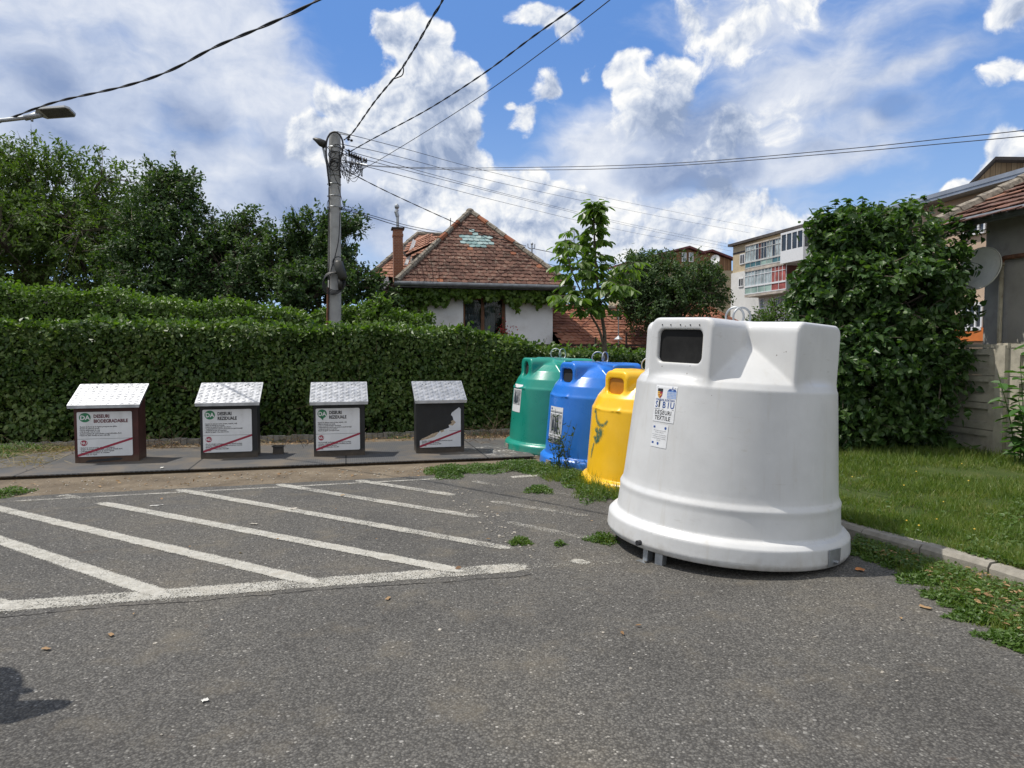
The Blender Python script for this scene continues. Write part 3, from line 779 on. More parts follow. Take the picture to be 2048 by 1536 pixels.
def plastic(name, col, sss=0.0, stain=(.45, .42, .36), amt=.35, rough=.38, fade=None, yellow=None):
    m, t, b = new_mat(name); o = t.obj(); s = t.n('ShaderNodeSeparateXYZ', {0: o})
    c = t.mix(t.ss(t.noise(o, 2.2, 5, .6), .3, .7), [x * .93 for x in col], [min(1, x * 1.05) for x in col])
    if fade: c = t.mix(t.math('MULTIPLY', t.ss(t.noise(o, 3, 5, .6), .35, .75), .35), c, fade)
    run = t.n('ShaderNodeMapping', {'Vector': o}); run.inputs['Scale'].default_value = (11, 11, .8)
    c = t.mix(t.math('MULTIPLY', t.ss(t.noise(run.outputs[0], 1.2, 6, .65), .54, .76), amt * .6), c, stain)
    c = t.mix(t.math('MULTIPLY', t.ss(t.noise(o, 7, 7, .75), .60, .73), amt * .7), c, stain)
    spk = t.n('ShaderNodeTexVoronoi', {'Vector': o, 'Scale': 9.0}); sc_ = t.n('ShaderNodeSeparateColor', {0: spk.outputs['Color']})
    c = t.mix(t.math('MULTIPLY', t.math('MULTIPLY', t.math('GREATER_THAN', sc_.outputs[0], .84), t.ss(spk.outputs['Distance'], .065, .045)), .7), c, (.13, .10, .08))
    if yellow:
        pt = t.n('ShaderNodeNewGeometry').outputs['Pointiness']
        ed = t.math('MULTIPLY', t.ss(pt, .52, .60), t.math('MULTIPLY', t.ss(s.outputs[2], .9, 1.4), t.ss(t.noise(o, 4, 5, .6), .38, .62)))
        c = t.mix(t.math('MULTIPLY', ed, .7), c, yellow)
        sm = t.n('ShaderNodeMapping', {'Vector': o}); sm.inputs['Scale'].default_value = (3, 3, 14); sm.inputs['Rotation'].default_value = (.3, .2, 0)
        c = t.mix(t.math('MULTIPLY', t.ss(t.noise(sm.outputs[0], 1.6, 7, .7), .61, .72), .28), c, (.33, .31, .27))
    low = t.math('MULTIPLY', t.ss(s.outputs[2], .16, -.02), t.ss(t.noise(o, 5, 6, .7), .35, .7))
    c = t.mix(t.math('MULTIPLY', low, .6), c, (.28, .25, .20))
    setb(t, b, col=c, rough=t.lin(t.noise(o, 6, 5), .3, .7, rough * .85, rough * 1.3), spec=.5, nrm=t.bump(t.noise(o, 5, 4, .5), .12, .02))
    return m
MAT['pl_white'] = plastic('white_polyethylene', (.575, .58, .578), amt=.55, rough=.36, yellow=(.56, .49, .34))
MAT['pl_green'] = plastic('green_polyethylene', (.010, .225, .165), amt=.3, stain=(.02, .15, .11), fade=(.03, .30, .22), rough=.29)
MAT['pl_blue'] = plastic('blue_polyethylene', (.014, .145, .56), amt=.25, stain=(.03, .13, .40), fade=(.04, .21, .66), rough=.29)
MAT['pl_yellow'] = plastic('yellow_polyethylene', (.82, .47, .008), amt=.3, stain=(.55, .33, .03), fade=(.86, .53, .05), rough=.31)
MAT['galv'] = plain('galvanised_steel', (.36, .38, .40), .48, .75, var=.15, scale=14)
MAT['rubber'] = plain('black_rubber_flap', (.014, .014, .014), .85, var=.3, scale=5, spec=.2, dirt=(.03, .03, .028), dirt_amt=.4)
MAT['hole_shade'] = plain('hollow_shade_colour', (.012, .012, .012), .9)  # near-black plate colour stands for the shade inside the green and blue slots
MAT['hole_amber'] = plain('amber_inner_plastic', (.42, .16, .004), .5)
MAT['graffiti'] = plain('dark_green_spray', (.012, .10, .075), .6, var=.2, scale=20)
MAT['photo_grey'] = plain('greyed_photo_print', (.30, .31, .32), .5, var=.5, scale=14)
MAT['photo_dark'] = plain('dark_print', (.035, .045, .06), .5, var=.3, scale=20)
def spray():
    m, t, b = new_mat('faded_spray'); p = t.obj()
    e = t.n('ShaderNodeAttribute', attribute_name='edge').outputs['Fac']
    a = t.math('MULTIPLY', t.ss(t.math('ADD', e, t.math('MULTIPLY_ADD', t.noise(p, 34, 5, .75), 2.2, -1.1)), .05, 1.2), .8)
    setb(t, b, col=(.02, .14, .11), rough=.6, alpha=a); return m
MAT['spray'] = spray()
_shell = {}
def shell(prof, arm, hole, ztop):
    k = (id(prof), hole)
    if k not in _shell:
        Rm = max(p[0] for p in prof) + .04
        P, Q = surface_nets(igloo_sdf(prof, arm, hole), (-Rm, -Rm, -.03), (Rm, Rm, ztop + .04), .0135)
        flat = Q.ravel(); st = np.arange(len(Q)) * 4
        _shell[k] = np_mesh('igloo_shell', P, flat, st)
    return _shell[k]
class Cone:                                            # maps a flat (x to the right, y up) drawing onto the shell side
    def __init__(s, prof, th0, z0, eps=.0): s.p = prof; s.t = th0; s.z = z0; s.e = eps
    def __call__(s, x, y, k=0.0):
        z = s.z + y; r = prof_r(s.p, z); th = s.t + x / r
        return Vector(((r + .003 + s.e + k * .0012) * math.cos(th), (r + .003 + s.e + k * .0012) * math.sin(th), z))
def patch(mb, fm, x0, y0, x1, y1, k=0, nx=10, ny=8):
    vs = [fm(x0 + (x1 - x0) * i / nx, y0 + (y1 - y0) * j / ny, k) for j in range(ny + 1) for i in range(nx + 1)]
    fs = [(j * (nx + 1) + i, j * (nx + 1) + i + 1, (j + 1) * (nx + 1) + i + 1, (j + 1) * (nx + 1) + i) for j in range(ny) for i in range(nx)]
    mb.add(vs, fs)
def fpoly(mb, fm, pts, k): mb.add([fm(x, y, k) for x, y in pts], [tuple(range(len(pts)))])
def rings(e, zt, rr, r, off, a1, a2):
    for sgn, an in ((-1, a1), (1, a2)):
        mb = MB(); a = Vector((math.cos(an), math.sin(an), 0))
        c = Vector((off * sgn * math.cos(a1 * .5 + a2 * .5), off * sgn * math.sin(a1 * .5 + a2 * .5), zt + rr * .92))
        mb.torus(c, a, (0, 0, 1), rr, r, 36, 8); o = mb.build('lifting_ring', MAT['galv'], e, True)
    mb = MB(); mb.add([], []); mb.tube([(0, 0, zt - .02), (0, 0, zt + .012)], .11, 20); mb.tube([(-off, 0, zt), (-off, 0, zt + .03)], .03, 8); mb.tube([(off, 0, zt), (off, 0, zt + .03)], .03, 8)
    o = mb.build('ring_plate', MAT['galv'], e)
def tilt_rot(yaw, tx, ty):                               # yaw of the slot, then a lean: ty>0 leans right, tx>0 leans towards us
    m = Matrix.Rotation(ty, 3, 'Y') @ Matrix.Rotation(tx, 3, 'X') @ Matrix.Rotation(yaw, 3, 'Z')
    return m.to_euler()
def igloo(loc, yaw, tx, ty, scale, label, mat, prof, arm, hole, ztop):
    e = empty('igloo_container', loc, label, 'recycling container', 'plastic igloo containers standing in a row', rot=tilt_rot(yaw, tx, ty), world=False)
    e.scale = scale
    me = shell(prof, arm, hole, ztop).copy(); me.materials.clear()
    o = link_mesh('shell', me, MAT[mat], e, True)
    return e
# ---- the large white textile igloo
W_HOLE = (0, 1.575, .225, .130, .05, .07)
WB = G(1445, 1083)
wy = math.atan2(-math.cos(R(53)), -math.sin(R(53)))
e = igloo(WB + Vector((0, 0, .065)), wy, R(0.0), R(3.2), (.93, .93, .975), 'large white igloo container for textiles with crest sticker, the biggest of the four', 'pl_white', W_PROF, W_ARM, W_HOLE, 1.80)
def slot_plate(e, arm, hole, mat, depth, label=None):
    for sg in (1,):
        mb = MB(); pts = rrect(-hole[2] + .002, -hole[3] + .002, hole[2] - .002, hole[3] - .002, hole[4], 5)
        x = arm[1] - depth
        mb.prism([(x * sg, y * sg, hole[1] + z) for y, z in pts], (-.01 * sg, 0, 0))
        o = mb.build('slot_flap_or_shade', MAT[mat], e)
slot_plate(e, W_ARM, W_HOLE, 'rubber', .028)
mb = MB()
for fx in (-.19, -.1, 0, .1, .19): mb.sphere((W_ARM[1] + .001, fx, W_HOLE[1] + W_HOLE[3] + .035), .0065, (1, 1, 1), 6, 4)
mb.pieces('flap_rivet', MAT['steel_dark'], e)
rings(e, 1.785, .078, .0095, .03, R(-34) - wy, R(4) - wy)
# big sticker : crest, town hall drawing, lettering
fm = Cone(W_PROF, R(-3), .975)
mb = MB(); patch(mb, fm, -.115, 0, .115, .31, 0)
stk = mb.build('sticker', MAT['sign_white'], e); stk['label'] = 'white sticker with crest and the words SIBIU and DEŞEURI TEXTILE'
mb = MB(); fpoly(mb, fm, [(-.10, .268), (.10, .268), (.10, .2715), (-.10, .2715)], 1); fpoly(mb, fm, [(-.105, .098), (-.04, .098), (-.04, .101), (-.105, .101)], 1); fpoly(mb, fm, [(-.02, .098), (.105, .098), (.105, .101), (-.02, .101)], 1)
place_text(mb, text2d('DEŞEURI', .046, .0006, .92, 2, 'CENTER', 1.12), lambda x, y: fm(x, y, 1.2), -.005, .058)
place_text(mb, text2d('TEXTILE', .046, .0006, .92, 2, 'CENTER', 1.12), lambda x, y: fm(x, y, 1.2), -.005, .015)
mb.build('black_lettering', MAT['ink'], stk)
mb = MB()
place_text(mb, text2d('CONSILIUL JUDEŢEAN', .0235, .0003, .88, 2, 'CENTER'), lambda x, y: fm(x, y, 1.2), 0, .165)
for ch, x in (('S', -.085), ('B', .0), ('I', .045), ('U', .085)): place_text(mb, text2d(ch, .068, .0012, .92, 2, 'CENTER'), lambda x_, y_: fm(x_, y_, 1.2), x, .112)
# town hall in blue : roof, turret, rows of windows
for pl in ([(.02, .243), (.038, .262), (.062, .262), (.062, .243)], [(.078, .243), (.078, .262), (.098, .262), (.112, .243)]): fpoly(mb, fm, pl, 1)
fpoly(mb, fm, [(.064, .258), (.070, .288), (.076, .258)], 1)
mb.build('blue_lettering', MAT['ink_blue'], stk)
mb = MB()
for yy in (.188, .2, .212, .224, .236):
    for k in range(7): fpoly(mb, fm, [(.02 + k * .0135, yy), (.029 + k * .0135, yy), (.029 + k * .0135, yy + .009), (.02 + k * .0135, yy + .009)], 1)
fpoly(mb, fm, [(.055, .243), (.07, .256), (.085, .243)], 1.2)
mb.build('town_hall_drawing', MAT['ink_sky'], stk)
mb = MB(); fpoly(mb, fm, [(-.09, .235), (-.03, .235), (-.03, .26), (-.09, .26)], 1); fpoly(mb, fm, [(-.062, .112), (-.047, .112), (-.045, .163), (-.053, .172), (-.06, .163)], 1.1)
mb.build('crest_chief', MAT['ink'], stk)
mb = MB(); fpoly(mb, fm, [(-.06, .182), (-.045, .19), (-.034, .205), (-.03, .235), (-.06, .235)], 1); 
mb.build('crest_red_field', MAT['ink_red'], stk)
mb = MB(); fpoly(mb, fm, [(-.09, .235), (-.086, .205), (-.075, .19), (-.06, .182), (-.06, .235)], 1); fpoly(mb, fm, [(-.055, .215), (-.042, .22), (-.044, .208), (-.054, .2)], 1.3)
mb.build('crest_gold_field', MAT['ink_yellow'], stk)
mb = MB()
for yy in (.222, .208, .196): fpoly(mb, fm, [(-.088 + (.235 - yy) * .25, yy), (-.06, yy), (-.06, yy + .006), (-.088 + (.235 - yy) * .25, yy + .006)], 1.3)
mb.build('crest_bars', MAT['ink_red'], stk)
fm2 = Cone(W_PROF, R(-4), .775)
mb = MB(); patch(mb, fm2, -.088, 0, .088, .18, 0)
st2 = mb.build('sticker', MAT['sign_white'], e); st2['label'] = 'small white notice sticker under the big one'
mb = MB()
for (x, y) in ((-.075, .148), (-.075, .025)): fpoly(mb, fm2, [(x, y), (x + .022, y), (x + .022, y + .016), (x, y + .016)], 1)
for (x, y) in ((.06, .155), (-.005, .03)):
    fpoly(mb, fm2, circle_poly(x, y, .011, 16), 1)
mb.build('emblems', MAT['ink_blue'], st2)
mb = MB()
for i, s_ in enumerate(["Proiect „Sistem de management integrat", "al deşeurilor în judeţul Sibiu”", "Proiect cofinanţat de Uniunea Europeană prin", "Fondul European de Dezvoltare Regională", "prin Programul Operaţional Sectorial Mediu", "2007 - 2013"]):
    place_text(mb, text2d(s_, .0105, 0, .8, 1, 'CENTER'), lambda x, y: fm2(x, y, 1.1), 0, .128 - .0145 * i - (.004 if i > 1 else 0))
mb.build('notice_lettering', MAT['ink'], st2)
# rim plates, feet
def rim_plate(e, th, r, z0, z1, w, t_=.012, mat='galv'):
    d = Vector((math.cos(th), math.sin(th), 0)); q = Vector((-d.y, d.x, 0))
    mb = MB(); mb.frame_box(d * (r + .006) - q * w / 2 + Vector((0, 0, z0)), q * w, d * t_, (0, 0, z1 - z0))
    o = mb.build('rim_plate', MAT[mat], e)
    mb = MB(); mb.tube([d * (r + .01) + Vector((0, 0, z0 + .03)), d * (r + .045) + Vector((0, 0, z0 + .03))], .013, 6); mb.build('bolt', MAT['galv'], o)
aw = math.atan2(-1, 0) - wy
rim_plate(e, aw + R(36), 1.024, .012, .135, .16, .006)
for an, w_ in ((-47, .07), (-55, .05)):
    th = aw + R(an); d = Vector((math.cos(th), math.sin(th), 0)); q = Vector((-d.y, d.x, 0))
    mb = MB(); mb.frame_box(d * .92 - q * w_ / 2 + Vector((0, 0, -.11 - .0)), q * w_, d * .06, (0, 0, .12))
    mb.frame_box(d * .91 - q * w_ + Vector((0, 0, -.122)), q * w_ * 2, d * .12, (0, 0, .012)); mb.build('foot', MAT['galv'], e)
for an in (100, 190):
    th = aw + R(an); d = Vector((math.cos(th), math.sin(th), 0)); q = Vector((-d.y, d.x, 0))
    mb = MB(); mb.frame_box(d * .9 - q * .04 + Vector((0, 0, -.09)), q * .08, d * .06, (0, 0, .1)); mb.build('foot', MAT['galv'], e)
mb = MB(); th = aw - R(56); d = Vector((math.cos(th), math.sin(th), 0)); mb.tube([d * 1.03 + Vector((0, 0, .035)), d * 1.065 + Vector((0, 0, .035))], .022, 8); mb.build('bolt', MAT['steel_dark'], e)

# ---- the three smaller ones
yaw = math.atan2(-math.cos(R(68)), -math.sin(R(68)))
GH = (0, 1.25, .085, .115, .084, .16); BH = (0, 1.245, .138, .092, .055, .16)
def small(px, Y, mat, hole, label, sc, tx, ty, z=0.0, yaw_=None):
    x = (px - CX) / F * Y
    return igloo(Vector((x, Y, z)), yaw_ or yaw, tx, ty, sc, label, mat, S_PROF, S_ARM, hole, 1.43)
eg = small(1113, 11.0, 'pl_green', GH, 'green igloo container with round slot standing at the corner of the platform', (1.02, 1.02, 1.03), R(1), R(1.5))
eb = small(1197, 9.55, 'pl_blue', BH, 'blue igloo container between the green and the yellow one', (1.0, 1.0, 1.0), R(1), R(1.5), 0, yaw + R(5))
ey = small(1300, 8.15, 'pl_yellow', BH, 'yellow igloo container with spray marks behind the big white one', (1.0, 1.0, .98), R(1), R(1.0), -.04, yaw + R(9))
for e_, hl, m_ in ((eg, GH, 'hole_shade'), (eb, BH, 'hole_shade'), (ey, BH, 'hole_amber')):
    slot_plate(e_, S_ARM, hl, m_, .03 if m_ == 'hole_shade' else .022)
    rings(e_, 1.415, .083, .0085, .055, R(-20) - yaw, R(48) - yaw)
aw = math.atan2(-1, 0) - yaw
MAT['galv_worn'] = plain('weathered_plate', (.28, .25, .22), .7, .2, var=.3, scale=12)
rim_plate(eg, 0.0 - R(4), .815, -.0, .10, .12, mat='galv_worn'); rim_plate(eb, 0.0 + R(2), .815, .0, .10, .12, mat='galv_worn')
def photo_sticker(e_, z0, w, h, label, dark_foot=True, bar='ink_blue'):
    fm = Cone(S_PROF, 0.0, z0)
    mb = MB(); patch(mb, fm, -w / 2, 0, w / 2, h, 0); sk = mb.build('sticker', MAT['sign_white'], e_); sk['label'] = label
    mb = MB(); patch(mb, fm, -w / 2 + .012, h * .26, w / 2 - .012, h * .80, 1, 6, 6); mb.build('photo_print', MAT['photo_grey'], sk)
    mb = MB(); rg = random.Random(int(z0 * 1000) + int(h * 100))
    for k in range(9):
        x = rg.uniform(-w * .28, w * .2); y = h * .30 + rg.uniform(0, h * .08); hh = rg.uniform(.12, .42) * h
        fpoly(mb, fm, [(x, y), (x + w * .1, y), (x + w * .08, y + hh), (x + w * .03, y + hh * 1.08)], 2 + k * .1)
    mb.build('print_shadows', MAT['photo_dark'], sk)
    mb = MB(); patch(mb, fm, -w / 2 + .01, h * .84, w / 2 - .01, h * .86, 1.2, 6, 1); patch(mb, fm, -w / 2 + .01, h * .875, w / 2 - .01, h * .885, 1.2, 6, 1)
    if dark_foot: patch(mb, fm, -w / 2, .0, w / 2, h * .16, 1.2, 6, 2)
    mb.build('print_bands', MAT['photo_dark'], sk)
    mb = MB(); fpoly(mb, fm, [(-w * .42, h * .91), (-w * .28, h * .91), (-w * .28, h * .96), (-w * .42, h * .96)], 1.2); mb.build('emblem', MAT[bar], sk)
    return sk, fm
sk, fm = photo_sticker(eg, .60, .30, .42, 'white sticker with a greyed photo', False, 'ink_red')
sk, fm = photo_sticker(eb, .32, .32, .50, 'white sticker with a greyed photo and dark foot')
mb = MB(); place_text(mb, text2d('HÂRTIE / CARTON', .036, .0006, .9, 1, 'CENTER'), lambda x, y: fm(x, y, 1.6), 0, .088)
mb.build('black_lettering', MAT['ink'], sk)
mb = MB()
for k in range(3): place_text(mb, text2d(['Ziare, reviste, cărţi,', 'cutii de carton, caiete,', 'ambalaje de hârtie'][k], .022, 0, .9, 1, 'LEFT'), lambda x, y: fm(x, y, 2.0), -.14, .055 - k * .024)
mb.build('white_lettering', MAT['ink_white'], sk)
# spray marks on the yellow one
fmy = Cone(S_PROF, 0.0, .0)
def stroke(mb, E, pts, w):
    P = resample([(x, y, 0) for x, y in pts], 30); b0 = len(mb.v); vs = []
    for i, p in enumerate(P):
        d = (P[min(i + 1, 29)] - P[max(i - 1, 0)]).normalized(); q = Vector((-d.y, d.x, 0)); ww = w * (.5 + .7 * math.sin(PI * (i + 1) / 31))
        for k in (-1, -.45, 0, .45, 1):
            a = p + q * ww * k; vs.append(fmy(a.x, a.y, .8)); E.append((1 - abs(k)) * min(1, i / 2, (29 - i) / 2))
    mb.add(vs, [(i * 5 + k, i * 5 + k + 1, i * 5 + k + 6, i * 5 + k + 5) for i in range(29) for k in range(4)])
for nm, sts in (('spray_squiggle', [([(-.16, .93), (-.10, .96), (-.03, .86), (.10, .80), (.22, .83), (.28, .88)], .035)]),
                ('spray_blot', [([(-.07, .62), (.0, .66), (.03, .56), (-.05, .50)], .05), ([(.05, .66), (.13, .64), (.09, .54), (.0, .46)], .055), ([(-.10, .55), (.0, .46), (.10, .50)], .04), ([(-.06, .44), (-.12, .30), (-.16, .15)], .03)])):
    mb = MB(); E = []
    for pts, w in sts: stroke(mb, E, [(x * .72 - .135, .25 + y * .72 if y < .7 else y - .02) for x, y in pts], w)
    o = mb.build(nm, MAT['spray'], ey); at = o.data.attributes.new('edge', 'FLOAT', 'POINT'); at.data.foreach_set('value', np.array(E, np.float32))
# ---------------------------------------------------------------- hedges
MAT['hedge_leaf'] = leaf_mat('hedge_leaf', [(.024, .056, .011), (.046, .092, .019), (.078, .134, .028), (.125, .18, .046), (.19, .245, .08)], .30, .45)
MAT['hedge_leaf2'] = leaf_mat('pale_hedge_leaf', [(.045, .095, .014), (.075, .14, .02), (.105, .18, .03), (.14, .21, .045)], .35, .45)
MAT['dark_core'] = plain('painted_core_shade', (.010, .013, .006), .95, var=.5, scale=18)
MAT['bark'] = plain('bark', (.10, .08, .06), .9, var=.35, scale=14, bump=.6, bscale=40)
MAT['twig'] = plain('dry_twig', (.13, .085, .055), .9, var=.3, scale=20)
def hedge(name, label, origin, L, depth, hfun, n, size, mat, seed, base=0.0, front_gap=None, twigs=60, out=.10):
    """origin = front left foot; runs along U; hfun(s) = height at s metres along"""
    rg = np.random.RandomState(seed)
    e = empty(name, origin, label, 'hedge')
    o3, u3, n3 = (np.array(v) for v in (origin, U, N))
    # core: a lumpy box coloured dark for the shade inside the hedge
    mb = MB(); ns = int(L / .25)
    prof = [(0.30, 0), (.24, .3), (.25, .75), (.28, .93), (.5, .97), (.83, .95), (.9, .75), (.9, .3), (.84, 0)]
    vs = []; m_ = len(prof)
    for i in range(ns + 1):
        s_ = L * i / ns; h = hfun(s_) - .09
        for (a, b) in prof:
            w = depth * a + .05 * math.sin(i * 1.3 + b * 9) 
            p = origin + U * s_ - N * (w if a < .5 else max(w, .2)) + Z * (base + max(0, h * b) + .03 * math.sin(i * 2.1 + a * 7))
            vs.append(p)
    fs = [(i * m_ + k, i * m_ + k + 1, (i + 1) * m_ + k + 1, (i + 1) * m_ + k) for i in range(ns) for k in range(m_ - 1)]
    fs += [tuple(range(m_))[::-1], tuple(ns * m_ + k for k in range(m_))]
    mb.add(vs, fs); mb.build('shaded_core', MAT['dark_core'], e)
    # leaves on the front, the top and the ends
    nf, nt_ = int(n * .62), int(n * .38)
    s1 = rg.uniform(-.1, L + .1, nf); H1 = np.array([hfun(a) for a in s1]); v1 = rg.uniform(0, 1, nf) ** .85
    bulge = .11 * pnoise(np.stack([s1, v1 * 2, 0 * s1], 1), 2.2, seed)
    d1 = -out * .3 + bulge + rg.exponential(.07, nf) + .05 * (1 - v1)
    P1 = o3 + u3 * s1[:, None] - n3 * d1[:, None] + np.array([0, 0, 1]) * (base + v1 * H1)[:, None]
    # holes: drop leaves where a slow noise is low, low down
    keep = (.95 * pnoise(P1, 4.5, seed + 3) + .85 + 1.0 * v1 > rg.uniform(-.6, 1.1, nf))
    P1 = P1[keep]; nf = len(P1)
    N1 = nrmz(n3 * 1.0 + np.array([0, 0, 1]) * .75 + rg.normal(size=(nf, 3)) * .55)
    A1 = nrmz(np.array([0, 0, -1]) * .5 + rg.normal(size=(nf, 3)) * .8 + n3 * .5)
    s2 = rg.uniform(-.1, L + .1, nt_); H2 = np.array([hfun(a) for a in s2]); w2 = rg.uniform(0, depth, nt_)
    lump = .06 * pnoise(np.stack([s2, w2, 0 * s2], 1), 3.2, seed + 5)
    z2 = H2 + lump - rg.exponential(.05, nt_) + (rg.uniform(size=nt_) < .06) * rg.uniform(0, .14, nt_)
    P2 = o3 + u3 * s2[:, None] - n3 * w2[:, None] + np.array([0, 0, 1]) * (base + z2)[:, None]
    N2 = nrmz(np.array([0, 0, 1.0]) + rg.normal(size=(nt_, 3)) * .55)
    A2 = nrmz(rg.normal(size=(nt_, 3)) * .8 + np.array([0, 0, .25]))
    # shoots standing up from the top
    k = int(L * 14); sk = rg.uniform(0, L, k); hk = np.array([hfun(a) for a in sk]); wk = rg.uniform(0, depth, k); lk = rg.uniform(.04, .2, k)
    Pb = o3 + u3 * sk[:, None] - n3 * wk[:, None] + np.array([0, 0, 1]) * (base + hk)[:, None]
    dirk = nrmz(np.array([0, 0, 1.0]) + rg.normal(size=(k, 3)) * .3)
    tt = rg.uniform(.1, 1, (k, 7)); P3 = (Pb[:, None] + dirk[:, None] * (tt * lk[:, None])[..., None]).reshape(-1, 3)
    N3 = nrmz(np.array([0, 0, 1.0]) + rg.normal(size=(len(P3), 3)) * .6); A3 = nrmz(rg.normal(size=(len(P3), 3)) + np.array([0, 0, .3]))
    k4 = nf // 3; s4 = rg.uniform(0, L, k4); H4 = np.array([hfun(a) for a in s4]); v4 = rg.uniform(0, .95, k4)
    P4 = o3 + u3 * s4[:, None] - n3 * rg.uniform(.10, .30, k4)[:, None] + np.array([0, 0, 1]) * (base + v4 * H4)[:, None]
    N4 = nrmz(n3 * 1.0 + rg.normal(size=(k4, 3)) * .7); A4 = nrmz(rg.normal(size=(k4, 3)))
    P1 = np.vstack([P1, P4]); A1 = np.vstack([A1, A4]); N1 = np.vstack([N1, N4]); nf = len(P1)
    mi = np.r_[np.zeros(nf, int), (rg.uniform(size=nt_ + len(P3)) < .55).astype(int)]
    P = np.vstack([P1, P2, P3]); A = np.vstack([A1, A2, A3]); NN = np.vstack([N1, N2, N3])
    leaves('foliage', P, A, NN, size * rg.uniform(.5, 1.35, len(P)), OVAL, [MAT[mat], MAT['hedge_leaf2']], e, 1.15, mi)
    mbt = MB(); rt = random.Random(seed + 9)
    for k in range(int(L * 5)):
        s0 = rt.uniform(0, L); h0 = hfun(s0) * rt.uniform(.0, .8); a_ = origin + U * s0 - N * rt.uniform(.12, .22) + Z * (base + h0); d_ = Vector((rt.uniform(-.5, .5), -.25 - rt.random() * .3, rt.uniform(.1, 1.0))).normalized(); l_ = rt.uniform(.25, .7)
        mbt.tube([a_, a_ + d_ * l_ * .5 + Vector((rt.uniform(-.04, .04), 0, 0)), a_ + d_ * l_], [.006, .0045, .0025], 4, False)
    mbt.build('bare_twigs', MAT['twig'], e)['kind'] = 'stuff'
    return e
H0 = rl - N * .32 - U * 9.0; H0.z = 0
def h_front(s):
    x = s - 9.0
    return float(np.interp(x, [-9, -4.5, -3.5, -1, 1.2, 2.2, 3.1, 3.9, 4.6, 5.4, 6.6, 8.2], [1.96, 1.98, 2.07, 2.03, 2.00, 1.98, 1.92, 1.78, 1.62, 1.52, 1.50, 1.48])) + .02 * math.sin(x * 5) + .015 * math.sin(x * 11)
hedge('hedge', 'long clipped dark green hedge standing right behind the waste chutes', H0, 17.0, 1.15, h_front, 76000, .083, 'hedge_leaf', 1)
HB0 = D(640, 640, 16.6) - U * 13.5; HB0.z = 0
def h_back(s): return float(np.interp(s, [0, 5, 8, 10.5, 13, 15.6, 17.0], [3.15, 3.1, 2.95, 2.72, 2.55, 2.62, 2.25])) + .06 * math.sin(s * 2.3) + .05 * math.sin(s * 5.1)
hedge('hedge', 'taller pale green hedge rising behind the clipped hedge', HB0, 16.2, 1.6, h_back, 60000, .088, 'hedge_leaf2', 2)

# ---------------------------------------------------------------- trees
def tree(name, label, cat, base, ells, ntw, nl, lsize, tmpl, mats, seed, twl=(.35, .8), up=.5, trunk_r=.14, trunk_top=None, group=None, droop=.15, inner=.45, gap=-.35, nfreq=1.6, limbs=14, width=1.0, bark='bark', stems=None):
    rg = np.random.RandomState(seed)
    base = Vector(base); e = empty(name, base, label, cat, group)
    E = np.array([[c.x, c.y, c.z, rx, ry, rz] for (c, rx, ry, rz) in ells])
    vol = (E[:, 3] * E[:, 4] * E[:, 5]) ** .75; pr = vol / vol.sum()
    k = rg.choice(len(E), ntw * 3, p=pr); d = rand_unit(rg, ntw * 3); rr = inner + (1 - inner) * rg.uniform(0, 1, ntw * 3) ** .6
    C = E[k, :3]; P = C + d * E[k, 3:] * rr[:, None]
    ok = pnoise(P, nfreq, seed) > gap; P, C, d, k = P[ok][:ntw], C[ok][:ntw], d[ok][:ntw], k[ok][:ntw]
    m = len(P); outw = nrmz(d / E[k, 3:])
    T = nrmz(outw * .75 + np.array([0, 0, up]) + rg.normal(size=(m, 3)) * .45)
    Lw = rg.uniform(*twl, m)
    tt = rg.uniform(.0, 1, (m, nl)) ** .8
    sag = -droop * (tt ** 2) * Lw[:, None]
    Q = P[:, None] + T[:, None] * (tt * Lw[:, None])[..., None] + rg.normal(size=(m, nl, 3)) * .05
    Q[..., 2] += sag; Q = Q.reshape(-1, 3)
    Tn = np.repeat(T, nl, 0); On = np.repeat(outw, nl, 0); q = len(Q)
    A = nrmz(Tn * .5 + rg.normal(size=(q, 3)) * .75 + np.array([0, 0, -.3])); NN = nrmz(np.array([0, 0, 1.0]) * .8 + On * .6 + rg.normal(size=(q, 3)) * .55)
    leaves('crown', Q, A, NN, lsize * rg.uniform(.6, 1.25, q), tmpl, mats, e, width)
    # trunk, limbs and the twigs that carry the leaves
    mb = MB(); topz = trunk_top if trunk_top is not None else float(E[:, 2].max())
    cen = Vector((float((E[:, 0] * vol).sum() / vol.sum()), float((E[:, 1] * vol).sum() / vol.sum()), topz))
    tp = [base, base.lerp(cen, .35) + Vector((rg.normal() * .08, 0, 0)), base.lerp(cen, .7) + Vector((rg.normal() * .12, 0, 0)), cen]
    tp = resample(tp, 14); mb.tube(tp, [trunk_r * (1 - .82 * i / 13) for i in range(14)], 8)
    order = rg.permutation(m)[:limbs]; ends = []
    for j in order:
        f = rg.uniform(.25, .9); s0 = tp[int(f * 13)]; en = Vector(P[j].tolist()); mid = s0.lerp(en, .5) + Vector((0, 0, .12 * (en - s0).length)); r0 = trunk_r * (1 - .8 * f) * .6
        pts = resample([s0, mid, en], 8); mb.tube(pts, [r0 * (1 - .8 * i / 7) + .006 for i in range(8)], 5, False); ends.append(pts)
    lp = np.array([tuple(p) for pts in ends for p in pts[2:]] + [tuple(p) for p in tp[5:]])
    for j in rg.permutation(m)[:int(m * .5)]:
        dd = ((lp - P[j]) ** 2).sum(1); s0 = Vector(lp[dd.argmin()].tolist()); en = Vector((P[j] + T[j] * Lw[j]).tolist())
        mb.tube([s0, s0.lerp(en, .55) + Vector((0, 0, .05)), en], [.014, .009, .003], 3, False)
    mb.build('trunk', MAT[bark], e)
    return e
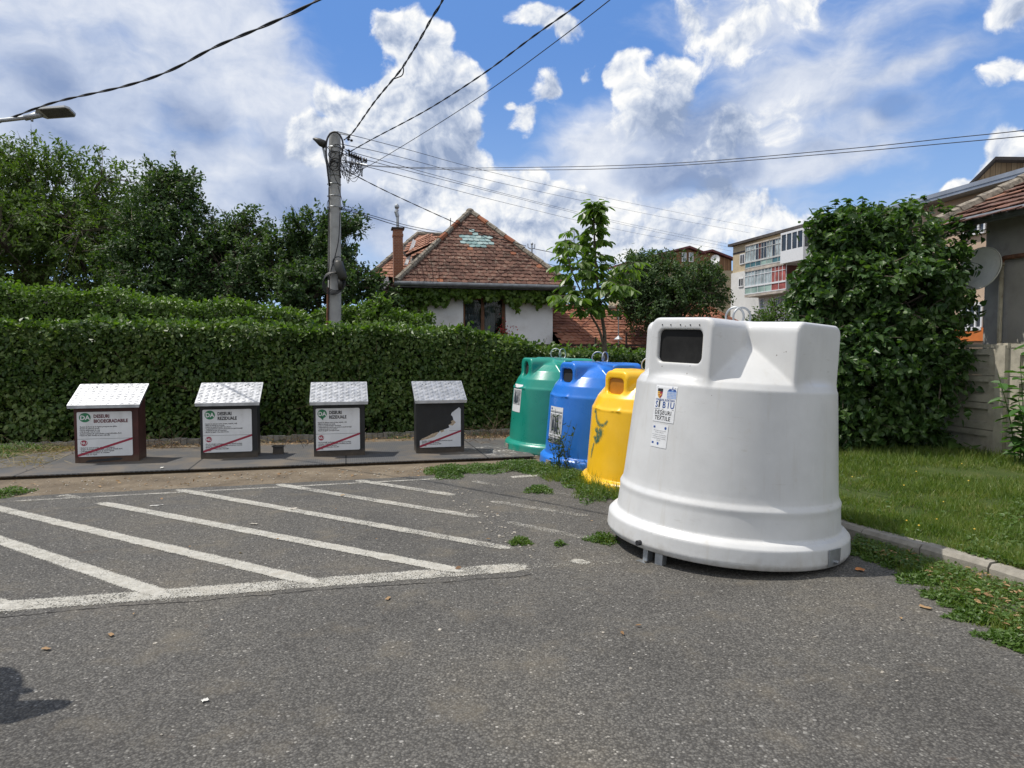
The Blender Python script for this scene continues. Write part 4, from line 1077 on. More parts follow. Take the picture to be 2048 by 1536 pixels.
def el(px, py, Y, rx, ry, rd=None):                       # ellipsoid from a place in the view and radii in pixels, at depth Y
    k = Y / F; return (D(px, py, Y), rx * k, (rd if rd else (rx + ry) / 2) * k, ry * k)
MAT['walnut_leaf'] = leaf_mat('walnut_leaf', [(.034, .072, .012), (.060, .108, .018), (.090, .145, .027), (.13, .185, .045)], .32, .62, clump=.8)
MAT['plum_leaf'] = leaf_mat('plum_leaf', [(.020, .050, .015), (.038, .080, .023), (.062, .110, .032), (.10, .150, .05)], .26, .6, clump=.9)
GT = 'garden trees behind the hedges'
tree('tree', 'broadest and tallest garden tree with yellowish green crown', 'tree', (D(60, 700, 22).x, 22, 0),
     [el(40, 400, 22, 150, 95), el(150, 420, 22, 140, 100), el(-60, 420, 22, 130, 120), el(90, 500, 21, 190, 90), el(230, 480, 22, 60, 90), el(20, 560, 20.5, 160, 60), el(180, 560, 20.5, 120, 50), el(95, 345, 22, 60, 42)], 1900, 26, .15, LANCE, MAT['walnut_leaf'], 21, (.4, 1.0), .45, .26, group=GT, width=1.25, gap=-.8, inner=.35)
tree('tree', 'dark tree with a pointed top beside the broad yellowish green one', 'tree', (D(335, 700, 20).x, 20, 0),
     [el(340, 400, 20, 38, 60), el(330, 470, 20, 75, 80), el(300, 540, 19.5, 90, 70), el(375, 520, 19.5, 60, 80), el(340, 590, 19, 120, 45), el(362, 380, 20, 24, 26)], 1000, 27, .112, OVAL, MAT['plum_leaf'], 22, (.3, .75), .75, .16, group=GT, gap=-.5)
tree('tree', 'lowest dark tree standing between the pointed one and the pole', 'tree', (D(480, 700, 19.6).x, 19.6, 0),
     [el(495, 500, 19.6, 45, 65), el(440, 520, 19.4, 40, 55), el(415, 470, 20, 26, 48), el(520, 545, 19.2, 62, 60), el(450, 580, 19, 90, 45)], 760, 27, .11, OVAL, MAT['plum_leaf'], 23, (.25, .65), .75, .13, group=GT, gap=-.35)
tree('tree', 'bushy dark tree directly behind the utility pole', 'tree', (D(650, 700, 19).x, 19, 0),
     [el(640, 505, 19, 62, 70), el(690, 500, 19, 45, 62), el(600, 545, 18.6, 50, 62), el(700, 560, 18.6, 58, 50), el(650, 585, 18.4, 100, 40), el(572, 500, 19, 18, 38), el(722, 590, 18.4, 50, 36)], 960, 27, .112, OVAL, MAT['plum_leaf'], 24, (.25, .65), .65, .14, group=GT, gap=-.45)
tree('tree', 'round dense dark tree in front of the timber attic', 'tree', (D(1345, 720, 20.5).x, 20.5, 0),
     [el(1290, 580, 20.5, 55, 62), el(1345, 570, 20.5, 70, 55), el(1395, 580, 20.5, 52, 50), el(1300, 615, 20.2, 55, 35), el(1340, 610, 20, 70, 38), el(1262, 565, 20.5, 40, 50), el(1295, 530, 20.6, 34, 28), el(1420, 570, 20.4, 26, 26)], 900, 28, .088, OVAL, MAT['plum_leaf'], 25, (.2, .5), .55, .14, group=GT, gap=-.9, inner=.35)
# leafy undergrowth between back hedge and trees, far
MAT['leaf_mid'] = leaf_mat('shrub_leaf', [(.03, .07, .012), (.055, .105, .018), (.08, .14, .025), (.11, .18, .04)], .35, .45)
tree('shrub', 'leafy green shrub below the young walnut tree', 'shrub', (D(1150, 700, 14.6).x, 14.6, 0), [el(1150, 665, 14.6, 42, 28), el(1120, 680, 14.6, 26, 24), el(1185, 690, 14.6, 40, 18)], 130, 24, .085, OVAL, MAT['leaf_mid'], 26, (.15, .35), .5, .03, limbs=8, trunk_top=1.4)
tree('shrub', 'pale green shrub between the white igloo and the apartment block', 'shrub', (D(1560, 690, 16).x, 16, 0), [el(1560, 640, 16, 46, 20), el(1590, 632, 16, 30, 26), el(1530, 655, 16, 34, 16), el(1600, 670, 16, 60, 30)], 120, 24, .10, LANCE, MAT['leaf_mid'], 27, (.15, .4), .8, .03, limbs=8, trunk_top=1.6, width=1.2)
tree('shrub', 'yellowish green shrub against the dark corner post of the white house', 'shrub', (D(790, 690, 16.8).x, 16.8, 0), [el(768, 622, 16.8, 22, 24), el(748, 640, 16.6, 30, 22), el(785, 646, 16.8, 14, 20)], 80, 24, .12, OVAL, MAT['hedge_leaf2'], 28, (.15, .4), .4, .03, limbs=8, trunk_top=2.0)
# ---- the big lilac bush on the right
MAT['lilac_leaf'] = leaf_mat('lilac_leaf', [(.024, .062, .017), (.044, .094, .024), (.072, .132, .034), (.115, .18, .05)], .32, .4)
tree('bush', 'big dark heart-leaved bush standing on the lawn before the grey house', 'bush', (D(1775, 850, 10.6).x, 10.6, LZ - .02),
     [el(1715, 480, 10.5, 66, 52), el(1810, 478, 10.5, 84, 50), el(1690, 590, 10.4, 80, 78), el(1790, 590, 10.2, 100, 88), el(1862, 540, 10.6, 60, 66), el(1735, 720, 10.2, 108, 88), el(1830, 720, 10.3, 80, 80), el(1710, 815, 10.2, 92, 58), el(1790, 830, 10.1, 100, 48), el(1640, 580, 10.6, 36, 56), el(1668, 462, 10.6, 30, 30), el(1888, 620, 10.7, 34, 46), el(1650, 690, 10.5, 48, 62), el(1898, 470, 10.7, 34, 22)],
     2300, 20, .086, HEART, MAT['lilac_leaf'], 31, (.14, .34), .35, .05, limbs=26, trunk_top=3.2, inner=.5, gap=-.45, nfreq=3.0, droop=.3)
# upright shoots above it
rg = np.random.RandomState(5); Pq = []; Aq = []
bo = [o_ for o_ in bpy.data.objects if o_.name == 'bush'][0]; mb = MB()
for (px, py, ln) in ((1672, 400, 40), (1700, 398, 30), (1722, 392, 36), (1652, 412, 24), (1745, 405, 26), (1772, 410, 22), (1822, 388, 44), (1853, 388, 40), (1880, 396, 30), (1632, 440, 28), (1898, 412, 20), (1610, 520, 16), (1604, 640, 18)):
    b = D(px, py + ln, 10.5 + rg.normal() * .15); tp = D(px + rg.uniform(-6, 6), py, b.y); mb.tube([b, b.lerp(tp, .6) + Vector((.01, 0, 0)), tp], [.006, .004, .002], 4)
    for k in range(11):
        f = rg.uniform(.1, 1); p = b.lerp(tp, f); an = rg.uniform(0, 6.28); Pq.append(tuple(p)); Aq.append((math.cos(an), math.sin(an), rg.uniform(-.35, .25)))
leaves('shoots', Pq, Aq, np.array([[0, 0, 1.0]] * len(Pq)) + rg.normal(size=(len(Pq), 3)) * .25, .095 * rg.uniform(.7, 1.15, len(Pq)), HEART, MAT['lilac_leaf'], bo)['kind'] = 'stuff'
mb.pieces('shoot_stem', MAT['bark'], bo)

# ---------------------------------------------------------------- the young walnut with its long compound leaves
def walnut():
    rg = np.random.RandomState(77); Yw = 13.2
    base = D(1212, 700, Yw); base.z = 0
    e = empty('walnut_tree', base, 'slender young walnut tree with large bright drooping leaflets beside the white house', 'tree')
    mb = MB(); P = []; A = []; NN = []; S = []
    main = resample([base, D(1210, 690, Yw), D(1205, 640, Yw), D(1195, 570, Yw), D(1190, 500, Yw), D(1188, 440, Yw), D(1190, 415, Yw)], 40)
    second = resample([base + Vector((.05, 0, 0)), D(1206, 690, Yw), D(1182, 630, Yw - .2), D(1160, 580, Yw - .3), D(1140, 530, Yw - .3), D(1130, 470, Yw - .2)], 30)
    third = resample([main[18], D(1230, 570, Yw + .3), D(1250, 540, Yw + .4), D(1262, 525, Yw + .4)], 16)
    fourth = resample([main[20], D(1165, 545, Yw + .4), D(1150, 500, Yw + .5), D(1148, 455, Yw + .4)], 16)
    fifth = resample([main[14], D(1170, 620, Yw - .5), D(1135, 600, Yw - .7), D(1120, 590, Yw - .8)], 16)
    sixth = resample([main[16], D(1215, 590, Yw - .5), D(1235, 570, Yw - .8), D(1245, 590, Yw - .9)], 16)
    mb.tube(main, [.045 * (1 - .8 * i / 39) for i in range(40)], 7); mb.tube(second, [.032 * (1 - .8 * i / 29) for i in range(30)], 6)
    for b in (third, fourth, fifth, sixth): mb.tube(b, [.018 * (1 - .75 * i / 15) for i in range(16)], 5)
    def compound(p, d, ln):
        d = d.normalized(); pts = []
        for i in range(6):
            f = i / 5; pts.append(p + d * ln * f + Vector((0, 0, -.28 * ln * f * f)))
        mb.tube(pts, [.005, .0045, .004, .0035, .003, .002], 4, False)
        side = d.cross(Z); side = side.normalized() if side.length > .1 else Vector((1, 0, 0))
        for i in (2, 3, 4):
            for sg in (-1, 1):
                a = side * sg * .8 + d * .45 + Vector((0, 0, -.6 - rg.uniform(0, .8))); P.append(tuple(pts[i])); A.append(tuple(a)); NN.append(tuple(Z + side * sg * .5 + Vector(rg.normal(size=3).tolist()) * .2)); S.append(rg.uniform(.13, .195) * (.8 + .1 * i))
        P.append(tuple(pts[5])); A.append(tuple(d * .7 + Vector((0, 0, -.6)))); NN.append(tuple(Z + d * .4)); S.append(rg.uniform(.16, .22))
    for br, st, n in ((main, 15, 58), (second, 12, 30), (third, 4, 14), (fourth, 3, 16), (fifth, 4, 14), (sixth, 4, 14)):
        for k in range(int(n * 1.0)):
            i = int(st + (len(br) - 1 - st) * ((k + rg.uniform()) / n)); p = br[min(i, len(br) - 1)]
            an = k * 2.4 + rg.uniform(-.5, .5); ln = rg.uniform(.18, .36) * (1.1 if br is not main else (1.25 - .5 * k / n))
            compound(p, Vector((math.cos(an), math.sin(an) * .9, rg.uniform(.1, .75))), ln)
    for k in range(5): compound(main[-1], Vector((math.cos(k * 1.3), math.sin(k * 1.3), 1.4)), .22)
    MAT['young_walnut'] = leaf_mat('young_walnut_leaf', [(.052, .108, .017), (.078, .145, .024), (.11, .18, .034), (.15, .225, .052)], .42, .38)
    leaves('crown', P, A, NN, S, OVAL, MAT['young_walnut'], e, .95); mb.build('trunk', MAT['bark'], e)
walnut()
# ---------------------------------------------------------------- roofs of real tiles
def tile_mat(name, cols, lichen=(.42, .38, .30), lamt=.4):
    m, t, b = new_mat(name); r = t.rnd(); o = t.obj()
    k = len(cols) - 1
    c = t.ramp(r, [(i / k, cc) for i, cc in enumerate(cols)])
    c = t.mix(t.math('MULTIPLY', t.ss(t.noise(o, 9, 6, .7), .52, .70), lamt), c, lichen)
    c = t.mix(t.math('MULTIPLY', t.ss(t.noise(o, 2.2, 5, .6), .5, .75), .45), c, [x * .45 for x in cols[0]])
    setb(t, b, col=c, rough=.88, spec=.25, nrm=t.bump(t.noise(o, 50, 4), .3, .01))
    return m
MAT['tile_old'] = tile_mat('weathered_brown_tile', [(.075, .038, .028), (.105, .053, .040), (.135, .070, .052), (.17, .090, .065)], lamt=.45)
MAT['tile_pink'] = tile_mat('pale_red_tile', [(.22, .105, .07), (.27, .13, .085), (.31, .155, .105), (.36, .19, .13)], lamt=.25)
MAT['tile_red'] = tile_mat('red_tile', [(.15, .055, .034), (.20, .078, .045), (.25, .10, .058), (.29, .13, .08)], lamt=.3)
MAT['tile_blue'] = tile_mat('turquoise_glazed_tile', [(.15, .25, .25), (.21, .31, .31), (.27, .37, .37), (.33, .42, .41)], lamt=.35)
MAT['tile_orange'] = tile_mat('new_orange_tile', [(.20, .075, .04), (.24, .09, .05), (.27, .105, .055), (.30, .12, .065)], lamt=.1)
MAT['mortar'] = plain('lichened_ridge_mortar', (.20, .175, .14), .92, var=.45, scale=16, bump=.6, bscale=40)
MAT['under'] = plain('roof_underside', (.045, .032, .024), .9, var=.3, scale=10)
def inside(p, poly):
    x, y = p; c = False; n = len(poly)
    for i in range(n):
        (ax, ay), (bx, by) = poly[i], poly[(i + 1) % n]
        if (ay > y) != (by > y) and x < (bx - ax) * (y - ay) / (by - ay) + ax: c = not c
    return c
def tile_plane(mb, O, eu, ev, poly, tw, th, seed, special=None, lift=.028):
    rg = random.Random(seed); O = Vector(O); nn = eu.cross(ev).normalized()
    if nn.z < 0: nn = -nn
    mx = max(p[0] for p in poly); mn = min(p[0] for p in poly); my = max(p[1] for p in poly); rows = int(my / th) + 1
    for j in range(-1, rows):
        v = j * th
        for i in range(int(mn / tw) - 1, int(mx / tw) + 2):
            u = (i + (.5 if j % 2 else 0)) * tw + rg.uniform(-.006, .006)
            if not inside((u, max(.01, v + th * .6)), poly): continue
            w = tw * .485; tl = rg.uniform(-.008, .008); sl = rg.uniform(-.012, .012); dz = rg.uniform(-.006, .006)
            shp = [(-w, th * 1.5), (-w, th * .16), (-w * .62, th * .05), (0, 0), (w * .62, th * .05), (w, th * .16), (w, th * 1.5)]
            vs = []
            for (a, c) in shp:
                h = lift * (1 - c / (th * 1.5)) + .012 + a * tl / w + dz
                vs.append(O + eu * (u + a + sl * c) + ev * (v + c) + nn * h)
            lo = [p - nn * .016 for p in vs[1:6]]
            mb.cur = special(u, v + th * .5, rg) if special else 0
            mb.add(vs + lo, [(0, 1, 2, 3, 4, 5, 6), (1, 7, 8, 2), (2, 8, 9, 3), (3, 9, 10, 4), (4, 10, 11, 5)])
    mb.cur = 0
def ridge_line(mb, a, b, seg=.34, r=.085, up=.03, seed=0):
    a, b = Vector(a), Vector(b); d = (b - a); L = d.length; d.normalize(); n = max(1, int(L / seg)); rg = random.Random(seed)
    for i in range(n):
        p = a + d * (L * i / n) + Z * (up + rg.uniform(-.008, .008)); q = a + d * (L * (i + 1.12) / n) + Z * (up + rg.uniform(-.008, .008))
        mb.cur = 1 if rg.random() < .05 else 0
        mb.tube([p, q], [r * 1.12, r * .92], 8)
    mb.cur = 0
MAT['wall_white'] = plain('limewashed_wall', (.74, .75, .77), .9, var=.05, scale=1.5, dirt=(.50, .48, .45), dirt_amt=.6)
MAT['timber_brown'] = plain('brown_window_timber', (.13, .055, .022), .6, var=.25, scale=10)
MAT['timber_and_shade'] = plain('dark_weathered_timber_and_shade', (.05, .038, .028), .85, var=.3, scale=12)
MAT['gutter'] = plain('grey_zinc_gutter', (.15, .16, .17), .5, .5, var=.2, scale=6)
MAT['curtain'] = plain('grey_net_curtain', (.15, .16, .19), .9, var=.15, scale=6)
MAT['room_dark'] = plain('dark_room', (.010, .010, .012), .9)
MAT['brick'] = plain('chimney_brick', (.30, .12, .065), .9, var=.35, scale=22, bump=.5, bscale=60, dirt=(.16, .09, .06), dirt_amt=.6)
def brick():
    m, t, b = new_mat('red_chimney_brick'); o = t.obj()
    mp = t.n('ShaderNodeMapping', {'Vector': o}); mp.inputs['Rotation'].default_value = (PI / 2, 0, 0)
    br = t.n('ShaderNodeTexBrick', {'Vector': mp.outputs[0], 'Color1': (.30, .12, .06, 1), 'Color2': (.24, .09, .05, 1), 'Mortar': (.36, .28, .22, 1), 'Scale': 5.0, 'Mortar Size': .018})
    c = t.mix(t.math('MULTIPLY', t.ss(t.noise(o, 6, 6, .7), .5, .75), .5), br.outputs[0], (.12, .07, .05))
    setb(t, b, col=c, rough=.9); return m
MAT['brick'] = brick()
def glass():
    m, t, b = new_mat('window_glass')
    tr = t.n('ShaderNodeBsdfTransparent', {0: (.75, .80, .80, 1)}); gl = t.n('ShaderNodeBsdfGlossy', {'Color': (.9, .9, .9, 1), 'Roughness': .03})
    fr = t.n('ShaderNodeFresnel', {0: 1.5}); f = t.math('ADD', t.math('MULTIPLY', fr.outputs[0], .3), .005)
    mx = t.n('ShaderNodeMixShader', {0: f, 1: tr.outputs[0], 2: gl.outputs[0]}); t.l.new(mx.outputs[0], t.nt.nodes['Material Output'].inputs[0]); return m
MAT['glass'] = glass()
# ---------------------------------------------------------------- the white house
W0 = D(822, 700, 19.3); W0.z = 0
WW, EH = 4.19, 3.47
house = empty('white_house', W0, 'small white house with steep brown tiled roof and turquoise repair patch', 'house')
def HP(s, d, z): return W0 + U * s - N * d + Z * z         # s along the front, d behind it
win0, win1 = 1.50, 2.76; wz0, wz1 = 1.45, 3.12
mb = MB()
for (a, b, z0, z1) in ((0, win0, 0, EH + .1), (win1, WW, 0, EH + .1), (win0, win1, 0, wz0), (win0, win1, wz1, EH + .1)):
    mb.frame_box(HP(a, 0, z0), U * (b - a), -N * .35, Z * (z1 - z0))
mb.frame_box(HP(0, .35, 0), U * .3, -N * 7, Z * (EH + .1)); mb.frame_box(HP(WW - .3, .35, 0), U * .3, -N * 7, Z * (EH + .1)); mb.frame_box(HP(.3, 7.05, 0), U * (WW - .6), -N * .3, Z * (EH + .1))
mb.build('wall', MAT['wall_white'], house)
# roof
AP = HP(2.06, 1.95, 5.93); OV = .42; E0 = HP(-OV, -.45, EH); E1 = HP(WW + OV, -.45, EH)
wid = (E1 - E0).length; apx = 2.08 + OV; run = 2.40; rise = 5.93 - EH; sl = math.hypot(run, rise)
evf = (-N * run + Z * rise).normalized()
mb = MB()
def special(u, v, rg):
    if sl * .47 < v < sl * .665 and apx - .44 + .25 * (v < sl * .5) < u < apx + .48 - .25 * (v < sl * .52): return 2
    if sl * .655 < v < sl * .74 and apx - .16 < u < apx + .04: return 2
    return 3 if rg.random() < .012 else 0
tile_plane(mb, E0, U, evf, [(0, -.05), (wid, -.05), (apx, sl + .02)], .172, .148, 3, special)
RB_ = HP(2.06, 8, 5.93); backL = HP(-OV, 8, EH); backR = HP(WW + OV, 8, EH)
wl = 2.08 + OV; sll = math.hypot(wl, rise); evl = (U * wl + Z * rise).normalized()
tile_plane(mb, E0, -N, evl, [(0, 0), (8.45, 0), (8.45, sll), (2.40, sll)], .172, .148, 4, None)
wr = WW + OV - 2.08; slr = math.hypot(wr, rise); evr = (-U * wr + Z * rise).normalized()
tile_plane(mb, E1, -N, evr, [(0, 0), (8.45, 0), (8.45, slr), (2.40, slr)], .172, .148, 5, None)
roof = mb.build('roof', [MAT['tile_old'], MAT['tile_pink'], MAT['tile_blue'], MAT['tile_orange']], house)
mb = MB(); 
for tri in ((E0, E1, AP), (E0, AP, RB_, backL), (E1, backR, RB_, AP)): mb.prism([p - Z * .02 for p in tri], -Z * .10)
mb.prism([E0 - Z * .1, E1 - Z * .1, backR - Z * .1, backL - Z * .1], -Z * .05)
mb.build('roof_boards', MAT['under'], roof)
mb = MB(); ridge_line(mb, E0, AP, .36, .085, .04, 1); ridge_line(mb, E1, AP, .36, .085, .04, 2); ridge_line(mb, AP, RB_, .36, .085, .03, 3)
mb.sphere(AP + Z * .04, .13, (1, 1, .7)); mb.build('hip_ridge', [MAT['mortar'], MAT['tile_orange']], roof)
mb = MB(); g0, g1 = E0 + N * .07 - Z * .05, E1 + N * .07 - Z * .06
mb.tube([g0 - U * .06, g1 + U * .1], .068, 10); mb.frame_box(E0 - Z * .14 + N * .01, (E1 - E0), N * .02, Z * .10)
for k in range(7):
    p = g0.lerp(g1, (k + .5) / 7); mb.torus(p, N, Z, .070, .007, 14, 4)
mb.build('gutter', MAT['gutter'], house)
mb = MB(); mb.frame_box(HP(-.15, -.02, 0), U * .15, -N * .15, Z * (EH - .1)); mb.build('corner_post', MAT['timber_and_shade'], house)
# window
wn = empty('window', HP(win0, 0, wz0)); ORG[wn.name] = ORG[house.name]; wn.location = HP(win0, 0, wz0) - W0; wn.parent = house; ORG[wn.name] = HP(win0, 0, wz0)
def sub(mbx, name, mat, smooth=False): return mbx.build(name, MAT[mat], wn, smooth)
mb = MB(); fw = win1 - win0; hh = wz1 - wz0
for (a, b, z0, z1) in ((0, .07, 0, hh), (fw - .09, fw, 0, hh), (.545, .64, 0, hh), (.07, .545, 0, .07), (.64, fw - .09, 0, .07), (.07, .545, hh - .07, hh), (.64, fw - .09, hh - .07, hh)):
    mb.frame_box(HP(win0 + a, .10, wz0 + z0), U * (b - a), -N * .07, Z * (z1 - z0))
mb.frame_box(HP(win0 - .03, -.06, wz0 - .05), U * (fw + .06), -N * .14, Z * .05)
sub(mb, 'frame', 'timber_brown')
mb = MB()
for (a, b) in ((.07, .545), (.64, fw - .09)): mb.frame_box(HP(win0 + a, .135, wz0 + .07), U * (b - a), -N * .006, Z * (hh - .14))
sub(mb, 'pane', 'glass')
mb = MB()
for (a, b, z0) in ((.08, .54, .0), (.66, .98, .0)):
    n = 40; vs = []; 
    for i in range(n + 1):
        s_ = a + (b - a) * i / n; dd = .24 + .022 * math.sin(i * 1.15 + a) + .01 * math.sin(i * 2.9)
        vs += [HP(win0 + s_, dd, wz0 + z0), HP(win0 + s_, dd + .01, wz1 - .05)]
    mb.add(vs, [(2 * i, 2 * i + 2, 2 * i + 3, 2 * i + 1) for i in range(n)])
sub(mb, 'curtain', 'curtain', True)
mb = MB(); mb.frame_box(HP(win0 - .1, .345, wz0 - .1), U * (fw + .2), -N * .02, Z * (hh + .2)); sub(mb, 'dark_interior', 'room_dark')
mb = MB()
for k in range(1, 5): mb.frame_box(HP(win0 + .07, .125, wz0 + hh * (.36 + .12 * k)), U * .475, -N * .006, Z * .008)
for k in range(1, 4): mb.frame_box(HP(win0 + .07 + .12 * k, .122, wz0 + hh * .42), U * .006, -N * .005, Z * (hh * .55))
sub(mb, 'glass_reflection_bars', 'timber_and_shade')  # thin dark bars stand for a grid reflected in the pane
# service mast and short rod on the roof
mb = MB(); mp = D(1064, 552, 20.6); mt = D(1064, 489, 20.6); mb.tube([mp - Z * .3, mt], .022, 8)
mb.tube([mt - Z * .14, mt - Z * .1 - U * .12, mt - U * .13 + Z * .02], .014, 6); mb.tube([mt - Z * .14, mt - Z * .1 + U * .08, mt + U * .09 + Z * .02], .014, 6); mb.sphere(mt + Z * .02, .04)
mb.tube([mp - Z * .05, mp + Z * .05], [.12, .03], 8); mb.build('service_mast', MAT['galv'], house)
mb = MB(); rp = D(901, 450, 20.9); mb.tube([rp - Z * .1, D(901, 436, 20.9)], .014, 6); mb.build('roof_rod', MAT['gutter'], house)
# chimney with flue
C0 = D(797, 560, 21.2); cw = .29; mb = MB(); ct = D(797, 458, 21.2).z
mb.frame_box(C0 - U * cw / 2 - Z * .4, U * cw, -N * .32, Z * (ct - C0.z + .4)); mb.frame_box(C0 - U * (cw / 2 + .015) + N * .015 + Z * (ct - C0.z - .22), U * (cw + .03), -N * .35, Z * .08)
ch = mb.build('chimney', MAT['brick'], house)
mb = MB(); top = C0.copy(); top.z = ct; mb.frame_box(top - U * (cw / 2 + .05) + N * .05, U * (cw + .1), -N * .42, Z * .05); mb.build('chimney_cap', MAT['timber_and_shade'], ch)
mb = MB(); c_ = top - N * .16; f1 = D(798, 433, 21.36).z; f2 = D(796, 410, 21.36).z
mb.tube([c_, Vector((c_.x, c_.y, f1))], .045, 10); mb.tube([Vector((c_.x, c_.y, f1)), Vector((c_.x - .04, c_.y, f1 + .14)), Vector((c_.x - .01, c_.y, f1 + .22))], [.06, .065, .05], 10)
mb.sphere((c_.x - .02, c_.y, f2 - .05), .075, (1, 1, 1.2)); mb.build('flue', MAT['galv'], ch)
# lower wing behind, with its dormer
O2 = D(743, 549, 22.6); r2, h2 = 2.15, 1.72; ev2 = (-N * r2 + Z * h2).normalized(); s2 = math.hypot(r2, h2)
wing = mb = MB(); tile_plane(mb, O2, U, ev2, [(0, -.05), (3.2, -.05), (3.2, s2), (1.75, s2)], .19, .17, 8)
wr_ = mb.build('wing_roof', [MAT['tile_pink']], house)
mb = MB(); P4 = [O2, O2 + U * 3.2, O2 + U * 3.2 + ev2 * s2, O2 + U * 1.75 + ev2 * s2]; mb.prism([p - Z * .02 for p in P4], -Z * .08)
mb.prism([O2 - Z * .02, O2 + U * 1.75 + ev2 * s2 - Z * .02, O2 + U * 1.75 + ev2 * s2 - N * 3 - Z * .02, O2 - N * 4 - Z * .02], -Z * .06); mb.build('wing_boards', MAT['under'], wr_)
mb = MB(); ridge_line(mb, O2, P4[3], .36, .085, .03, 6); ridge_line(mb, P4[3], P4[2], .36, .085, .03, 7); mb.build('wing_ridge', [MAT['mortar'], MAT['mortar']], wr_)
mb = MB(); w2 = O2 + U * .3 - N * .35; mb.frame_box(Vector((w2.x, w2.y, 0)), U * 2.9, -N * .3, Z * (O2.z + .12)); mb.build('wing_wall', MAT['timber_and_shade'], house)  # wall coloured dark brown to stand for the shadow under the wing roof
# dormer on the left slope of the main roof
a, b, c, d_ = D(836, 470, 22.4), D(884, 466, 22.6), D(872, 480, 21.8), D(812, 508, 21.6)
mb = MB(); eu_ = (c - d_).normalized(); ev_ = ((a + b) / 2 - (c + d_) / 2); ev_ = (ev_ - eu_ * ev_.dot(eu_)); hL = ev_.length; ev_.normalize(); Ld = (c - d_).length
tile_plane(mb, d_, eu_, ev_, [(0, -.02), (Ld, -.02), (Ld, hL), (.25, hL)], .19, .16, 12); dr = mb.build('dormer_roof', [MAT['tile_pink']], house)
mb = MB(); mb.prism([d_ - Z * .03, c - Z * .03, c + ev_ * hL - Z * .03, d_ + ev_ * hL - Z * .03], -Z * .07); mb.build('dormer_boards', MAT['under'], dr)
mb = MB(); q0 = D(826, 512, 22.0); mb.frame_box(Vector((q0.x, q0.y, EH + .3)), eu_.normalized() * .12, -N * .9, Z * (q0.z - EH - .3)); mb.frame_box(D(833, 538, 21.9), U * .75, -N * .1, Z * .5); mb.build('dormer_cheek', MAT['concrete'], house)
mb = MB(); mb.prism([D(826, 478, 21.9), D(832, 482, 21.9), D(815, 530, 21.5), D(808, 530, 21.5)], (0, .05, .0)); mb.prism([D(756, 575, 20.6), D(775, 552, 20.7), D(779, 566, 20.7), D(765, 582, 20.6)], (0, .05, 0)); mb.pieces('white_flashing', MAT['wall_white'], house)

# the vine along the eaves
vn = empty('grapevine', HP(-.1, -.1, 0), 'green grapevine trained along the eaves of the white house', 'vine')
rg = np.random.RandomState(9); nl = 2600
s_ = rg.uniform(-.35, WW + .3, nl); hang = np.interp(s_, [-.35, .2, .8, 1.3, 1.9, 2.5, 3.0, 3.6, 4.2, 4.5], [.80, .72, .40, .30, .26, .26, .46, .36, .42, .46]) * (1 + .3 * np.sin(s_ * 9) + .2 * np.sin(s_ * 21))
zz = 3.36 - rg.uniform(0, 1, nl) ** 1.15 * hang
P = np.array(HP(0, 0, 0))[None] + np.array(U)[None] * s_[:, None] + np.array(N)[None] * rg.uniform(.08, .42, nl)[:, None] + np.array([0, 0, 1.])[None] * zz[:, None]
MAT['vine_leaf'] = leaf_mat('vine_leaf', [(.05, .10, .014), (.075, .14, .02), (.11, .18, .03), (.15, .22, .04)], .4, .45)
leaves('foliage', P, nrmz(rg.normal(size=(nl, 3)) * .7 + np.array([0, 0, -.6])), nrmz(np.array(N)[None] + np.array([0, 0, .7])[None] + rg.normal(size=(nl, 3)) * .5), .125 * rg.uniform(.55, 1.2, nl), LOBED, MAT['vine_leaf'], vn)
mb = MB(); mb.tube(resample([HP(-.08, -.1, 0), HP(-.1, -.12, 1.8), HP(.1, -.15, 3.0), HP(1.2, -.25, 3.2), HP(2.6, -.25, 3.15), HP(4.3, -.25, 3.1)], 40), .022, 6); mb.build('stem', MAT['bark'], vn)
# red flowers at the window
fl = empty('geranium', HP(2.66, -.12, 1.2), 'red geranium flowering under the window of the white house', 'flower')
MAT['petal'] = plain('red_petal', (.42, .03, .04), .6, var=.3, scale=30)
n = 150; c0 = np.array(HP(2.7, -.16, 2.08)); P = c0 + rg.normal(size=(n, 3)) * np.array([.15, .06, .16]); leaves('petals', P, rand_unit(rg, n), rand_unit(rg, n), .05, OVAL, MAT['petal'], fl, 1.3)
P = c0 + np.array([0, 0, -.2]) + rg.normal(size=(160, 3)) * np.array([.18, .08, .16]); leaves('foliage', P, rand_unit(rg, 160), rand_unit(rg, 160), .06, OVAL, MAT['leaf_mid'], fl, 1.5)

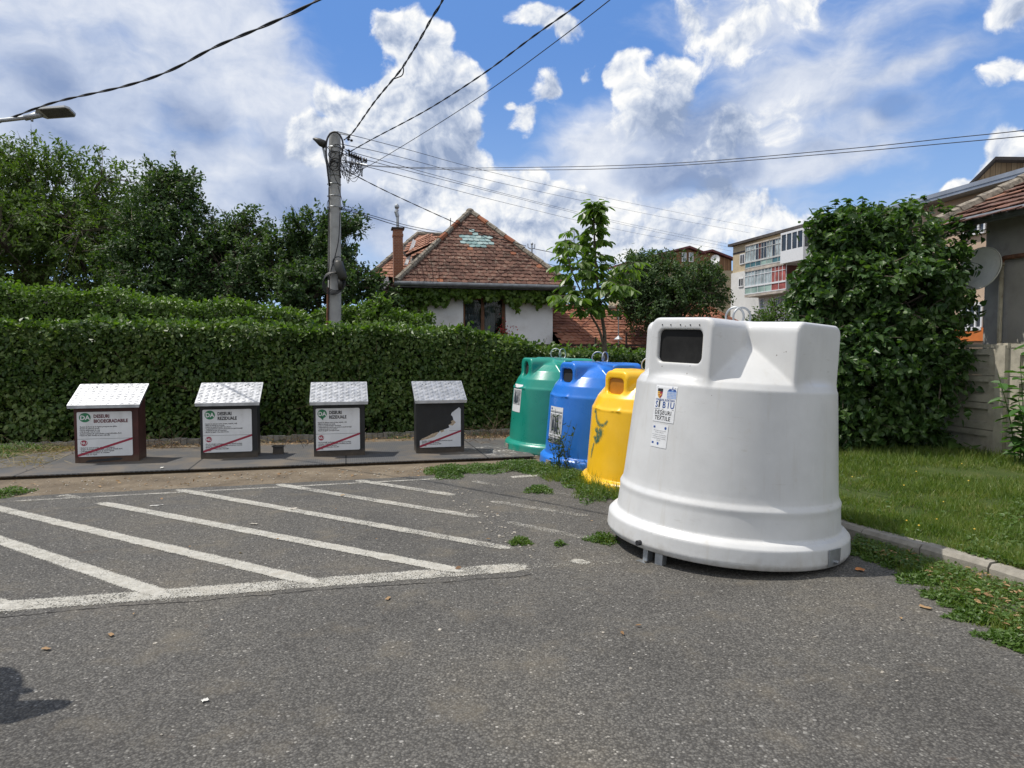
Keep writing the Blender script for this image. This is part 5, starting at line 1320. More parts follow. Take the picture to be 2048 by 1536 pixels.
# ---------------------------------------------------------------- low red-roofed sheds behind the hedge
def shed(label, O, L, rn, rs, hipL, hipR, seed):
    e = empty('tiled_shed', Vector((O.x, O.y, 0)), label, 'shed'); ev = (-N * rn + Z * rs).normalized(); s = math.hypot(rn, rs)
    poly = [(0, -.05), (L, -.05), (L - hipR, s), (hipL, s)]
    mb = MB(); tile_plane(mb, O, U, ev, poly, .21, .20, seed); rf = mb.build('roof', [MAT['tile_red']], e)
    P4 = [O + U * a + ev * b for a, b in poly]; mb = MB(); mb.prism([p - Z * .02 for p in P4], -Z * .07)
    bk = -N * (2 * rn); mb.prism([P4[3] - Z * .02, P4[2] - Z * .02, O + U * L + bk, O + bk], -Z * .07)
    if hipR > .1: mb.prism([P4[1] - Z * .02, O + U * L + bk, P4[2] - Z * .02], -Z * .05)
    mb.build('roof_boards', MAT['under'], rf)
    mb = MB(); ridge_line(mb, P4[3], P4[2], .4, .09, .03, seed)
    if hipR > .1: ridge_line(mb, P4[1], P4[2], .4, .09, .03, seed + 1)
    if hipL > .1: ridge_line(mb, P4[0], P4[3], .4, .09, .03, seed + 2)
    mb.build('ridge', [MAT['tile_red'], MAT['mortar']], rf)
    mb = MB(); mb.frame_box(Vector((O.x, O.y, 0)) + U * .3 - N * .3, U * (L - .6), -N * (2 * rn - .6), Z * (O.z - .02)); mb.build('wall', MAT['timber_and_shade'], e)
    mb = MB(); mb.tube([O + N * .06 - Z * .05, O + U * L + N * .06 - Z * .05], .05, 8); mb.build('gutter', MAT['gutter'], e)
    return e
OA = D(1128, 690, 19.6)
sA = shed('low shed with red tiled roof behind the young walnut trunk', OA, 3.4, 2.4, 1.2, 0, 0, 31)
mb = MB(); p = D(1237, 680, 19.9); mb.tube([p - Z * .2, D(1237, 618, 19.9)], .016, 5); mb.tube([p + Z * .12, p + Z * .02], [.02, .14], 10); mb.build('vent_pipe', MAT['galv'], sA)
OB = D(1300, 694, 20.6)
shed('red hip-roofed building behind the white igloo', OB, 4.6, 3.0, 1.95, 2.2, 2.25, 41)
# thin metal fence in front of it
fp = D(1050, 690, 15.2); e = empty('metal_fence', Vector((fp.x, fp.y, 0)), 'thin rusty dark metal fence showing above the low end of the hedge', 'fence')
MAT['rusty'] = plain('rusty_dark_steel', (.055, .035, .028), .8, .3, var=.4, scale=20)
mb = MB(); f0 = Vector((fp.x, fp.y, 0)); mb.frame_box(f0 + Z * 1.68, U * 3.4, -N * .03, Z * .05); mb.frame_box(f0 + Z * .4, U * 3.4, -N * .03, Z * .04); mb.build('rail', MAT['rusty'], e)
for k in range(5):
    mb = MB(); h = [1.76, 1.76, 1.9, 2.0, 1.8][k]; mb.frame_box(f0 + U * (.15 + .76 * k) - N * .035, U * .035, -N * .035, Z * h); mb.build('post', MAT['rusty'], e)
mb = MB()
for k in range(34): mb.frame_box(f0 + U * (.1 * k + .05) + Z * .3 - N * .008, U * .012, -N * .012, Z * 1.38)
mb.build('bars', MAT['rusty'], e)
# ---------------------------------------------------------------- far buildings
def hit(px, py, P0, n):
    d = ray(px, py); o = Vector((0, 0, CH)); t_ = (Vector(P0) - o).dot(n) / d.dot(n); return o + d * t_
MAT['render_beige'] = plain('beige_render', (.46, .38, .25), .9, var=.10, scale=.6, dirt=(.33, .28, .2), dirt_amt=.4)
MAT['render_white'] = plain('white_render', (.62, .62, .60), .9, var=.06, scale=.5, dirt=(.42, .40, .37), dirt_amt=.4)
MAT['white_frame'] = plain('white_plastic_frame', (.66, .67, .68), .5, var=.04)
MAT['old_frame'] = plain('grey_old_frame', (.46, .47, .46), .7, var=.2, scale=4)
MAT['fascia'] = plain('dark_tar_fascia', (.06, .052, .048), .8, var=.3, scale=2)
MAT['slab'] = plain('balcony_slab', (.40, .36, .31), .9, var=.25, scale=1.2, dirt=(.25, .17, .1), dirt_amt=.6)
MAT['teal_glass'] = plain('teal_parapet_glass', (.05, .13, .14), .25, var=.5, scale=.6)
MAT['mint_glass'] = plain('mint_parapet_glass', (.26, .36, .31), .35, var=.3, scale=.5)
MAT['pale_curtain'] = plain('pale_curtain', (.30, .36, .38), .8, var=.4, scale=1.0)
MAT['red_curtain'] = plain('red_curtain', (.32, .085, .075), .85, var=.45, scale=1.2)
MAT['dark_window'] = plain('dark_window', (.03, .035, .042), .15, var=.5, scale=.4)
MAT['maroon_sheet'] = plain('maroon_sheet', (.12, .035, .03), .7, var=.3, scale=.8)
def board(name, cols, sc, ang=0.0):
    m, t, b = new_mat(name); o = t.obj(); s = t.n('ShaderNodeSeparateXYZ', {0: o})
    u = t.math('ADD', t.math('MULTIPLY', s.outputs[0], math.cos(GR)), t.math('MULTIPLY', s.outputs[1], math.sin(GR)))
    v = t.math('MULTIPLY', u, 1.0 / sc); i = t.math('FLOOR', v); f = t.math('FRACT', v)
    r = t.n('ShaderNodeTexWhiteNoise', {1: i}, noise_dimensions='1D').outputs[0]
    k = len(cols) - 1; c = t.ramp(r, [(j / k, cc) for j, cc in enumerate(cols)])
    mp = t.n('ShaderNodeMapping', {'Vector': o}); mp.inputs['Scale'].default_value = (9, 9, .5)
    c = t.mix(t.math('MULTIPLY', t.ss(t.noise(mp.outputs[0], 1.5, 5, .65), .42, .72), .55), c, [x * .5 for x in cols[0]])
    c = t.mix(t.math('GREATER_THAN', t.math('ABSOLUTE', t.math('SUBTRACT', f, .5)), .46), c, [x * .3 for x in cols[0]])
    setb(t, b, col=c, rough=.85); return m
MAT['board'] = board('weathered_attic_boards', [(.17, .085, .04), (.22, .115, .055), (.27, .145, .07), (.31, .18, .095)], .34)
MAT['board2'] = board('greyed_gable_boards', [(.20, .135, .075), (.26, .18, .10), (.31, .22, .13), (.35, .26, .16)], .16)
# --- block with glazed balconies
F0 = D(1463, 700, 84); F0.z = 0; OUT = -U
blk = empty('apartment_block', F0, 'pale apartment block with glazed balconies and teal parapet panels', 'apartment building')
def SP(px, off): h = hit(px, 600, F0 + OUT * off, OUT); return (h - F0).dot(N)
def ZP(px, py, off): return hit(px, py, F0 + OUT * off, OUT).z
def FB(mbx, s0, s1, z0, z1, o0, o1): mbx.frame_box(F0 + N * s0 + OUT * o0 + Z * z0, N * (s1 - s0), OUT * (o1 - o0), Z * (z1 - z0))
RZ = ZP(1463, 494, 0); SE = SP(1660, 0)
zmid = ZP(1470, 546, 0)
mb = MB(); FB(mb, 0, SE, zmid, RZ, -11, 0); mb.build('upper_wall', MAT['render_beige'], blk)
mb = MB(); FB(mb, -.15, SE, 0, zmid - .003, -11, .12); mb.build('lower_wall', MAT['render_white'], blk)
mb = MB(); FB(mb, -.4, SE, RZ, RZ + .28, -11.3, .5); FB(mb, -.003, SE, RZ - 1.0, RZ - .82, .003, .03); mb.build('roof_edge', MAT['fascia'], blk)
BO = 1.9; sa, sb, sc_ = SP(1489, BO), SP(1566, BO), SP(1612, BO)
zu_t, zu_s, zu_b = ZP(1540, 481, BO), ZP(1540, 514.5, BO), ZP(1540, 528, BO)
zl_t, zl_s, zl_b = ZP(1540, 535, BO), ZP(1540, 566, BO), ZP(1540, 583, BO)
def glazed(name, s0, s1, zt, zs, zb, cols, pcols, nv, frame, label=None):
    b = empty(name, F0 + N * s0); b.parent = blk; b.location = N * s0; ORG[b.name] = F0 + N * s0
    if label: b['label'] = label
    mb = MB(); FB(mb, s0, s1, zb - .28, zb, .12, BO); mb.build('slab', MAT['slab'], b)
    mb = MB(); FB(mb, s0, s1, zt, zt + .16, .12, BO + .04); mb.build('head', MAT['slab'], b)
    nf = MB(); w = .06
    for i in range(nv + 1):
        s = s0 + (s1 - s0) * i / nv; FB(nf, s - w / 2, s + w / 2, zs, zt, BO - .06, BO)
    FB(nf, s0, s1, zs - .12, zs + .06, BO - .08, BO + .03); FB(nf, s0, s1, zs + (zt - zs) * .70 - .03, zs + (zt - zs) * .70 + .03, BO - .055, BO + .003); FB(nf, s0, s1, zb, zb + .1, BO - .08, BO + .02)
    for i in range(0, nv + 1, 2):
        s = s0 + (s1 - s0) * i / nv; FB(nf, s - w / 2, s + w / 2, zb, zs, BO - .05, BO - .002)
    for z in (zs, zt - .06): FB(nf, s0, s0 + .06, z, z + .06, .12, BO - .06); FB(nf, s1 - .06, s1, z, z + .06, .12, BO - .06)
    nf.build('glazing_frame', MAT[frame], b)
    g = {}
    for i in range(nv):
        u0, u1 = s0 + (s1 - s0) * i / nv + w / 2, s0 + (s1 - s0) * (i + 1) / nv - w / 2
        g.setdefault(cols[i % len(cols)], MB()); FB(g[cols[i % len(cols)]], u0, u1, zs, zt, BO - .05, BO - .04)
    for k_, m_ in g.items(): m_.pieces('glazing', MAT[k_], b)
    g = {}
    for i in range(0, nv, 2):
        u0, u1 = s0 + (s1 - s0) * i / nv, s0 + (s1 - s0) * min(nv, i + 2) / nv; k_ = pcols[(i // 2) % len(pcols)]
        g.setdefault(k_, MB()); FB(g[k_], u0 + .03, u1 - .03, zb + .1, zs - .12, BO - .04, BO - .03)
    for k_, m_ in g.items(): m_.pieces('parapet_panel', MAT[k_], b)
    mb = MB(); FB(mb, s1 - .012, s1 - .003, zb, zs, .12, BO - .08); FB(mb, s0 + .003, s0 + .012, zb, zs, .12, BO - .08); mb.pieces('side_panel', MAT['mint_glass'], b)
    mb = MB(); FB(mb, s1 - .05, s1 - .03, zs + .06, zt, .12, BO - .06); FB(mb, s0 + .03, s0 + .05, zs + .06, zt, .12, BO - .06); mb.pieces('side_glazing', MAT['dark_window' if cols[0] != 'pale_curtain' or nv > 13 else 'maroon_sheet'], b)
    return b
glazed('balcony', sa, sb, zu_t, zu_s, zu_b, ['pale_curtain', 'pale_curtain', 'pale_curtain', 'pale_curtain', 'dark_window', 'maroon_sheet', 'dark_window', 'dark_window', 'pale_curtain', 'pale_curtain', 'dark_window', 'pale_curtain', 'pale_curtain', 'pale_curtain'], ['teal_glass', 'teal_glass', 'teal_glass', 'mint_glass', 'mint_glass', 'teal_glass', 'teal_glass'], 14, 'old_frame', 'upper glazed balcony with teal parapet panels')
sb2 = SP(1571, BO)
glazed('balcony', sa, sb2, zl_t, zl_s, zl_b, ['pale_curtain'] * 8 + ['red_curtain'] * 4, ['mint_glass'] * 4 + ['red_curtain'] * 2, 12, 'white_frame', 'lower glazed balcony with red curtains at one end')
# white bay
b = empty('bay', F0 + N * sb); b.parent = blk; b.location = N * sb; ORG[b.name] = F0 + N * sb; b['label'] = 'newer white closed balcony'
BB = BO + .45; mb = MB(); FB(mb, sb + .04, sc_, zu_b - .3, zu_s + .25, .12, BB); mb.build('panel_wall', MAT['white_frame'], b)
mb = MB(); FB(mb, sb + .06, sc_ - .02, zu_s + .25, zu_t + .1, .12, BB - .06); mb.build('glazing', MAT['dark_window'], b)
mb = MB()
for i in range(5):
    s = sb + .06 + (sc_ - sb - .2) * i / 4; FB(mb, s, s + .14, zu_s + .25, zu_t + .1, BB - .08, BB)
FB(mb, sb + .04, sc_, zu_t + .1, zu_t + .32, .12, BB)
for o_ in (.12, BB * .5, BB - .14): FB(mb, sc_ - .06, sc_ + .01, zu_s + .25, zu_t + .1, o_, o_ + .12)
mb.build('glazing_frame', MAT['white_frame'], b)
# windows in the far part of the facade and on the ground floor
def flat_window(par, s0, s1, z0, z1, off, P0f=None):
    w_ = empty('window', F0 + N * s0 + Z * z0); w_.parent = par; w_.location = N * s0 + Z * z0; ORG[w_.name] = F0 + N * s0 + Z * z0
    mb = MB(); FB(mb, s0, s1, z0, z1, off, off + .03); mb.build('pane', MAT['dark_window'], w_)
    mb = MB(); t_ = .12
    FB(mb, s0 - t_, s0, z0 - t_, z1 + t_, off, off + .06); FB(mb, s1, s1 + t_, z0 - t_, z1 + t_, off, off + .06); FB(mb, s0, s1, z1, z1 + t_, off, off + .06); FB(mb, s0, s1, z0 - t_, z0, off, off + .10); FB(mb, (s0 + s1) / 2 - .05, (s0 + s1) / 2 + .05, z0, z1, off + .03, off + .055)
    mb.build('frame', MAT['white_frame'], w_)
flat_window(blk, SP(1480, 0), SP(1487.5, 0), ZP(1484, 527, 0), ZP(1484, 510, 0), .003)
flat_window(blk, SP(1478, .12), SP(1486, .12), ZP(1484, 572, 0), ZP(1484, 558, 0), .123)
for (a, b_) in ((1522, 1528), (1553, 1560), (1562, 1568)): flat_window(blk, SP(a, .12), SP(b_, .12), ZP(1525, 616, 0), ZP(1525, 599, 0), .123)
mb = MB(); s0, s1 = SP(1510, 3), SP(1600, 3); z0 = ZP(1550, 617, 3)
FB(mb, s0, s1, z0, z0 + .07, 3, 3.06)
for i in range(22): FB(mb, s0 + (s1 - s0) * i / 21, s0 + (s1 - s0) * i / 21 + .06, z0 - 1.6, z0, 3, 3.05)
mb.build('terrace_railing', MAT['old_frame'], blk)
# --- building with timber attic
A0 = D(1376, 700, 92); A0.z = 0
att = empty('apartment_building', A0, 'beige apartment building with brown timber gabled attic', 'apartment building')
def AF(px, py): return hit(px, py, A0, N)
mb = MB(); pts = [AF(x, y) for x, y in ((1272, 524), (1376, 498), (1404, 508.5), (1421, 505), (1463, 520.5), (1463, 541), (1272, 541))]; mb.prism(pts, -N * 9); mb.build('attic', MAT['board'], att)
mb = MB(); pts = [AF(x, y) for x, y in ((1268, 541.2), (1466, 541.2), (1466, 720), (1268, 720))]; pts = [p + (Z * -p.z if i in (2, 3) else Z * 0) for i, p in enumerate(pts)]; mb.prism([p + N * .05 for p in pts], -N * 9); mb.build('wall', MAT['render_beige'], att)
mb = MB()
for (a, b_) in (((1262, 525), (1376, 496.5)), ((1376, 496.5), (1408, 509)), ((1400, 508), (1421, 503.5)), ((1421, 503.5), (1467, 521))):
    p, q = AF(*a) + N * .5, AF(*b_) + N * .5; mb.prism([p, q, q + Z * .28, p + Z * .28], -N * 9.8)
MAT['roof_maroon'] = plain('maroon_roof_sheet', (.12, .03, .03), .6, var=.2, scale=1); mb.build('roof', MAT['roof_maroon'], att)
for (a, b_) in ((1364, 1371), (1378, 1385)):
    w_ = empty('window', AF(a, 523)); w_.parent = att; w_.location = AF(a, 523) - A0; ORG[w_.name] = AF(a, 523)
    p, q, r_ = AF(a, 523), AF(b_, 523), AF(a, 506); W_, H_ = (q - p).length, (r_ - p).length
    mb = MB(); mb.frame_box(p + N * .03, U * W_, N * .04, Z * H_); mb.build('pane', MAT['pale_curtain'], w_)
    mb = MB()
    for (u0, u1, v0, v1) in ((-.08, .04, -.05, H_ + .05), (W_ - .04, W_ + .08, -.05, H_ + .05), (.04, W_ - .04, H_ - .04, H_ + .05), (.04, W_ - .04, -.05, .05), (.04, W_ - .04, H_ * .48, H_ * .55)): mb.frame_box(p + U * u0 + Z * v0 + N * .03, U * (u1 - u0), N * .08, Z * (v1 - v0))
    mb.build('frame', MAT['white_frame'], w_)
def dish(name, label, c, nrm, r, mat, arm=True, par=None, lnb=None):
    n = Vector(nrm).normalized(); a = n.cross(Z).normalized(); b_ = a.cross(n)
    e = empty(name, c, label, 'satellite dish', 'satellite dishes on the buildings') if par is None else par
    mb = MB(); vs = [Vector(c) - n * r * .22]; fs = []; nr, ns = 6, 28
    for i in range(1, nr + 1):
        for k in range(ns):
            f = i / nr; an = 2 * PI * k / ns; vs.append(Vector(c) - n * r * .22 * (1 - f * f) + (a * math.cos(an) * .92 + b_ * math.sin(an)) * r * f)
    fs += [(0, 1 + k, 1 + (k + 1) % ns) for k in range(ns)]
    for i in range(nr - 1):
        for k in range(ns): q = 1 + i * ns; fs.append((q + k, q + ns + k, q + ns + (k + 1) % ns, q + (k + 1) % ns))
    m0 = len(vs); vs2 = [v - n * .015 for v in vs]; mb.add(vs + vs2, fs + [tuple(m0 + j for j in f[::-1]) for f in fs])
    q = 1 + (nr - 1) * ns; mb.torus(c, a * .92, b_, r * .995, .006 + r * .012, ns, 5)
    mb.build('reflector', MAT[mat], e, True)
    if arm:
        l = Vector(c) + n * r * 1.05 - b_ * r * .35 if lnb is None else lnb
        mb = MB(); mb.tube([Vector(c) - b_ * r * .95 - n * .03, l - b_ * .03], .013, 6); mb.build('arm', MAT['galv'], e)
        mb = MB(); mb.tube([l - (l - Vector(c)).normalized() * .09, l + (l - Vector(c)).normalized() * .06], [.034, .034], 10); mb.build('feed_horn', MAT['old_frame'], e)
        mb = MB(); mb.tube([Vector(c) - n * r * .25, Vector(c) - n * (r * .25 + .28), Vector(c) - n * (r * .25 + .3) - Z * .5], .024, 8); mb.build('mount', MAT['galv'], e)
    return e
dish('satellite_dish', 'upper small white satellite dish on the timber attic', AF(1421, 521) + N * 1.2, N - U * .9 + Z * .3, .62, 'white_frame')
dish('satellite_dish', 'lower small white satellite dish on the timber attic', AF(1420, 533) + N * 1.2, N - U * .9 + Z * .3, .58, 'white_frame')
# ---------------------------------------------------------------- right side: concrete panel wall
WD = Vector((-.17, .985, 0)).normalized(); WL = Vector((-WD.y, WD.x, 0))   # along the wall (away), and its left face
P0 = G(2008, 917, LZ); P0.z = LZ - .02
cw = empty('concrete_fence', P0, 'grey concrete panel wall with recessed panels at the lawn edge', 'fence')
for k in (-1, 0, 1, 2):
    p = P0 + WD * (2.06 * k); mb = MB(); mb.frame_box(p - WD * .075 - WL * .08, WD * .15, WL * .20, Z * 1.585)
    mb.frame_box(p - WD * .085 - WL * .09 + Z * 1.54, WD * .17, WL * .18, Z * .075); mb.build('post', MAT['concrete_wall'], cw)
for k in (-1, 0, 1):
    for j in range(4):
        p = P0 + WD * (2.06 * k + .077) + Z * (.01 + j * .385); L_ = 2.06 - .154; mb = MB()
        mb.frame_box(p - WL * .02, WD * L_, WL * .03, Z * .38)
        for (u0, u1, v0, v1) in ((0, .16, 0, .38), (L_ - .16, L_, 0, .38), (.16, L_ - .16, 0, .10), (.16, L_ - .16, .29, .38)): mb.frame_box(p + WD * u0 + Z * v0 + WL * .0102, WD * (u1 - u0), WL * .042, Z * (v1 - v0 - (.006 if v1 > .37 else 0)))
        mb.build('panel', MAT['concrete_wall'], cw)
    mb = MB(); p = P0 + WD * (2.06 * k + .077) + Z * 1.552; mb.frame_box(p - WL * .05, WD * (2.06 - .154), WL * .1, Z * .05); mb.build('coping', MAT['concrete_wall'], cw)
# ---------------------------------------------------------------- grey house on the right
H1 = D(1965, 700, 11.0); H1.z = 0; EZ = D(1965, 437, 10.7).z
MAT['wall_grey'] = plain('grey_plaster', (.36, .34, .30), .92, var=.16, scale=1.6, bump=.3, bscale=50, dirt=(.19, .18, .165), dirt_amt=.7)
gh = empty('grey_house', H1, 'grey plastered house with old mossy tiled roof behind the concrete wall', 'house')
mb = MB(); mb.frame_box(H1, -WD * 6, -WL * .3, Z * (EZ + .05)); mb.frame_box(H1 - WL * .3, -WL * 5.5, -WD * .3, Z * (EZ + .05)); mb.build('wall', MAT['wall_grey'], gh)
OE = H1 + WL * .5 + WD * .45; OE.z = EZ; al = R(25); evg = (-WL * math.cos(al) + Z * math.sin(al)).normalized()
def special2(u, v, rg): return 1 if rg.random() < .12 else 0
mb = MB(); tile_plane(mb, OE, -WD, evg, [(0, -.06), (7, -.06), (7, 3.4), (0, 3.4)], .24, .30, 51, special2, .05); rf = mb.build('roof', [MAT['tile_old'], MAT['tile_pink']], gh)
mb = MB(); P4 = [OE, OE - WD * 7, OE - WD * 7 + evg * 3.4, OE + evg * 3.4]; mb.prism([p - Z * .02 for p in P4], -Z * .1); mb.build('roof_boards', MAT['under'], rf)
mb = MB(); ridge_line(mb, OE, OE + evg * 3.4, .42, .10, .06, 9); mb.build('verge_ridge', [MAT['mortar'], MAT['tile_pink']], rf)
mb = MB(); mb.tube([OE + WL * .08 - Z * .06, OE - WD * 7 + WL * .08 - Z * .06], .078, 12); mb.build('gutter', MAT['gutter'], gh)
MAT['moss'] = leaf_mat('moss', [(.06, .09, .015), (.09, .13, .02), (.12, .16, .03)], .2, .7)
rg = np.random.RandomState(3); n = 700; u = rg.uniform(.2, 3, n); v = rg.uniform(.2, 2.2, n); P = np.array([tuple(OE - WD * a + evg * b + Z * .06) for a, b in zip(u, v)]); k = pnoise(P, 3.5, 4) > .75
leaves('moss', P[k], rand_unit(rg, k.sum()), rand_unit(rg, k.sum()) + np.array([0, 0, .8]), .07, OVAL, MAT['moss'], rf)
# gas pipe on its wall
def wall_pt(px, z, off=.09):
    h = hit(px, 600, H1 + WL * off, WL); h.z = z; return h
MAT['pipe'] = plain('cream_gas_pipe', (.45, .40, .28), .6, var=.15, scale=8, dirt=(.17, .08, .04), dirt_amt=.8)
MAT['pipe_rust'] = plain('rusty_pipe', (.17, .075, .04), .8, var=.4, scale=12)
pz = D(2000, 520, 10.65).z; a = wall_pt(2001, .3); b = wall_pt(2001, pz); gp = empty('gas_pipe', a, 'cream gas pipe with rusty elbow on the grey house wall', 'pipe')
mb = MB(); mb.tube([a, b - Z * .06], .034, 10); mb.tube([b - Z * .1, b - Z * .05], .042, 10); mb.build('riser', MAT['pipe'], gp, True)
mb = MB(); mb.tube(resample([b - Z * .06, b - Z * .01, b - WD * .05 + Z * .02, b - WD * .12 + Z * .02], 10) + [b - WD * .5 + Z * .02], .036, 10); mb.build('elbow', MAT['pipe_rust'], gp, True)
mb = MB(); mb.tube([b - WD * .5 + Z * .02, b - WD * 3 + Z * .02], .034, 10); mb.build('run', MAT['pipe'], gp, True)
MAT['dish_cream'] = plain('cream_dish_enamel', (.68, .66, .56), .45, var=.08, scale=4, dirt=(.36, .34, .28), dirt_amt=.4)
dc = D(1957, 537, 10.75); dish('satellite_dish', 'large cream satellite dish between the bush and the grey house', dc, (-.90, -.36, .25), .345, 'dish_cream', True, None, D(1904, 553, 10.35))
# --- salmon block far right
B0 = D(1950, 700, 20); B0.z = 0
MAT['salmon'] = plain('salmon_render', (.48, .36, .26), .9, var=.1, scale=.6); MAT['orange'] = plain('orange_panel', (.52, .15, .03), .7, var=.15, scale=3); MAT['metal_roof'] = plain('grey_sheet_roof', (.34, .36, .39), .45, .5, var=.15, scale=2)
rb = empty('apartment_building', B0, 'salmon building with grey sheet roof edge and timber gable above the grey house', 'apartment building')
bz = D(1950, 368, 20).z; mb = MB(); mb.frame_box(B0 - WD * 2.2 - WL * .0, WD * 9, -WL * 8, Z * (bz - .25)); mb.build('wall', MAT['salmon'], rb)
mb = MB(); p = B0 - WD * 2.6 + WL * .5; p.z = bz - .245; mb.frame_box(p, WD * 9.6, -WL * 9, Z * .09); mb.frame_box(p + WL * .02 + Z * .09, WD * 9.6, -WL * .12, Z * .12); mb.prism([p + Z * .09 - WL * .1, p + WD * 9.6 + Z * .09 - WL * .1, p + WD * 9.6 - WL * 2.4 + Z * .5, p - WL * 2.4 + Z * .5], -Z * .05); mb.build('roof', MAT['metal_roof'], rb)
mb = MB(); g = lambda px, py: D(px, py, 21.3); mb.prism([g(1928, 388), g(1991, 325), g(2160, 327), g(2160, 388)], (3.4, 5, 0)); mb.build('gable', MAT['board2'], rb)
mb = MB()
for (a, b_) in (((1920, 390), (1991, 319)), ((1991, 319), (2165, 321))):
    p, q = D(*a, 20.95), D(*b_, 20.95); mb.prism([p, q, q + Z * .09, p + Z * .09], (3.7, 5.6, 0))
mb.build('gable_roof', MAT['fascia'], rb)
def RBP(px, z, off): h = hit(px, 600, B0 + WL * off, WL); h.z = z; return h
mb = MB(); a, b_ = RBP(1908, 0, .02), RBP(1985, 0, .02); z0, z1 = D(1950, 682, 20).z, D(1950, 656, 20).z; a.z = z0; d_ = (b_ - a); d_.z = 0; mb.frame_box(a, d_, WL * .06, Z * (z1 - z0)); mb.build('balcony_panel', MAT['orange'], rb)
for (y0, y1) in ((654, 612), (462, 441)):
    z0, z1 = D(1950, y0, 20).z, D(1950, y1, 20).z; a, b_ = RBP(1925, z0, .02), RBP(1968, z0, .02); d_ = b_ - a; w_ = empty('window', a); w_.parent = rb; w_.location = a - B0; ORG[w_.name] = a.copy()
    mb = MB(); mb.frame_box(a, d_, WL * .02, Z * (z1 - z0)); mb.build('pane', MAT['dark_window'], w_)
    mb = MB()
    for f in (0, .33, .66, .94): mb.frame_box(a + d_ * f + WL * .021, d_ * .07, WL * .04, Z * (z1 - z0))
    mb.frame_box(a + WL * .02 - Z * .1, d_, WL * .06, Z * .1); mb.frame_box(a + WL * .02 + Z * (z1 - z0), d_, WL * .06, Z * .1); mb.build('frame', MAT['white_frame'], w_)
# ---------------------------------------------------------------- utility pole
MAT['cable'] = plain('black_cable', (.012, .012, .013), .55, var=.2)
MAT['wire'] = plain('grey_wire', (.05, .05, .055), .5, .4, var=.2)
MAT['lamp_dark'] = plain('dark_lamp_casing', (.030, .030, .026), .5, var=.2, scale=8)
MAT['porcelain'] = plain('dark_insulator', (.018, .014, .014), .3, var=.2)
Yp = 16.0; PB = D(667, 700, Yp); PB.z = 0; PT = D(669.5, 268, Yp)
pole = empty('utility_pole', PB, 'grey concrete utility pole with old lamp and tangled cables behind the hedge', 'utility pole')
mb = MB(); mb.tube([PB, PB.lerp(PT, .5), PT], [.165, .15, .132], 20); po = mb.build('pole', MAT['concrete_pole'], pole, True); smooth_by_angle(po)
def pp(px, py, dy=0.0): return D(px, py, Yp + dy)
mb = MB()
for py in (296, 352, 369, 393, 415): mb.torus(pp(668.5, py), (1, 0, 0), (0, 1, 0), .152, .010, 20, 5)
mb.pieces('band', MAT['galv'], pole)
mb = MB(); arm = resample([pp(659, 365, -.1), pp(656, 335, -.12), pp(650, 310, -.12), pp(645, 292, -.14)], 12); mb.tube(arm, [.034] * 8 + [.03, .028, .026, .026], 8); lm = mb.build('lamp_arm', MAT['galv'], pole, True)
lc = pp(640, 283, -.16); mb = MB(); ax = (pp(628, 277, -.16) - pp(651, 285, -.16)).normalized(); dn = Vector((0, 0, -1)); sd = ax.cross(dn).normalized(); dn = sd.cross(ax).normalized()
if dn.z > 0: dn = -dn
vs = []; prof = [(-.15, .05, .05, .09), (-.13, .09, .06, .12), (.0, .12, .065, .10), (.12, .09, .05, .03), (.17, .03, .02, .01)]
for (a, w, u, l) in prof:
    for k in range(10):
        an = 2 * PI * k / 10; y = math.cos(an); z = math.sin(an)
        vs.append(lc + ax * a + sd * w * y + dn * (-(u if z > 0 else l) * z if True else 0))
fs = [(i * 10 + k, i * 10 + (k + 1) % 10, (i + 1) * 10 + (k + 1) % 10, (i + 1) * 10 + k) for i in range(4) for k in range(10)] + [tuple(range(10))[::-1], tuple(40 + k for k in range(10))]
mb.add(vs, fs); mb.build('lamp_head', MAT['lamp_dark'], pole, True)
mb = MB(); mb.tube(resample([pp(659, 372, -.17), pp(653, 320, -.2), pp(653, 285, -.2), pp(660, 268, -.2), pp(671, 264, -.2), pp(681, 272, -.2), pp(686, 288, -.2), pp(684, 305, -.2), pp(679, 330, -.2), pp(681, 356, -.18)], 50), .021, 6); mb.build('cable_loop', MAT['cable'], pole, True)
mb = MB(); a = pp(694, 311, -.1); b = pp(733, 326, .1); mb.tube([pp(672, 300, 0), a, b], .014, 6); mb.tube([pp(672, 318, 0), pp(735, 330, -.3)], .012, 6); mb.tube([pp(674, 266), pp(700, 271)], .012, 6); mb.build('crossarm', MAT['galv'], pole)
mb = MB()
for f in (.12, .24, .36, .47, .58, .70, .86, .98):
    p = a.lerp(b, f); mb.tube([p + Z * .01, p + Z * .10], [.026, .02], 8); mb.sphere(p + Z * .05, .034, (1, 1, .5), 8, 5)
for (x, y) in ((698, 274), (697, 279), (703, 281), (697, 301), (687, 294), (705, 328), (701, 332)): mb.sphere(pp(x, y, -.15), .036, (1, 1, .8), 8, 5)
mb.pieces('insulator', MAT['porcelain'], pole, True)
mb = MB(); rg = random.Random(8)
for k in range(26):
    x0 = rg.uniform(680, 732); y0 = 300 + (x0 - 680) * .5 + rg.uniform(-8, 8); x1 = rg.uniform(680, 725); yl = rg.uniform(335, 368) - abs(x1 - 690) * .2
    mb.tube(resample([pp(x0, y0, rg.uniform(-.2, .2)), pp(x0 + rg.uniform(-6, 3), (y0 + yl) / 2 + 6, rg.uniform(-.2, .2)), pp((x0 + x1) / 2, yl, rg.uniform(-.2, .2)), pp(x1 - 3, (y0 + yl) / 2, rg.uniform(-.2, .2)), pp(max(678, x1 - 14), rg.uniform(300, 335), -.1)], 18), .0055, 4, False)
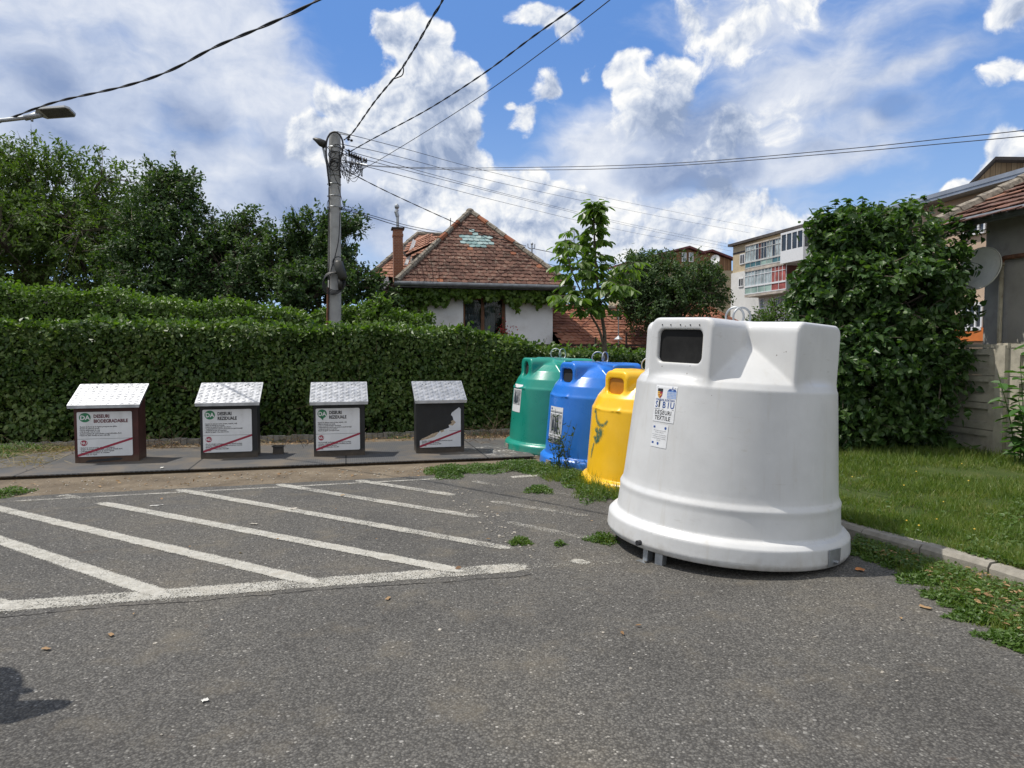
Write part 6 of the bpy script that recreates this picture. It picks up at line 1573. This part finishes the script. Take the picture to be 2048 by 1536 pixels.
for k in range(7):
    cx_, cy_ = rg.uniform(662, 676), rg.uniform(295, 335); r_ = rg.uniform(.06, .12); mb.torus(pp(cx_, cy_, -.17), (1, .2 * rg.uniform(-1, 1), 0), (0, .3, 1), r_, .009, 20, 4)
for pts in ([(660, 395), (655, 405), (655, 418), (661, 424)], [(676, 372), (690, 418), (700, 424), (703, 416), (690, 413), (679, 417)], [(664, 340), (672, 360), (680, 372)]):
    mb.tube(resample([pp(x, y, -.18) for x, y in pts], 20), .007, 4)
mb.tube(resample([pp(680, 425, -.17), pp(677, 480, -.17), pp(668, 520, -.18), pp(660, 550, -.18), pp(658, 600, -.18), pp(657, 660, -.18)], 30), .011, 5)
mb.tube([pp(658, 375, -.16), pp(658, 520, -.17), pp(657, 560, -.17)], .016, 6)
mb.build('tangled_wires', MAT['cable'], pole)
mb = MB(); c0, c1 = pp(676, 525, -.24), pp(686, 556, -.24); mb.tube([c0 - Z * -.05, c0, c1, c1 - Z * .05], [.05, .11, .11, .06], 12); mb.tube([pp(680, 556, -.22), pp(681, 578, -.22)], [.06, .055], 10); mb.build('splice_closure', MAT['lamp_dark'], pole, True)
mb = MB()
for k in range(5): mb.torus(pp(667 + k * .3, 563 + k, -.20 - .015 * k), (1, .15, 0), (.1 * k - .2, 0, 1), .21 + .012 * k, .011, 30, 5)
mb.torus(pp(676, 524, -.2), (1, 0, 0), (0, 0, 1), .12, .011, 24, 5); mb.build('cable_coil', MAT['cable'], pole)
mb = MB(); mb.tube([pp(653.5, 690, -.12), pp(656, 575, -.13)], .026, 8); mb.build('conduit', MAT['pipe_rust'], pole)
# ---------------------------------------------------------------- overhead lines
GL = 'overhead lines at the utility pole'
def strand(name, label, pts, r, twist=False, mat='cable', n=70, group=None):
    P = resample([D(x, y, Y) for x, y, Y in pts], n); e = empty(name, P[0], label, 'cable', group) if False else None
    mb = MB()
    if twist:
        Q1, Q2 = [], []; run = 0
        P = resample([D(x, y, Y) for x, y, Y in pts], n * 6)
        for i, p in enumerate(P):
            d = (P[min(i + 1, len(P) - 1)] - P[max(i - 1, 0)]).normalized(); a = d.cross(Z).normalized(); b = d.cross(a); run += 0 if i == 0 else (p - P[i - 1]).length; ph = run / twist * 2 * PI
            o = (a * math.cos(ph) + b * math.sin(ph)) * r; Q1.append(p + o); Q2.append(p - o)
        mb.tube(Q1, r, 6); mb.tube(Q2, r, 6)
    else: mb.tube(P, r, 5)
    o = mb.build(name, MAT[mat], None, True); tag(o, label, 'cable', group); return o
strand('overhead_cable', 'thick twisted black cable sweeping past the flat street lamp', [(-220, 300, 13), (-60, 262, 12.2), (0, 244, 11.8), (104, 206, 11), (250, 172, 10), (340, 141, 9.4), (430, 94, 8.8), (540, 47, 8), (636, 0, 7.4), (900, -150, 6)], .0095, 1.1)
strand('overhead_cable', 'thick twisted black cable climbing steeply from the pole top', [(688, 280, 16), (706, 264, 15.4), (748, 205, 13.6), (784, 161, 12.4), (804, 136, 11.8), (836, 85, 10.6), (864, 35, 9.7), (886, -2, 9.1), (960, -170, 7)], .0095, .9)
strand('overhead_cable', 'loose black tail hanging below the twisted cable over the pole', [(787, 158, 12.3), (795, 155, 12.15), (804, 151, 12.0), (807, 142, 11.9), (806, 133, 11.75)], .010, 0, n=20)
strand('overhead_cable', 'upper of two thin black cables running from the pole to the top edge', [(692, 308, 16), (745, 278, 15), (850, 222, 13), (960, 152, 11), (1065, 74, 9.4), (1172, -3, 8), (1300, -110, 7)], .0068, .8)
strand('overhead_cable', 'lower of two thin black cables running from the pole to the top edge', [(714, 344, 16), (760, 319, 15), (860, 258, 13), (975, 183, 11), (1100, 92, 9.2), (1222, -2, 7.8), (1340, -100, 7)], .0062, 0)
strand('overhead_cable', 'upper of the two long cables crossing the sky above the apartment block', [(686, 324, 16), (760, 332, 15.4), (900, 336, 14.4), (1024, 335, 13.6), (1200, 332, 12.5), (1400, 323, 11.4), (1700, 297, 10), (1900, 276, 9.2), (2060, 259, 8.6), (2300, 225, 8)], .006)
strand('overhead_cable', 'lower of the two long cables crossing the sky above the apartment block', [(700, 328, 16), (760, 333.5, 15.4), (900, 339, 14.4), (1024, 340, 13.6), (1200, 338, 12.5), (1400, 328, 11.4), (1700, 304, 10), (1900, 286, 9.2), (2060, 271, 8.6), (2300, 245, 8)], .006)
for lab, pts in (('topmost bare wire running down from the pole to the apartment block', [(674, 263, 16), (800, 295, 24), (1024, 354, 40), (1300, 414, 62), (1560, 464, 84)]),
                 ('second bare wire running down from the pole to the apartment block', [(682, 288, 16), (800, 314, 24), (1024, 371, 40), (1300, 429, 62), (1500, 466, 80)]),
                 ('upper wire of the lower pair running down to the apartment block', [(684, 296, 16), (760, 320, 21), (1024, 391, 40), (1250, 446, 60), (1470, 491, 82)]),
                 ('lower wire of the lower pair running down to the apartment block', [(684, 300, 16), (760, 327, 21), (1024, 394, 40), (1250, 450, 60), (1470, 497, 82)]),
                 ('lowest wire running down from the pole to the apartment block', [(700, 328, 16), (760, 340, 20), (1024, 409, 40), (1250, 462, 60), (1462, 502, 82)])):
    strand('overhead_wire', lab, pts, .010, 0, 'wire', 60, 'bare wires from the pole to the apartment block')
strand('overhead_cable', 'black house service cable from the pole to the mast on the white house roof', [(686, 334, 16), (700, 345, 16.2), (780, 386, 17.4), (900, 441, 19.2), (960, 466, 19.8), (1052, 492, 20.5)], .0068, .8)
strand('overhead_cable', 'upper of the thin cables from the pole waist to the white house roof', [(679, 415, 15.9), (740, 430, 17), (820, 452, 19), (905, 468, 21.5)], .008)
strand('overhead_cable', 'lower of the thin cables from the pole waist to the white house roof', [(679, 417, 15.9), (740, 434, 17), (800, 452, 18.6), (880, 470, 21.5)], .010)
strand('overhead_cable', 'thin cable leading away from the mast on the white house roof', [(1066, 497, 20.6), (1110, 506, 21.5), (1180, 520, 23), (1260, 536, 26)], .010, 0, 'wire')
strand('overhead_cable', 'thin cable crossing the brown tiles below the roof mast', [(960, 470, 20.3), (1050, 512, 20.4), (1105, 530, 21), (1200, 548, 24)], .009, 0, 'wire')
# ---------------------------------------------------------------- street lamp reaching in at the upper left
Yl = 11.6; LB = D(-190, 700, Yl); LB.z = 0
sl_ = empty('street_lamp', LB, 'grey street lamp with a flat modern head under the thick twisted cable', 'street lamp')
mb = MB(); topz = D(-190, 262, Yl).z; mb.tube([LB, LB + Z * topz], [.085, .05], 14); mb.build('post', MAT['galv'], sl_, True)
mb = MB(); tip = D(60, 234, Yl); mb.tube(resample([Vector((LB.x, LB.y, topz - .05)), D(-150, 255, Yl), D(0, 241, Yl), tip], 20), .034, 10); mb.tube([D(50, 236, Yl), D(82, 229, Yl)], [.046, .05], 12); mb.tube([D(64, 236, Yl), D(64, 243, Yl)], .02, 6); mb.build('arm', MAT['galv'], sl_, True)
hx = (D(147, 222, Yl) - D(76, 227, Yl)); hL = hx.length; hx.normalize(); hs = Vector((0, 1, 0)); hs = (hs - hx * hs.dot(hx)).normalized(); hu = hx.cross(hs).normalized()
if hu.z < 0: hu = -hu
tl_ = R(-17); hs, hu = hs * math.cos(tl_) + hu * math.sin(tl_), hu * math.cos(tl_) - hs * math.sin(tl_)
h0 = D(74, 229, Yl); mb = MB(); MAT['lamp_grey'] = plain('light_grey_lamp_casting', (.42, .43, .44), .5, .2, var=.05); MAT['led'] = plain('dark_led_window', (.10, .10, .10), .25, var=.5, scale=60)
hw = .135; pl = [(0, -.05), (.08, -hw), (hL - .05, -hw), (hL, -hw + .05), (hL, hw - .05), (hL - .05, hw), (.08, hw), (0, .05)]
mb.prism([h0 + hx * a + hs * b for a, b in pl], hu * .035)
mb.prism([h0 + hx * a + hs * b + hu * .035 for a, b in [(0, -.045), (.1, -.1), (.28, -.09), (.28, .09), (.1, .1), (0, .045)]], hu * .035); hd = mb.build('lamp_head', MAT['lamp_grey'], sl_)
mb = MB(); mb.prism([h0 + hx * a + hs * b - hu * .004 for a, b in [(.12, -hw + .025), (hL - .03, -hw + .025), (hL - .03, hw - .025), (.12, hw - .025)]], hu * .003); mb.build('led_window', MAT['led'], hd)
# ---------------------------------------------------------------- added unseen caster just outside the left edge, made up for the corner shadow
sh = G(20, 1378); hgt = 1.95; sp_ = sh + SUND * (hgt / SUND.z); base = Vector((sp_.x - .02, sp_.y, 0))
sg = empty('shadow_caster', base, 'round road sign on a thin post with a pointed plate below', 'road sign')
mb = MB(); mb.tube([base, base + Z * 2.2], .028, 8); mb.build('post', MAT['galv'], sg)
dn = Vector((SUND.x, SUND.y, 0)).normalized(); dn = (Matrix.Rotation(R(38), 3, 'Z') @ dn); ds = Vector((-dn.y, dn.x, 0))
mb = MB(); c = base + Z * hgt + dn * .03; mb.prism([c + ds * .27 * math.cos(a_) + Z * .27 * math.sin(a_) for a_ in [2 * PI * k / 28 for k in range(28)]], dn * .012); mb.build('disc', MAT['ink_blue'], sg)
# pointed plate: its shadow is the lobe in the corner of the picture
qa = []
for (x, y) in ((-60, 1420), (-60, 1452), (20, 1447), (75, 1432), (128, 1416), (146, 1402), (120, 1399), (60, 1400), (10, 1404)):
    g_ = G(x, y); qa.append(g_)
zc = 1.55
mb = MB(); pts = []
for g_ in qa:
    p = g_ + SUND * (zc / SUND.z); pts.append(p)
mb.prism([p + Z * ((p - base).dot(U) * .0) for p in pts], Z * .012)
mb.build('plate', MAT['galv'], sg)
mb = MB(); pc = sum(pts, Vector()) / len(pts); mb.tube([base + Z * 1.55, pc + Z * -.012], .012, 6); mb.build('bracket', MAT['galv'], sg)
# ---------------------------------------------------------------- grass, weeds, litter
MAT['grass'] = leaf_mat('grass_blade', [(.055, .105, .016), (.095, .158, .027), (.15, .20, .042), (.26, .255, .10)], .38, .5, clump=2.6)
MAT['weed'] = leaf_mat('weed_leaf', [(.035, .080, .014), (.06, .115, .02), (.085, .15, .03), (.12, .19, .045)], .3, .5, clump=3.0)
MAT['dry_grass'] = leaf_mat('dry_grass', [(.20, .15, .08), (.28, .22, .12), (.36, .29, .17)], .2, .7)
MAT['dead_leaf'] = leaf_mat('dead_leaf', [(.14, .075, .035), (.24, .14, .065), (.34, .22, .11), (.42, .30, .17)], .1, .75)
def blades(name, P, h, w, mat, rg, lean=.5, parent=None, kind='stuff'):
    n = len(P); an = rg.uniform(0, 2 * PI, n); ln = rg.uniform(0, lean, n)
    A = np.stack([np.cos(an) * ln, np.sin(an) * ln, np.ones(n)], 1); A /= np.linalg.norm(A, axis=1, keepdims=True)
    an2 = rg.uniform(0, 2 * PI, n); NN = np.stack([np.cos(an2), np.sin(an2), .3 * np.ones(n)], 1)
    T = ([(0, .5, 0), (0, -.5, 0), (.5, -.42, .05), (.5, .42, .05), (1, 0, .26)], BLADE[1])
    o = leaves(name, P, A, NN, h, T, mat, parent, width=(w / h)); 
    if parent is None: o['kind'] = kind
    return o
rg = np.random.RandomState(42)
# lawn
kx = np.array([(p.x, p.y) for p in kc]); order = np.argsort(kx[:, 1]); ky, kxx = kx[order, 1], kx[order, 0]
n = 230000; y = 3.6 + (11.6 - 3.6) * rg.uniform(0, 1, n) ** 1.25; xk = np.interp(y, ky, kxx) + KW * .85
xm = np.minimum(.80 * y + .3, np.interp(y, [3, 9.4, 12], [9, 6.9, 6.4])); x = xk + (xm - xk) * rg.uniform(0, 1, n); ok = xm > xk + .05
P = np.stack([x, y, np.full(n, LZ - .005)], 1)[ok]; m = len(P)
pn = pnoise(P, 2.3, 8); keep = rg.uniform(size=m) < np.clip(.62 + .55 * pn + .35 * pnoise(P, 7.0, 3), .06, 1); P = P[keep]; pn = pn[keep]; m = len(P)
h = (.034 + .075 * rg.uniform(size=m) ** 2.2) * (1 + .5 * np.clip(pn, -1, 1.2)); far_ = np.clip((P[:, 1] - 4) / 6, 0, 1)
blades('grass', P, h * (1 + .25 * far_), .0042 * (1 + .6 * far_) * rg.uniform(.7, 1.5, m), MAT['grass'], rg, .9)
k = 9000; idx = rg.randint(0, m, k); blades('dry_grass', P[idx] + rg.normal(size=(k, 3)) * np.array([.02, .02, 0]), .05 * rg.uniform(.6, 1.3, k), np.full(k, .003), MAT['dry_grass'], rg, 1.6)
cw_ = np.where(pnoise(P, 1.9, 17) > .55)[0]; k = 7000; idx = np.where(rg.uniform(size=k) < .75, rg.choice(cw_, k), rg.randint(0, m, k)); Q = P[idx] + np.c_[np.zeros((k, 2)), rg.uniform(0, .035, k)] + np.array([0, 0, .02]); leaves('lawn_weeds', Q, nrmz(rg.normal(size=(k, 3)) * [1, 1, .3]), nrmz(np.array([0, 0, 1.]) + rg.normal(size=(k, 3)) * .3), .035 * rg.uniform(.5, 1.5, k), OVAL, MAT['weed'])['kind'] = 'stuff'
k = 26; idx = rg.randint(0, m, k); mb = MB()
for q in P[idx]: mb.sphere(Vector(q.tolist()) + Z * .075, .009, (1, 1, .6), 6, 4)
o = mb.build('lawn_flowers', MAT['ink_yellow']); o['kind'] = 'stuff'
# strip outside the kerb : weeds and leaves creeping over the tarmac
poly = [(p.x, p.y) for p in [G(1700, 1098), G(1716, 1082), G(1880, 1133), G(2048, 1186), G(2200, 1240), G(2230, 1330), G(2048, 1288), G(1985, 1245), G(1935, 1228), G(1895, 1190), G(1835, 1150), G(1770, 1128)]]
bx = np.array(poly); lo, hi = bx.min(0), bx.max(0)
C = rg.uniform(lo, hi, (44000, 2)); ins = np.array([inside(tuple(c), poly) for c in C]); C = C[ins]
nn_ = pnoise(np.c_[C, 0 * C[:, 0]], 5, 2); C = C[rg.uniform(size=len(C)) < np.clip(.62 + .4 * nn_, .1, 1)]
P = np.c_[C, np.full(len(C), .002)]; m = len(P); half = m // 2
blades('verge_grass', P[:half], .065 * rg.uniform(.5, 1.6, half), .0036 * np.ones(half), MAT['grass'], rg, 1.3)
Q = P[half:] + np.c_[np.zeros((m - half, 2)), rg.uniform(.005, .065, m - half)]; leaves('verge_weeds', Q, nrmz(rg.normal(size=(m - half, 3)) * [1, 1, .35]), nrmz(np.array([0, 0, 1.]) + rg.normal(size=(m - half, 3)) * .35), .024 * rg.uniform(.5, 1.6, m - half), OVAL, MAT['weed'], width=1.1)['kind'] = 'stuff'
# weed patches
def patch_pts(px, py, rx, ry, n, tight=1.0):
    c = G(px, py); ax = (G(px + rx, py) - c).length; ay = abs(G(px, py - ry).y - c.y)
    a = rg.uniform(0, 2 * PI, n); r = rg.uniform(0, 1, n) ** .6 * (1 + .25 * np.sin(a * 3 + px) + .15 * np.sin(a * 7 + py))
    return np.stack([c.x + ax * r * np.cos(a), c.y + ay * r * np.sin(a), np.zeros(n)], 1), 1 - r
WP = []; WS = []; GP = []; GHt = []
for (px, py, rx, ry, n, hh) in [(898, 945, 46, 11, 2600, .09), (960, 938, 50, 9, 1800, .06), (1040, 935, 70, 12, 3400, .08), (1110, 940, 50, 20, 3200, .09), (1078, 981, 28, 8, 900, .05), (1040, 1085, 20, 7, 500, .04), (1120, 1090, 12, 4, 160, .03), (1205, 1080, 30, 9, 700, .05), (1150, 960, 44, 16, 2200, .10), (18, 988, 30, 9, 900, .07), (5, 920, 34, 10, 900, .10), (45, 915, 22, 6, 400, .06), (1190, 985, 40, 20, 1600, .08), (150, 880, 60, 8, 700, .10), (365, 882, 40, 6, 500, .09), (560, 878, 50, 4, 500, .09), (790, 874, 40, 4, 500, .10), (960, 865, 40, 8, 900, .14), (70, 903, 60, 9, 1500, .10), (20, 905, 50, 12, 1600, .14), (1785, 1124, 50, 15, 1500, .035), (1845, 1158, 48, 16, 1500, .035), (1905, 1200, 52, 17, 1600, .04), (1965, 1236, 56, 18, 1700, .04), (2030, 1284, 54, 20, 1700, .04), (1740, 1112, 34, 13, 900, .035)]:
    p, e_ = patch_pts(px, py, rx, ry, n); p[:, 2] = rg.uniform(.003, 1, n) * hh * np.clip(e_ * 1.8, .15, 1); WP.append(p); WS.append(rg.uniform(.012, .030, n) * (1 + hh * 3))
for (px, py, rx, ry, n, hh) in [(1190, 975, 46, 24, 1500, .22), (1225, 960, 30, 12, 700, .30), (1130, 955, 50, 14, 900, .14), (1080, 938, 60, 10, 700, .10), (898, 945, 40, 8, 500, .08), (1240, 990, 24, 16, 500, .18), (1040, 1086, 22, 6, 220, .07), (1205, 1082, 28, 8, 260, .07), (1078, 981, 26, 6, 160, .05), (1160, 935, 30, 14, 500, .2), (1760, 1115, 50, 16, 500, .07), (1850, 1150, 60, 22, 800, .08), (1930, 1200, 60, 24, 900, .08), (2010, 1250, 60, 28, 900, .08)]:
    p, e_ = patch_pts(px, py, rx, ry, n); GP.append(p); GHt.append(hh * rg.uniform(.35, 1.1, n) * np.clip(.4 + e_, .3, 1))
P = np.vstack(WP); S = np.concatenate(WS); m = len(P)
leaves('ground_weeds', P, nrmz(rg.normal(size=(m, 3)) * [1, 1, .5] + [0, 0, .2]), nrmz(np.array([0, 0, 1.]) + rg.normal(size=(m, 3)) * .5), S, OVAL, MAT['weed'], width=1.0)['kind'] = 'stuff'
P = np.vstack(GP); S = np.concatenate(GHt); m = len(P); blades('ground_grass', P, S, np.full(m, .0055), MAT['grass'], rg, .9)
# tall weed in front of the blue igloo
wp = G(1120, 944); e = empty('weed', wp, 'tall thin flowering weed standing in front of the blue igloo', 'weed')
mb = MB(); LP = []; LA = []
for k in range(16):
    an = rg.uniform(0, 6.28); ln = rg.uniform(.35, .85); d = Vector((math.cos(an) * .16, math.sin(an) * .1, 1)).normalized(); b0 = wp + Vector((rg.normal() * .06, rg.normal() * .05, 0)); pts = resample([b0, b0 + d * ln * .5 + Vector((0, 0, .02)), b0 + d * ln + Vector((math.cos(an) * .05, 0, 0))], 8); mb.tube(pts, [.004 - .0003 * i for i in range(8)], 4)
    for j in range(16):
        f = rg.uniform(.1, 1) ** 1.3; p = pts[int(f * 7)]; LP.append(tuple(p)); LA.append((rg.normal(), rg.normal(), .6))
MAT['weed_dark'] = leaf_mat('dark_weed_leaf', [(.03, .06, .016), (.05, .09, .025), (.08, .12, .05)], .25, .5)
leaves('foliage', LP, LA, rand_unit(rg, len(LP)), .06 * rg.uniform(.4, 1.2, len(LP)), LANCE, MAT['weed_dark'], e); mb.build('stems', MAT['weed_dark'], e)
# big-leaved docks at the foot of the bush, and the plant at the right edge
MAT['dock'] = leaf_mat('dock_leaf', [(.045, .11, .02), (.07, .145, .028), (.10, .18, .04)], .35, .4)
def dock(label, px, py, sizes, seed, up=.5):
    r_ = random.Random(seed); c = G(px, py, LZ); e = empty('dock_plant', c, label, 'plant', 'big-leaved plants below the bush'); LP = []; LA = []; LN = []; LS = []; mb = MB()
    for k, s_ in enumerate(sizes):
        an = k * 2.4 + r_.uniform(-.4, .4); d = Vector((math.cos(an), math.sin(an) * .7, r_.uniform(up * .4, up * 1.8))).normalized(); p = c + d * s_ * r_.uniform(.5, 1.1); mb.tube([c, c.lerp(p, .5) + Z * .03, p], [.008, .006, .004], 5); LP.append(tuple(p)); LA.append((d.x, d.y, d.z - .45)); LN.append((-d.x * .4 - .1, -d.y * .4 - .5, 1)); LS.append(s_)
    T = ([(0, 0, 0), (.1, .26, .06), (.4, .36, .10), (.75, .24, .0), (1, 0, -.2), (.75, -.24, .02), (.4, -.36, .1), (.1, -.26, .06), (.35, 0, -.02), (.7, 0, -.06)], [(0, 8, 2, 1), (8, 9, 3, 2), (9, 4, 3), (0, 7, 6, 8), (8, 6, 5, 9), (9, 5, 4)])
    leaves('leaf', LP, LA, LN, LS, T, MAT['dock'], e); mb.build('stalk', MAT['weed'], e)
dock('tall bright dock plant with upright leaves at the foot of the bush', 1872, 893, [.34, .30, .32, .26, .28, .34, .3, .24, .3, .26, .22], 1, 1.3)
dock('low dock plant with round leaves beside the foot of the bush', 1848, 905, [.22, .2, .18, .2, .16, .18], 2, .5)
dock('spreading dark dock plant at the foot of the concrete wall', 1935, 906, [.30, .28, .32, .26, .3, .28, .24, .3, .22, .26, .28], 3, .35)
dock('dock plant half hidden under the middle of the bush', 1780, 892, [.22, .24, .2, .22, .18, .2], 4, .7)
c = Vector((.752 * 8.7 + .10, 8.7, LZ)); e = empty('tall_plant', c, 'tall leafy plant standing before the post of the concrete wall', 'plant'); LP = []; LA = []; LS = []; mb = MB(); r_ = random.Random(6)
for s in range(4):
    b0 = c + Vector((r_.uniform(-.12, .12), r_.uniform(-.1, .1), 0)); tp_ = b0 + Vector((r_.uniform(-.28, .05), r_.uniform(-.1, .1), [1.75, 1.35, 1.2, .9][s])); pts = resample([b0, b0.lerp(tp_, .5) + Vector((.04, 0, 0)), tp_], 20); mb.tube(pts, [.011 - .0004 * i for i in range(20)], 5)
    for k in range(30):
        p = pts[3 + int(k / 30 * 16)]; an = k * 2.4; LP.append(tuple(p)); LA.append((math.cos(an), math.sin(an), r_.uniform(-.4, .2))); LS.append(r_.uniform(.13, .22))
MAT['plant_leaf'] = leaf_mat('bright_plant_leaf', [(.045, .115, .025), (.065, .15, .035), (.09, .19, .05)], .38, .4)
leaves('leaf', LP, LA, np.array([[0, 0, 1.]] * len(LP)) + rg.normal(size=(len(LP), 3)) * .25, LS, OVAL, MAT['plant_leaf'], e, 1.0); mb.build('stem', MAT['weed'], e)
# dead leaves and straw
def scatter(pts_poly, n, z=.003):
    b_ = np.array(pts_poly); lo, hi = b_.min(0), b_.max(0); C = rg.uniform(lo, hi, (n * 4, 2)); C = C[[inside(tuple(c), pts_poly) for c in C]][:n]; return np.c_[C, np.full(len(C), z)]
q = lambda *a: [(p.x, p.y) for p in (G(*x) for x in a)]
A_ = scatter([tuple((rl + U * -9 - N * .02)[:2]), tuple((rl + U * 4.4 - N * .02)[:2]), tuple((rl + U * 4.4 + N * .5)[:2]), tuple((rl - U * 9 + N * .9)[:2])], 2600, .012)
B_ = scatter(poly, 260, .045); C_ = scatter(q((100, 1300), (1900, 1300), (1700, 960), (300, 960)), 26, .006); D_ = scatter(q((0, 962), (1050, 930), (1060, 945), (0, 990)), 130, .004); E_ = scatter(q((0, 915), (150, 890), (100, 940), (0, 945)), 500, .02)
F_ = scatter(q((960, 880), (1010, 870), (1075, 915), (1060, 920)), 260, .02)
P = np.vstack([A_, B_, C_, D_, E_, F_]); m = len(P); P[:, 2] += rg.uniform(0, .012, m)
leaves('leaf_litter', P, nrmz(rg.normal(size=(m, 3)) * [1, 1, .2]), nrmz(np.array([0, 0, 1.]) + rg.normal(size=(m, 3)) * .35), .042 * rg.uniform(.4, 1.4, m), OVAL, MAT['dead_leaf'], width=rg.uniform(.5, 1.2, m))['kind'] = 'stuff'
m = 500; idx = rg.randint(0, len(E_), m); P = np.vstack([E_[idx][:, :3]]) + rg.normal(size=(m, 3)) * [.12, .08, .02]; P[:, 2] = np.abs(P[:, 2]) + .05
k2 = 700; idx = rg.randint(0, len(A_), k2); P2 = A_[idx] + np.array([0, 0, .06]); P = np.vstack([P, P2]); m = len(P)
leaves('straw', P, nrmz(rg.normal(size=(m, 3)) * [1, 1, .45]), rand_unit(rg, m), .22 * rg.uniform(.3, 1.2, m), BLADE, MAT['dry_grass'], width=.03)['kind'] = 'stuff'
# dry twigs leaning out of the hedge foot by the green igloo and behind the bins
mb = MB()
for (px, py, n) in ((985, 850, 60), (340, 868, 26), (600, 868, 14), (930, 858, 20), (80, 880, 20)):
    for k in range(n):
        b0 = G(px + rg.normal() * 24, py + 26 + rg.normal() * 5); d = Vector((rg.normal(), rg.normal() * .4 - .2, abs(rg.normal()) * .7 + .1)).normalized(); L_ = rg.uniform(.2, .6); mb.tube([b0, b0 + d * L_ * .5 + Vector((0, 0, .03)), b0 + d * L_ + Vector((rg.normal() * .05, 0, -.05))], [.004, .003, .0015], 3, False)
o = mb.build('dry_twigs', MAT['twig']); o['kind'] = 'stuff'
# stones and crumbs
def stones(name, P, S, mat, label=None):
    mb = MB(); rr = random.Random(3)
    for p, s_ in zip(P, S):
        b0 = len(mb.v); mb.sphere(Vector(p.tolist()), s_, (rr.uniform(.7, 1.4), rr.uniform(.6, 1.1), rr.uniform(.35, .6)), 6, 4)
        for i in range(b0, len(mb.v)): v = mb.v[i]; mb.v[i] = (v[0] + rr.uniform(-.2, .2) * s_, v[1] + rr.uniform(-.2, .2) * s_, v[2] + rr.uniform(-.12, .12) * s_)
    o = mb.build(name, mat); o['kind'] = 'stuff'; return o
MAT['stone'] = plain('pale_stone', (.36, .33, .28), .9, var=.4, scale=9)
P = np.vstack([scatter(q((0, 965), (1060, 925), (1060, 940), (0, 992)), 200, .0), scatter(q((880, 985), (1050, 1120), (1090, 1110), (930, 975)), 90, .004), scatter(q((1000, 872), (1030, 905), (1070, 918), (1010, 890)), 60, .01), scatter(q((100, 1500), (2000, 1500), (1700, 1180), (100, 1250)), 16, .003)]); stones('gravel', P, rg.uniform(.004, .013, len(P)), MAT['stone'])
# a few single scraps
MAT['paper'] = plain('dirty_paper', (.55, .54, .50), .85, var=.1, scale=30)
def scrap(name, label, cat, px, py, w, h, mat, seed, z=.006):
    r_ = random.Random(seed); c = G(px, py); an = r_.uniform(0, 3.1); a = Vector((math.cos(an), math.sin(an), 0)); b_ = Vector((-a.y, a.x, 0)); n = 5; vs = []
    for j in range(n):
        for i in range(n): vs.append(c + a * w * (i / (n - 1) - .5 + r_.uniform(-.04, .04)) + b_ * h * (j / (n - 1) - .5 + r_.uniform(-.05, .05)) + Z * (z + r_.uniform(0, .22) * min(w, h)))
    mb = MB(); mb.add(vs, [(j * n + i, j * n + i + 1, (j + 1) * n + i + 1, (j + 1) * n + i) for j in range(n - 1) for i in range(n - 1)]); o = mb.build(name, mat, None, True); tag(o, label, cat); return o
scrap('paper_scrap', 'long white paper scrap between two hatching stripes', 'litter', 313, 1012, .12, .025, MAT['paper'], 1)
scrap('paper_scrap', 'pale scrap lying on the middle hatching stripe', 'litter', 508, 1049, .07, .03, MAT['stone'], 2)
scrap('paper_scrap', 'crumpled scrap on the third long stripe', 'litter', 588, 1019, .07, .05, MAT['stone'], 3)
scrap('paper_scrap', 'small white scrap alone on the open tarmac', 'litter', 410, 1403, .03, .025, MAT['paper'], 4)
scrap('paper_scrap', 'white paper shred on the platform beside the maroon chute', 'litter', 324, 943, .09, .035, MAT['paper'], 5, .05)
MAT['peel'] = plain('orange_peel', (.45, .17, .04), .6, var=.2, scale=20)
scrap('orange_peel', 'orange fruit peel on the tarmac beside the rim of the white igloo', 'litter', 1720, 1142, .06, .05, MAT['peel'], 6, .01)
for nm, lb, px, py, s_ in (('dead_leaf', 'single pale dead leaf on the tarmac beside the kerb verge', 1850, 1217, .07), ('dead_leaf', 'small tan leaf on the tarmac under the front marking line', 776, 1199, .05), ('dead_leaf', 'tan leaf on the tarmac above the dark shadow in the corner', 222, 1272, .05), ('dead_leaf', 'curled tan leaf near the dark shadow in the corner', 93, 1300, .05)):
    scrap(nm, lb, 'leaf', px, py, s_, s_ * .45, MAT['dead_leaf'], px, .008)
scrap('cardboard_strip', 'grey board leaning against the blue igloo rim beside the green one', 'litter', 1090, 915, .05, .3, MAT['stone'], 12, .02)
MAT['salt'] = MAT['paper']
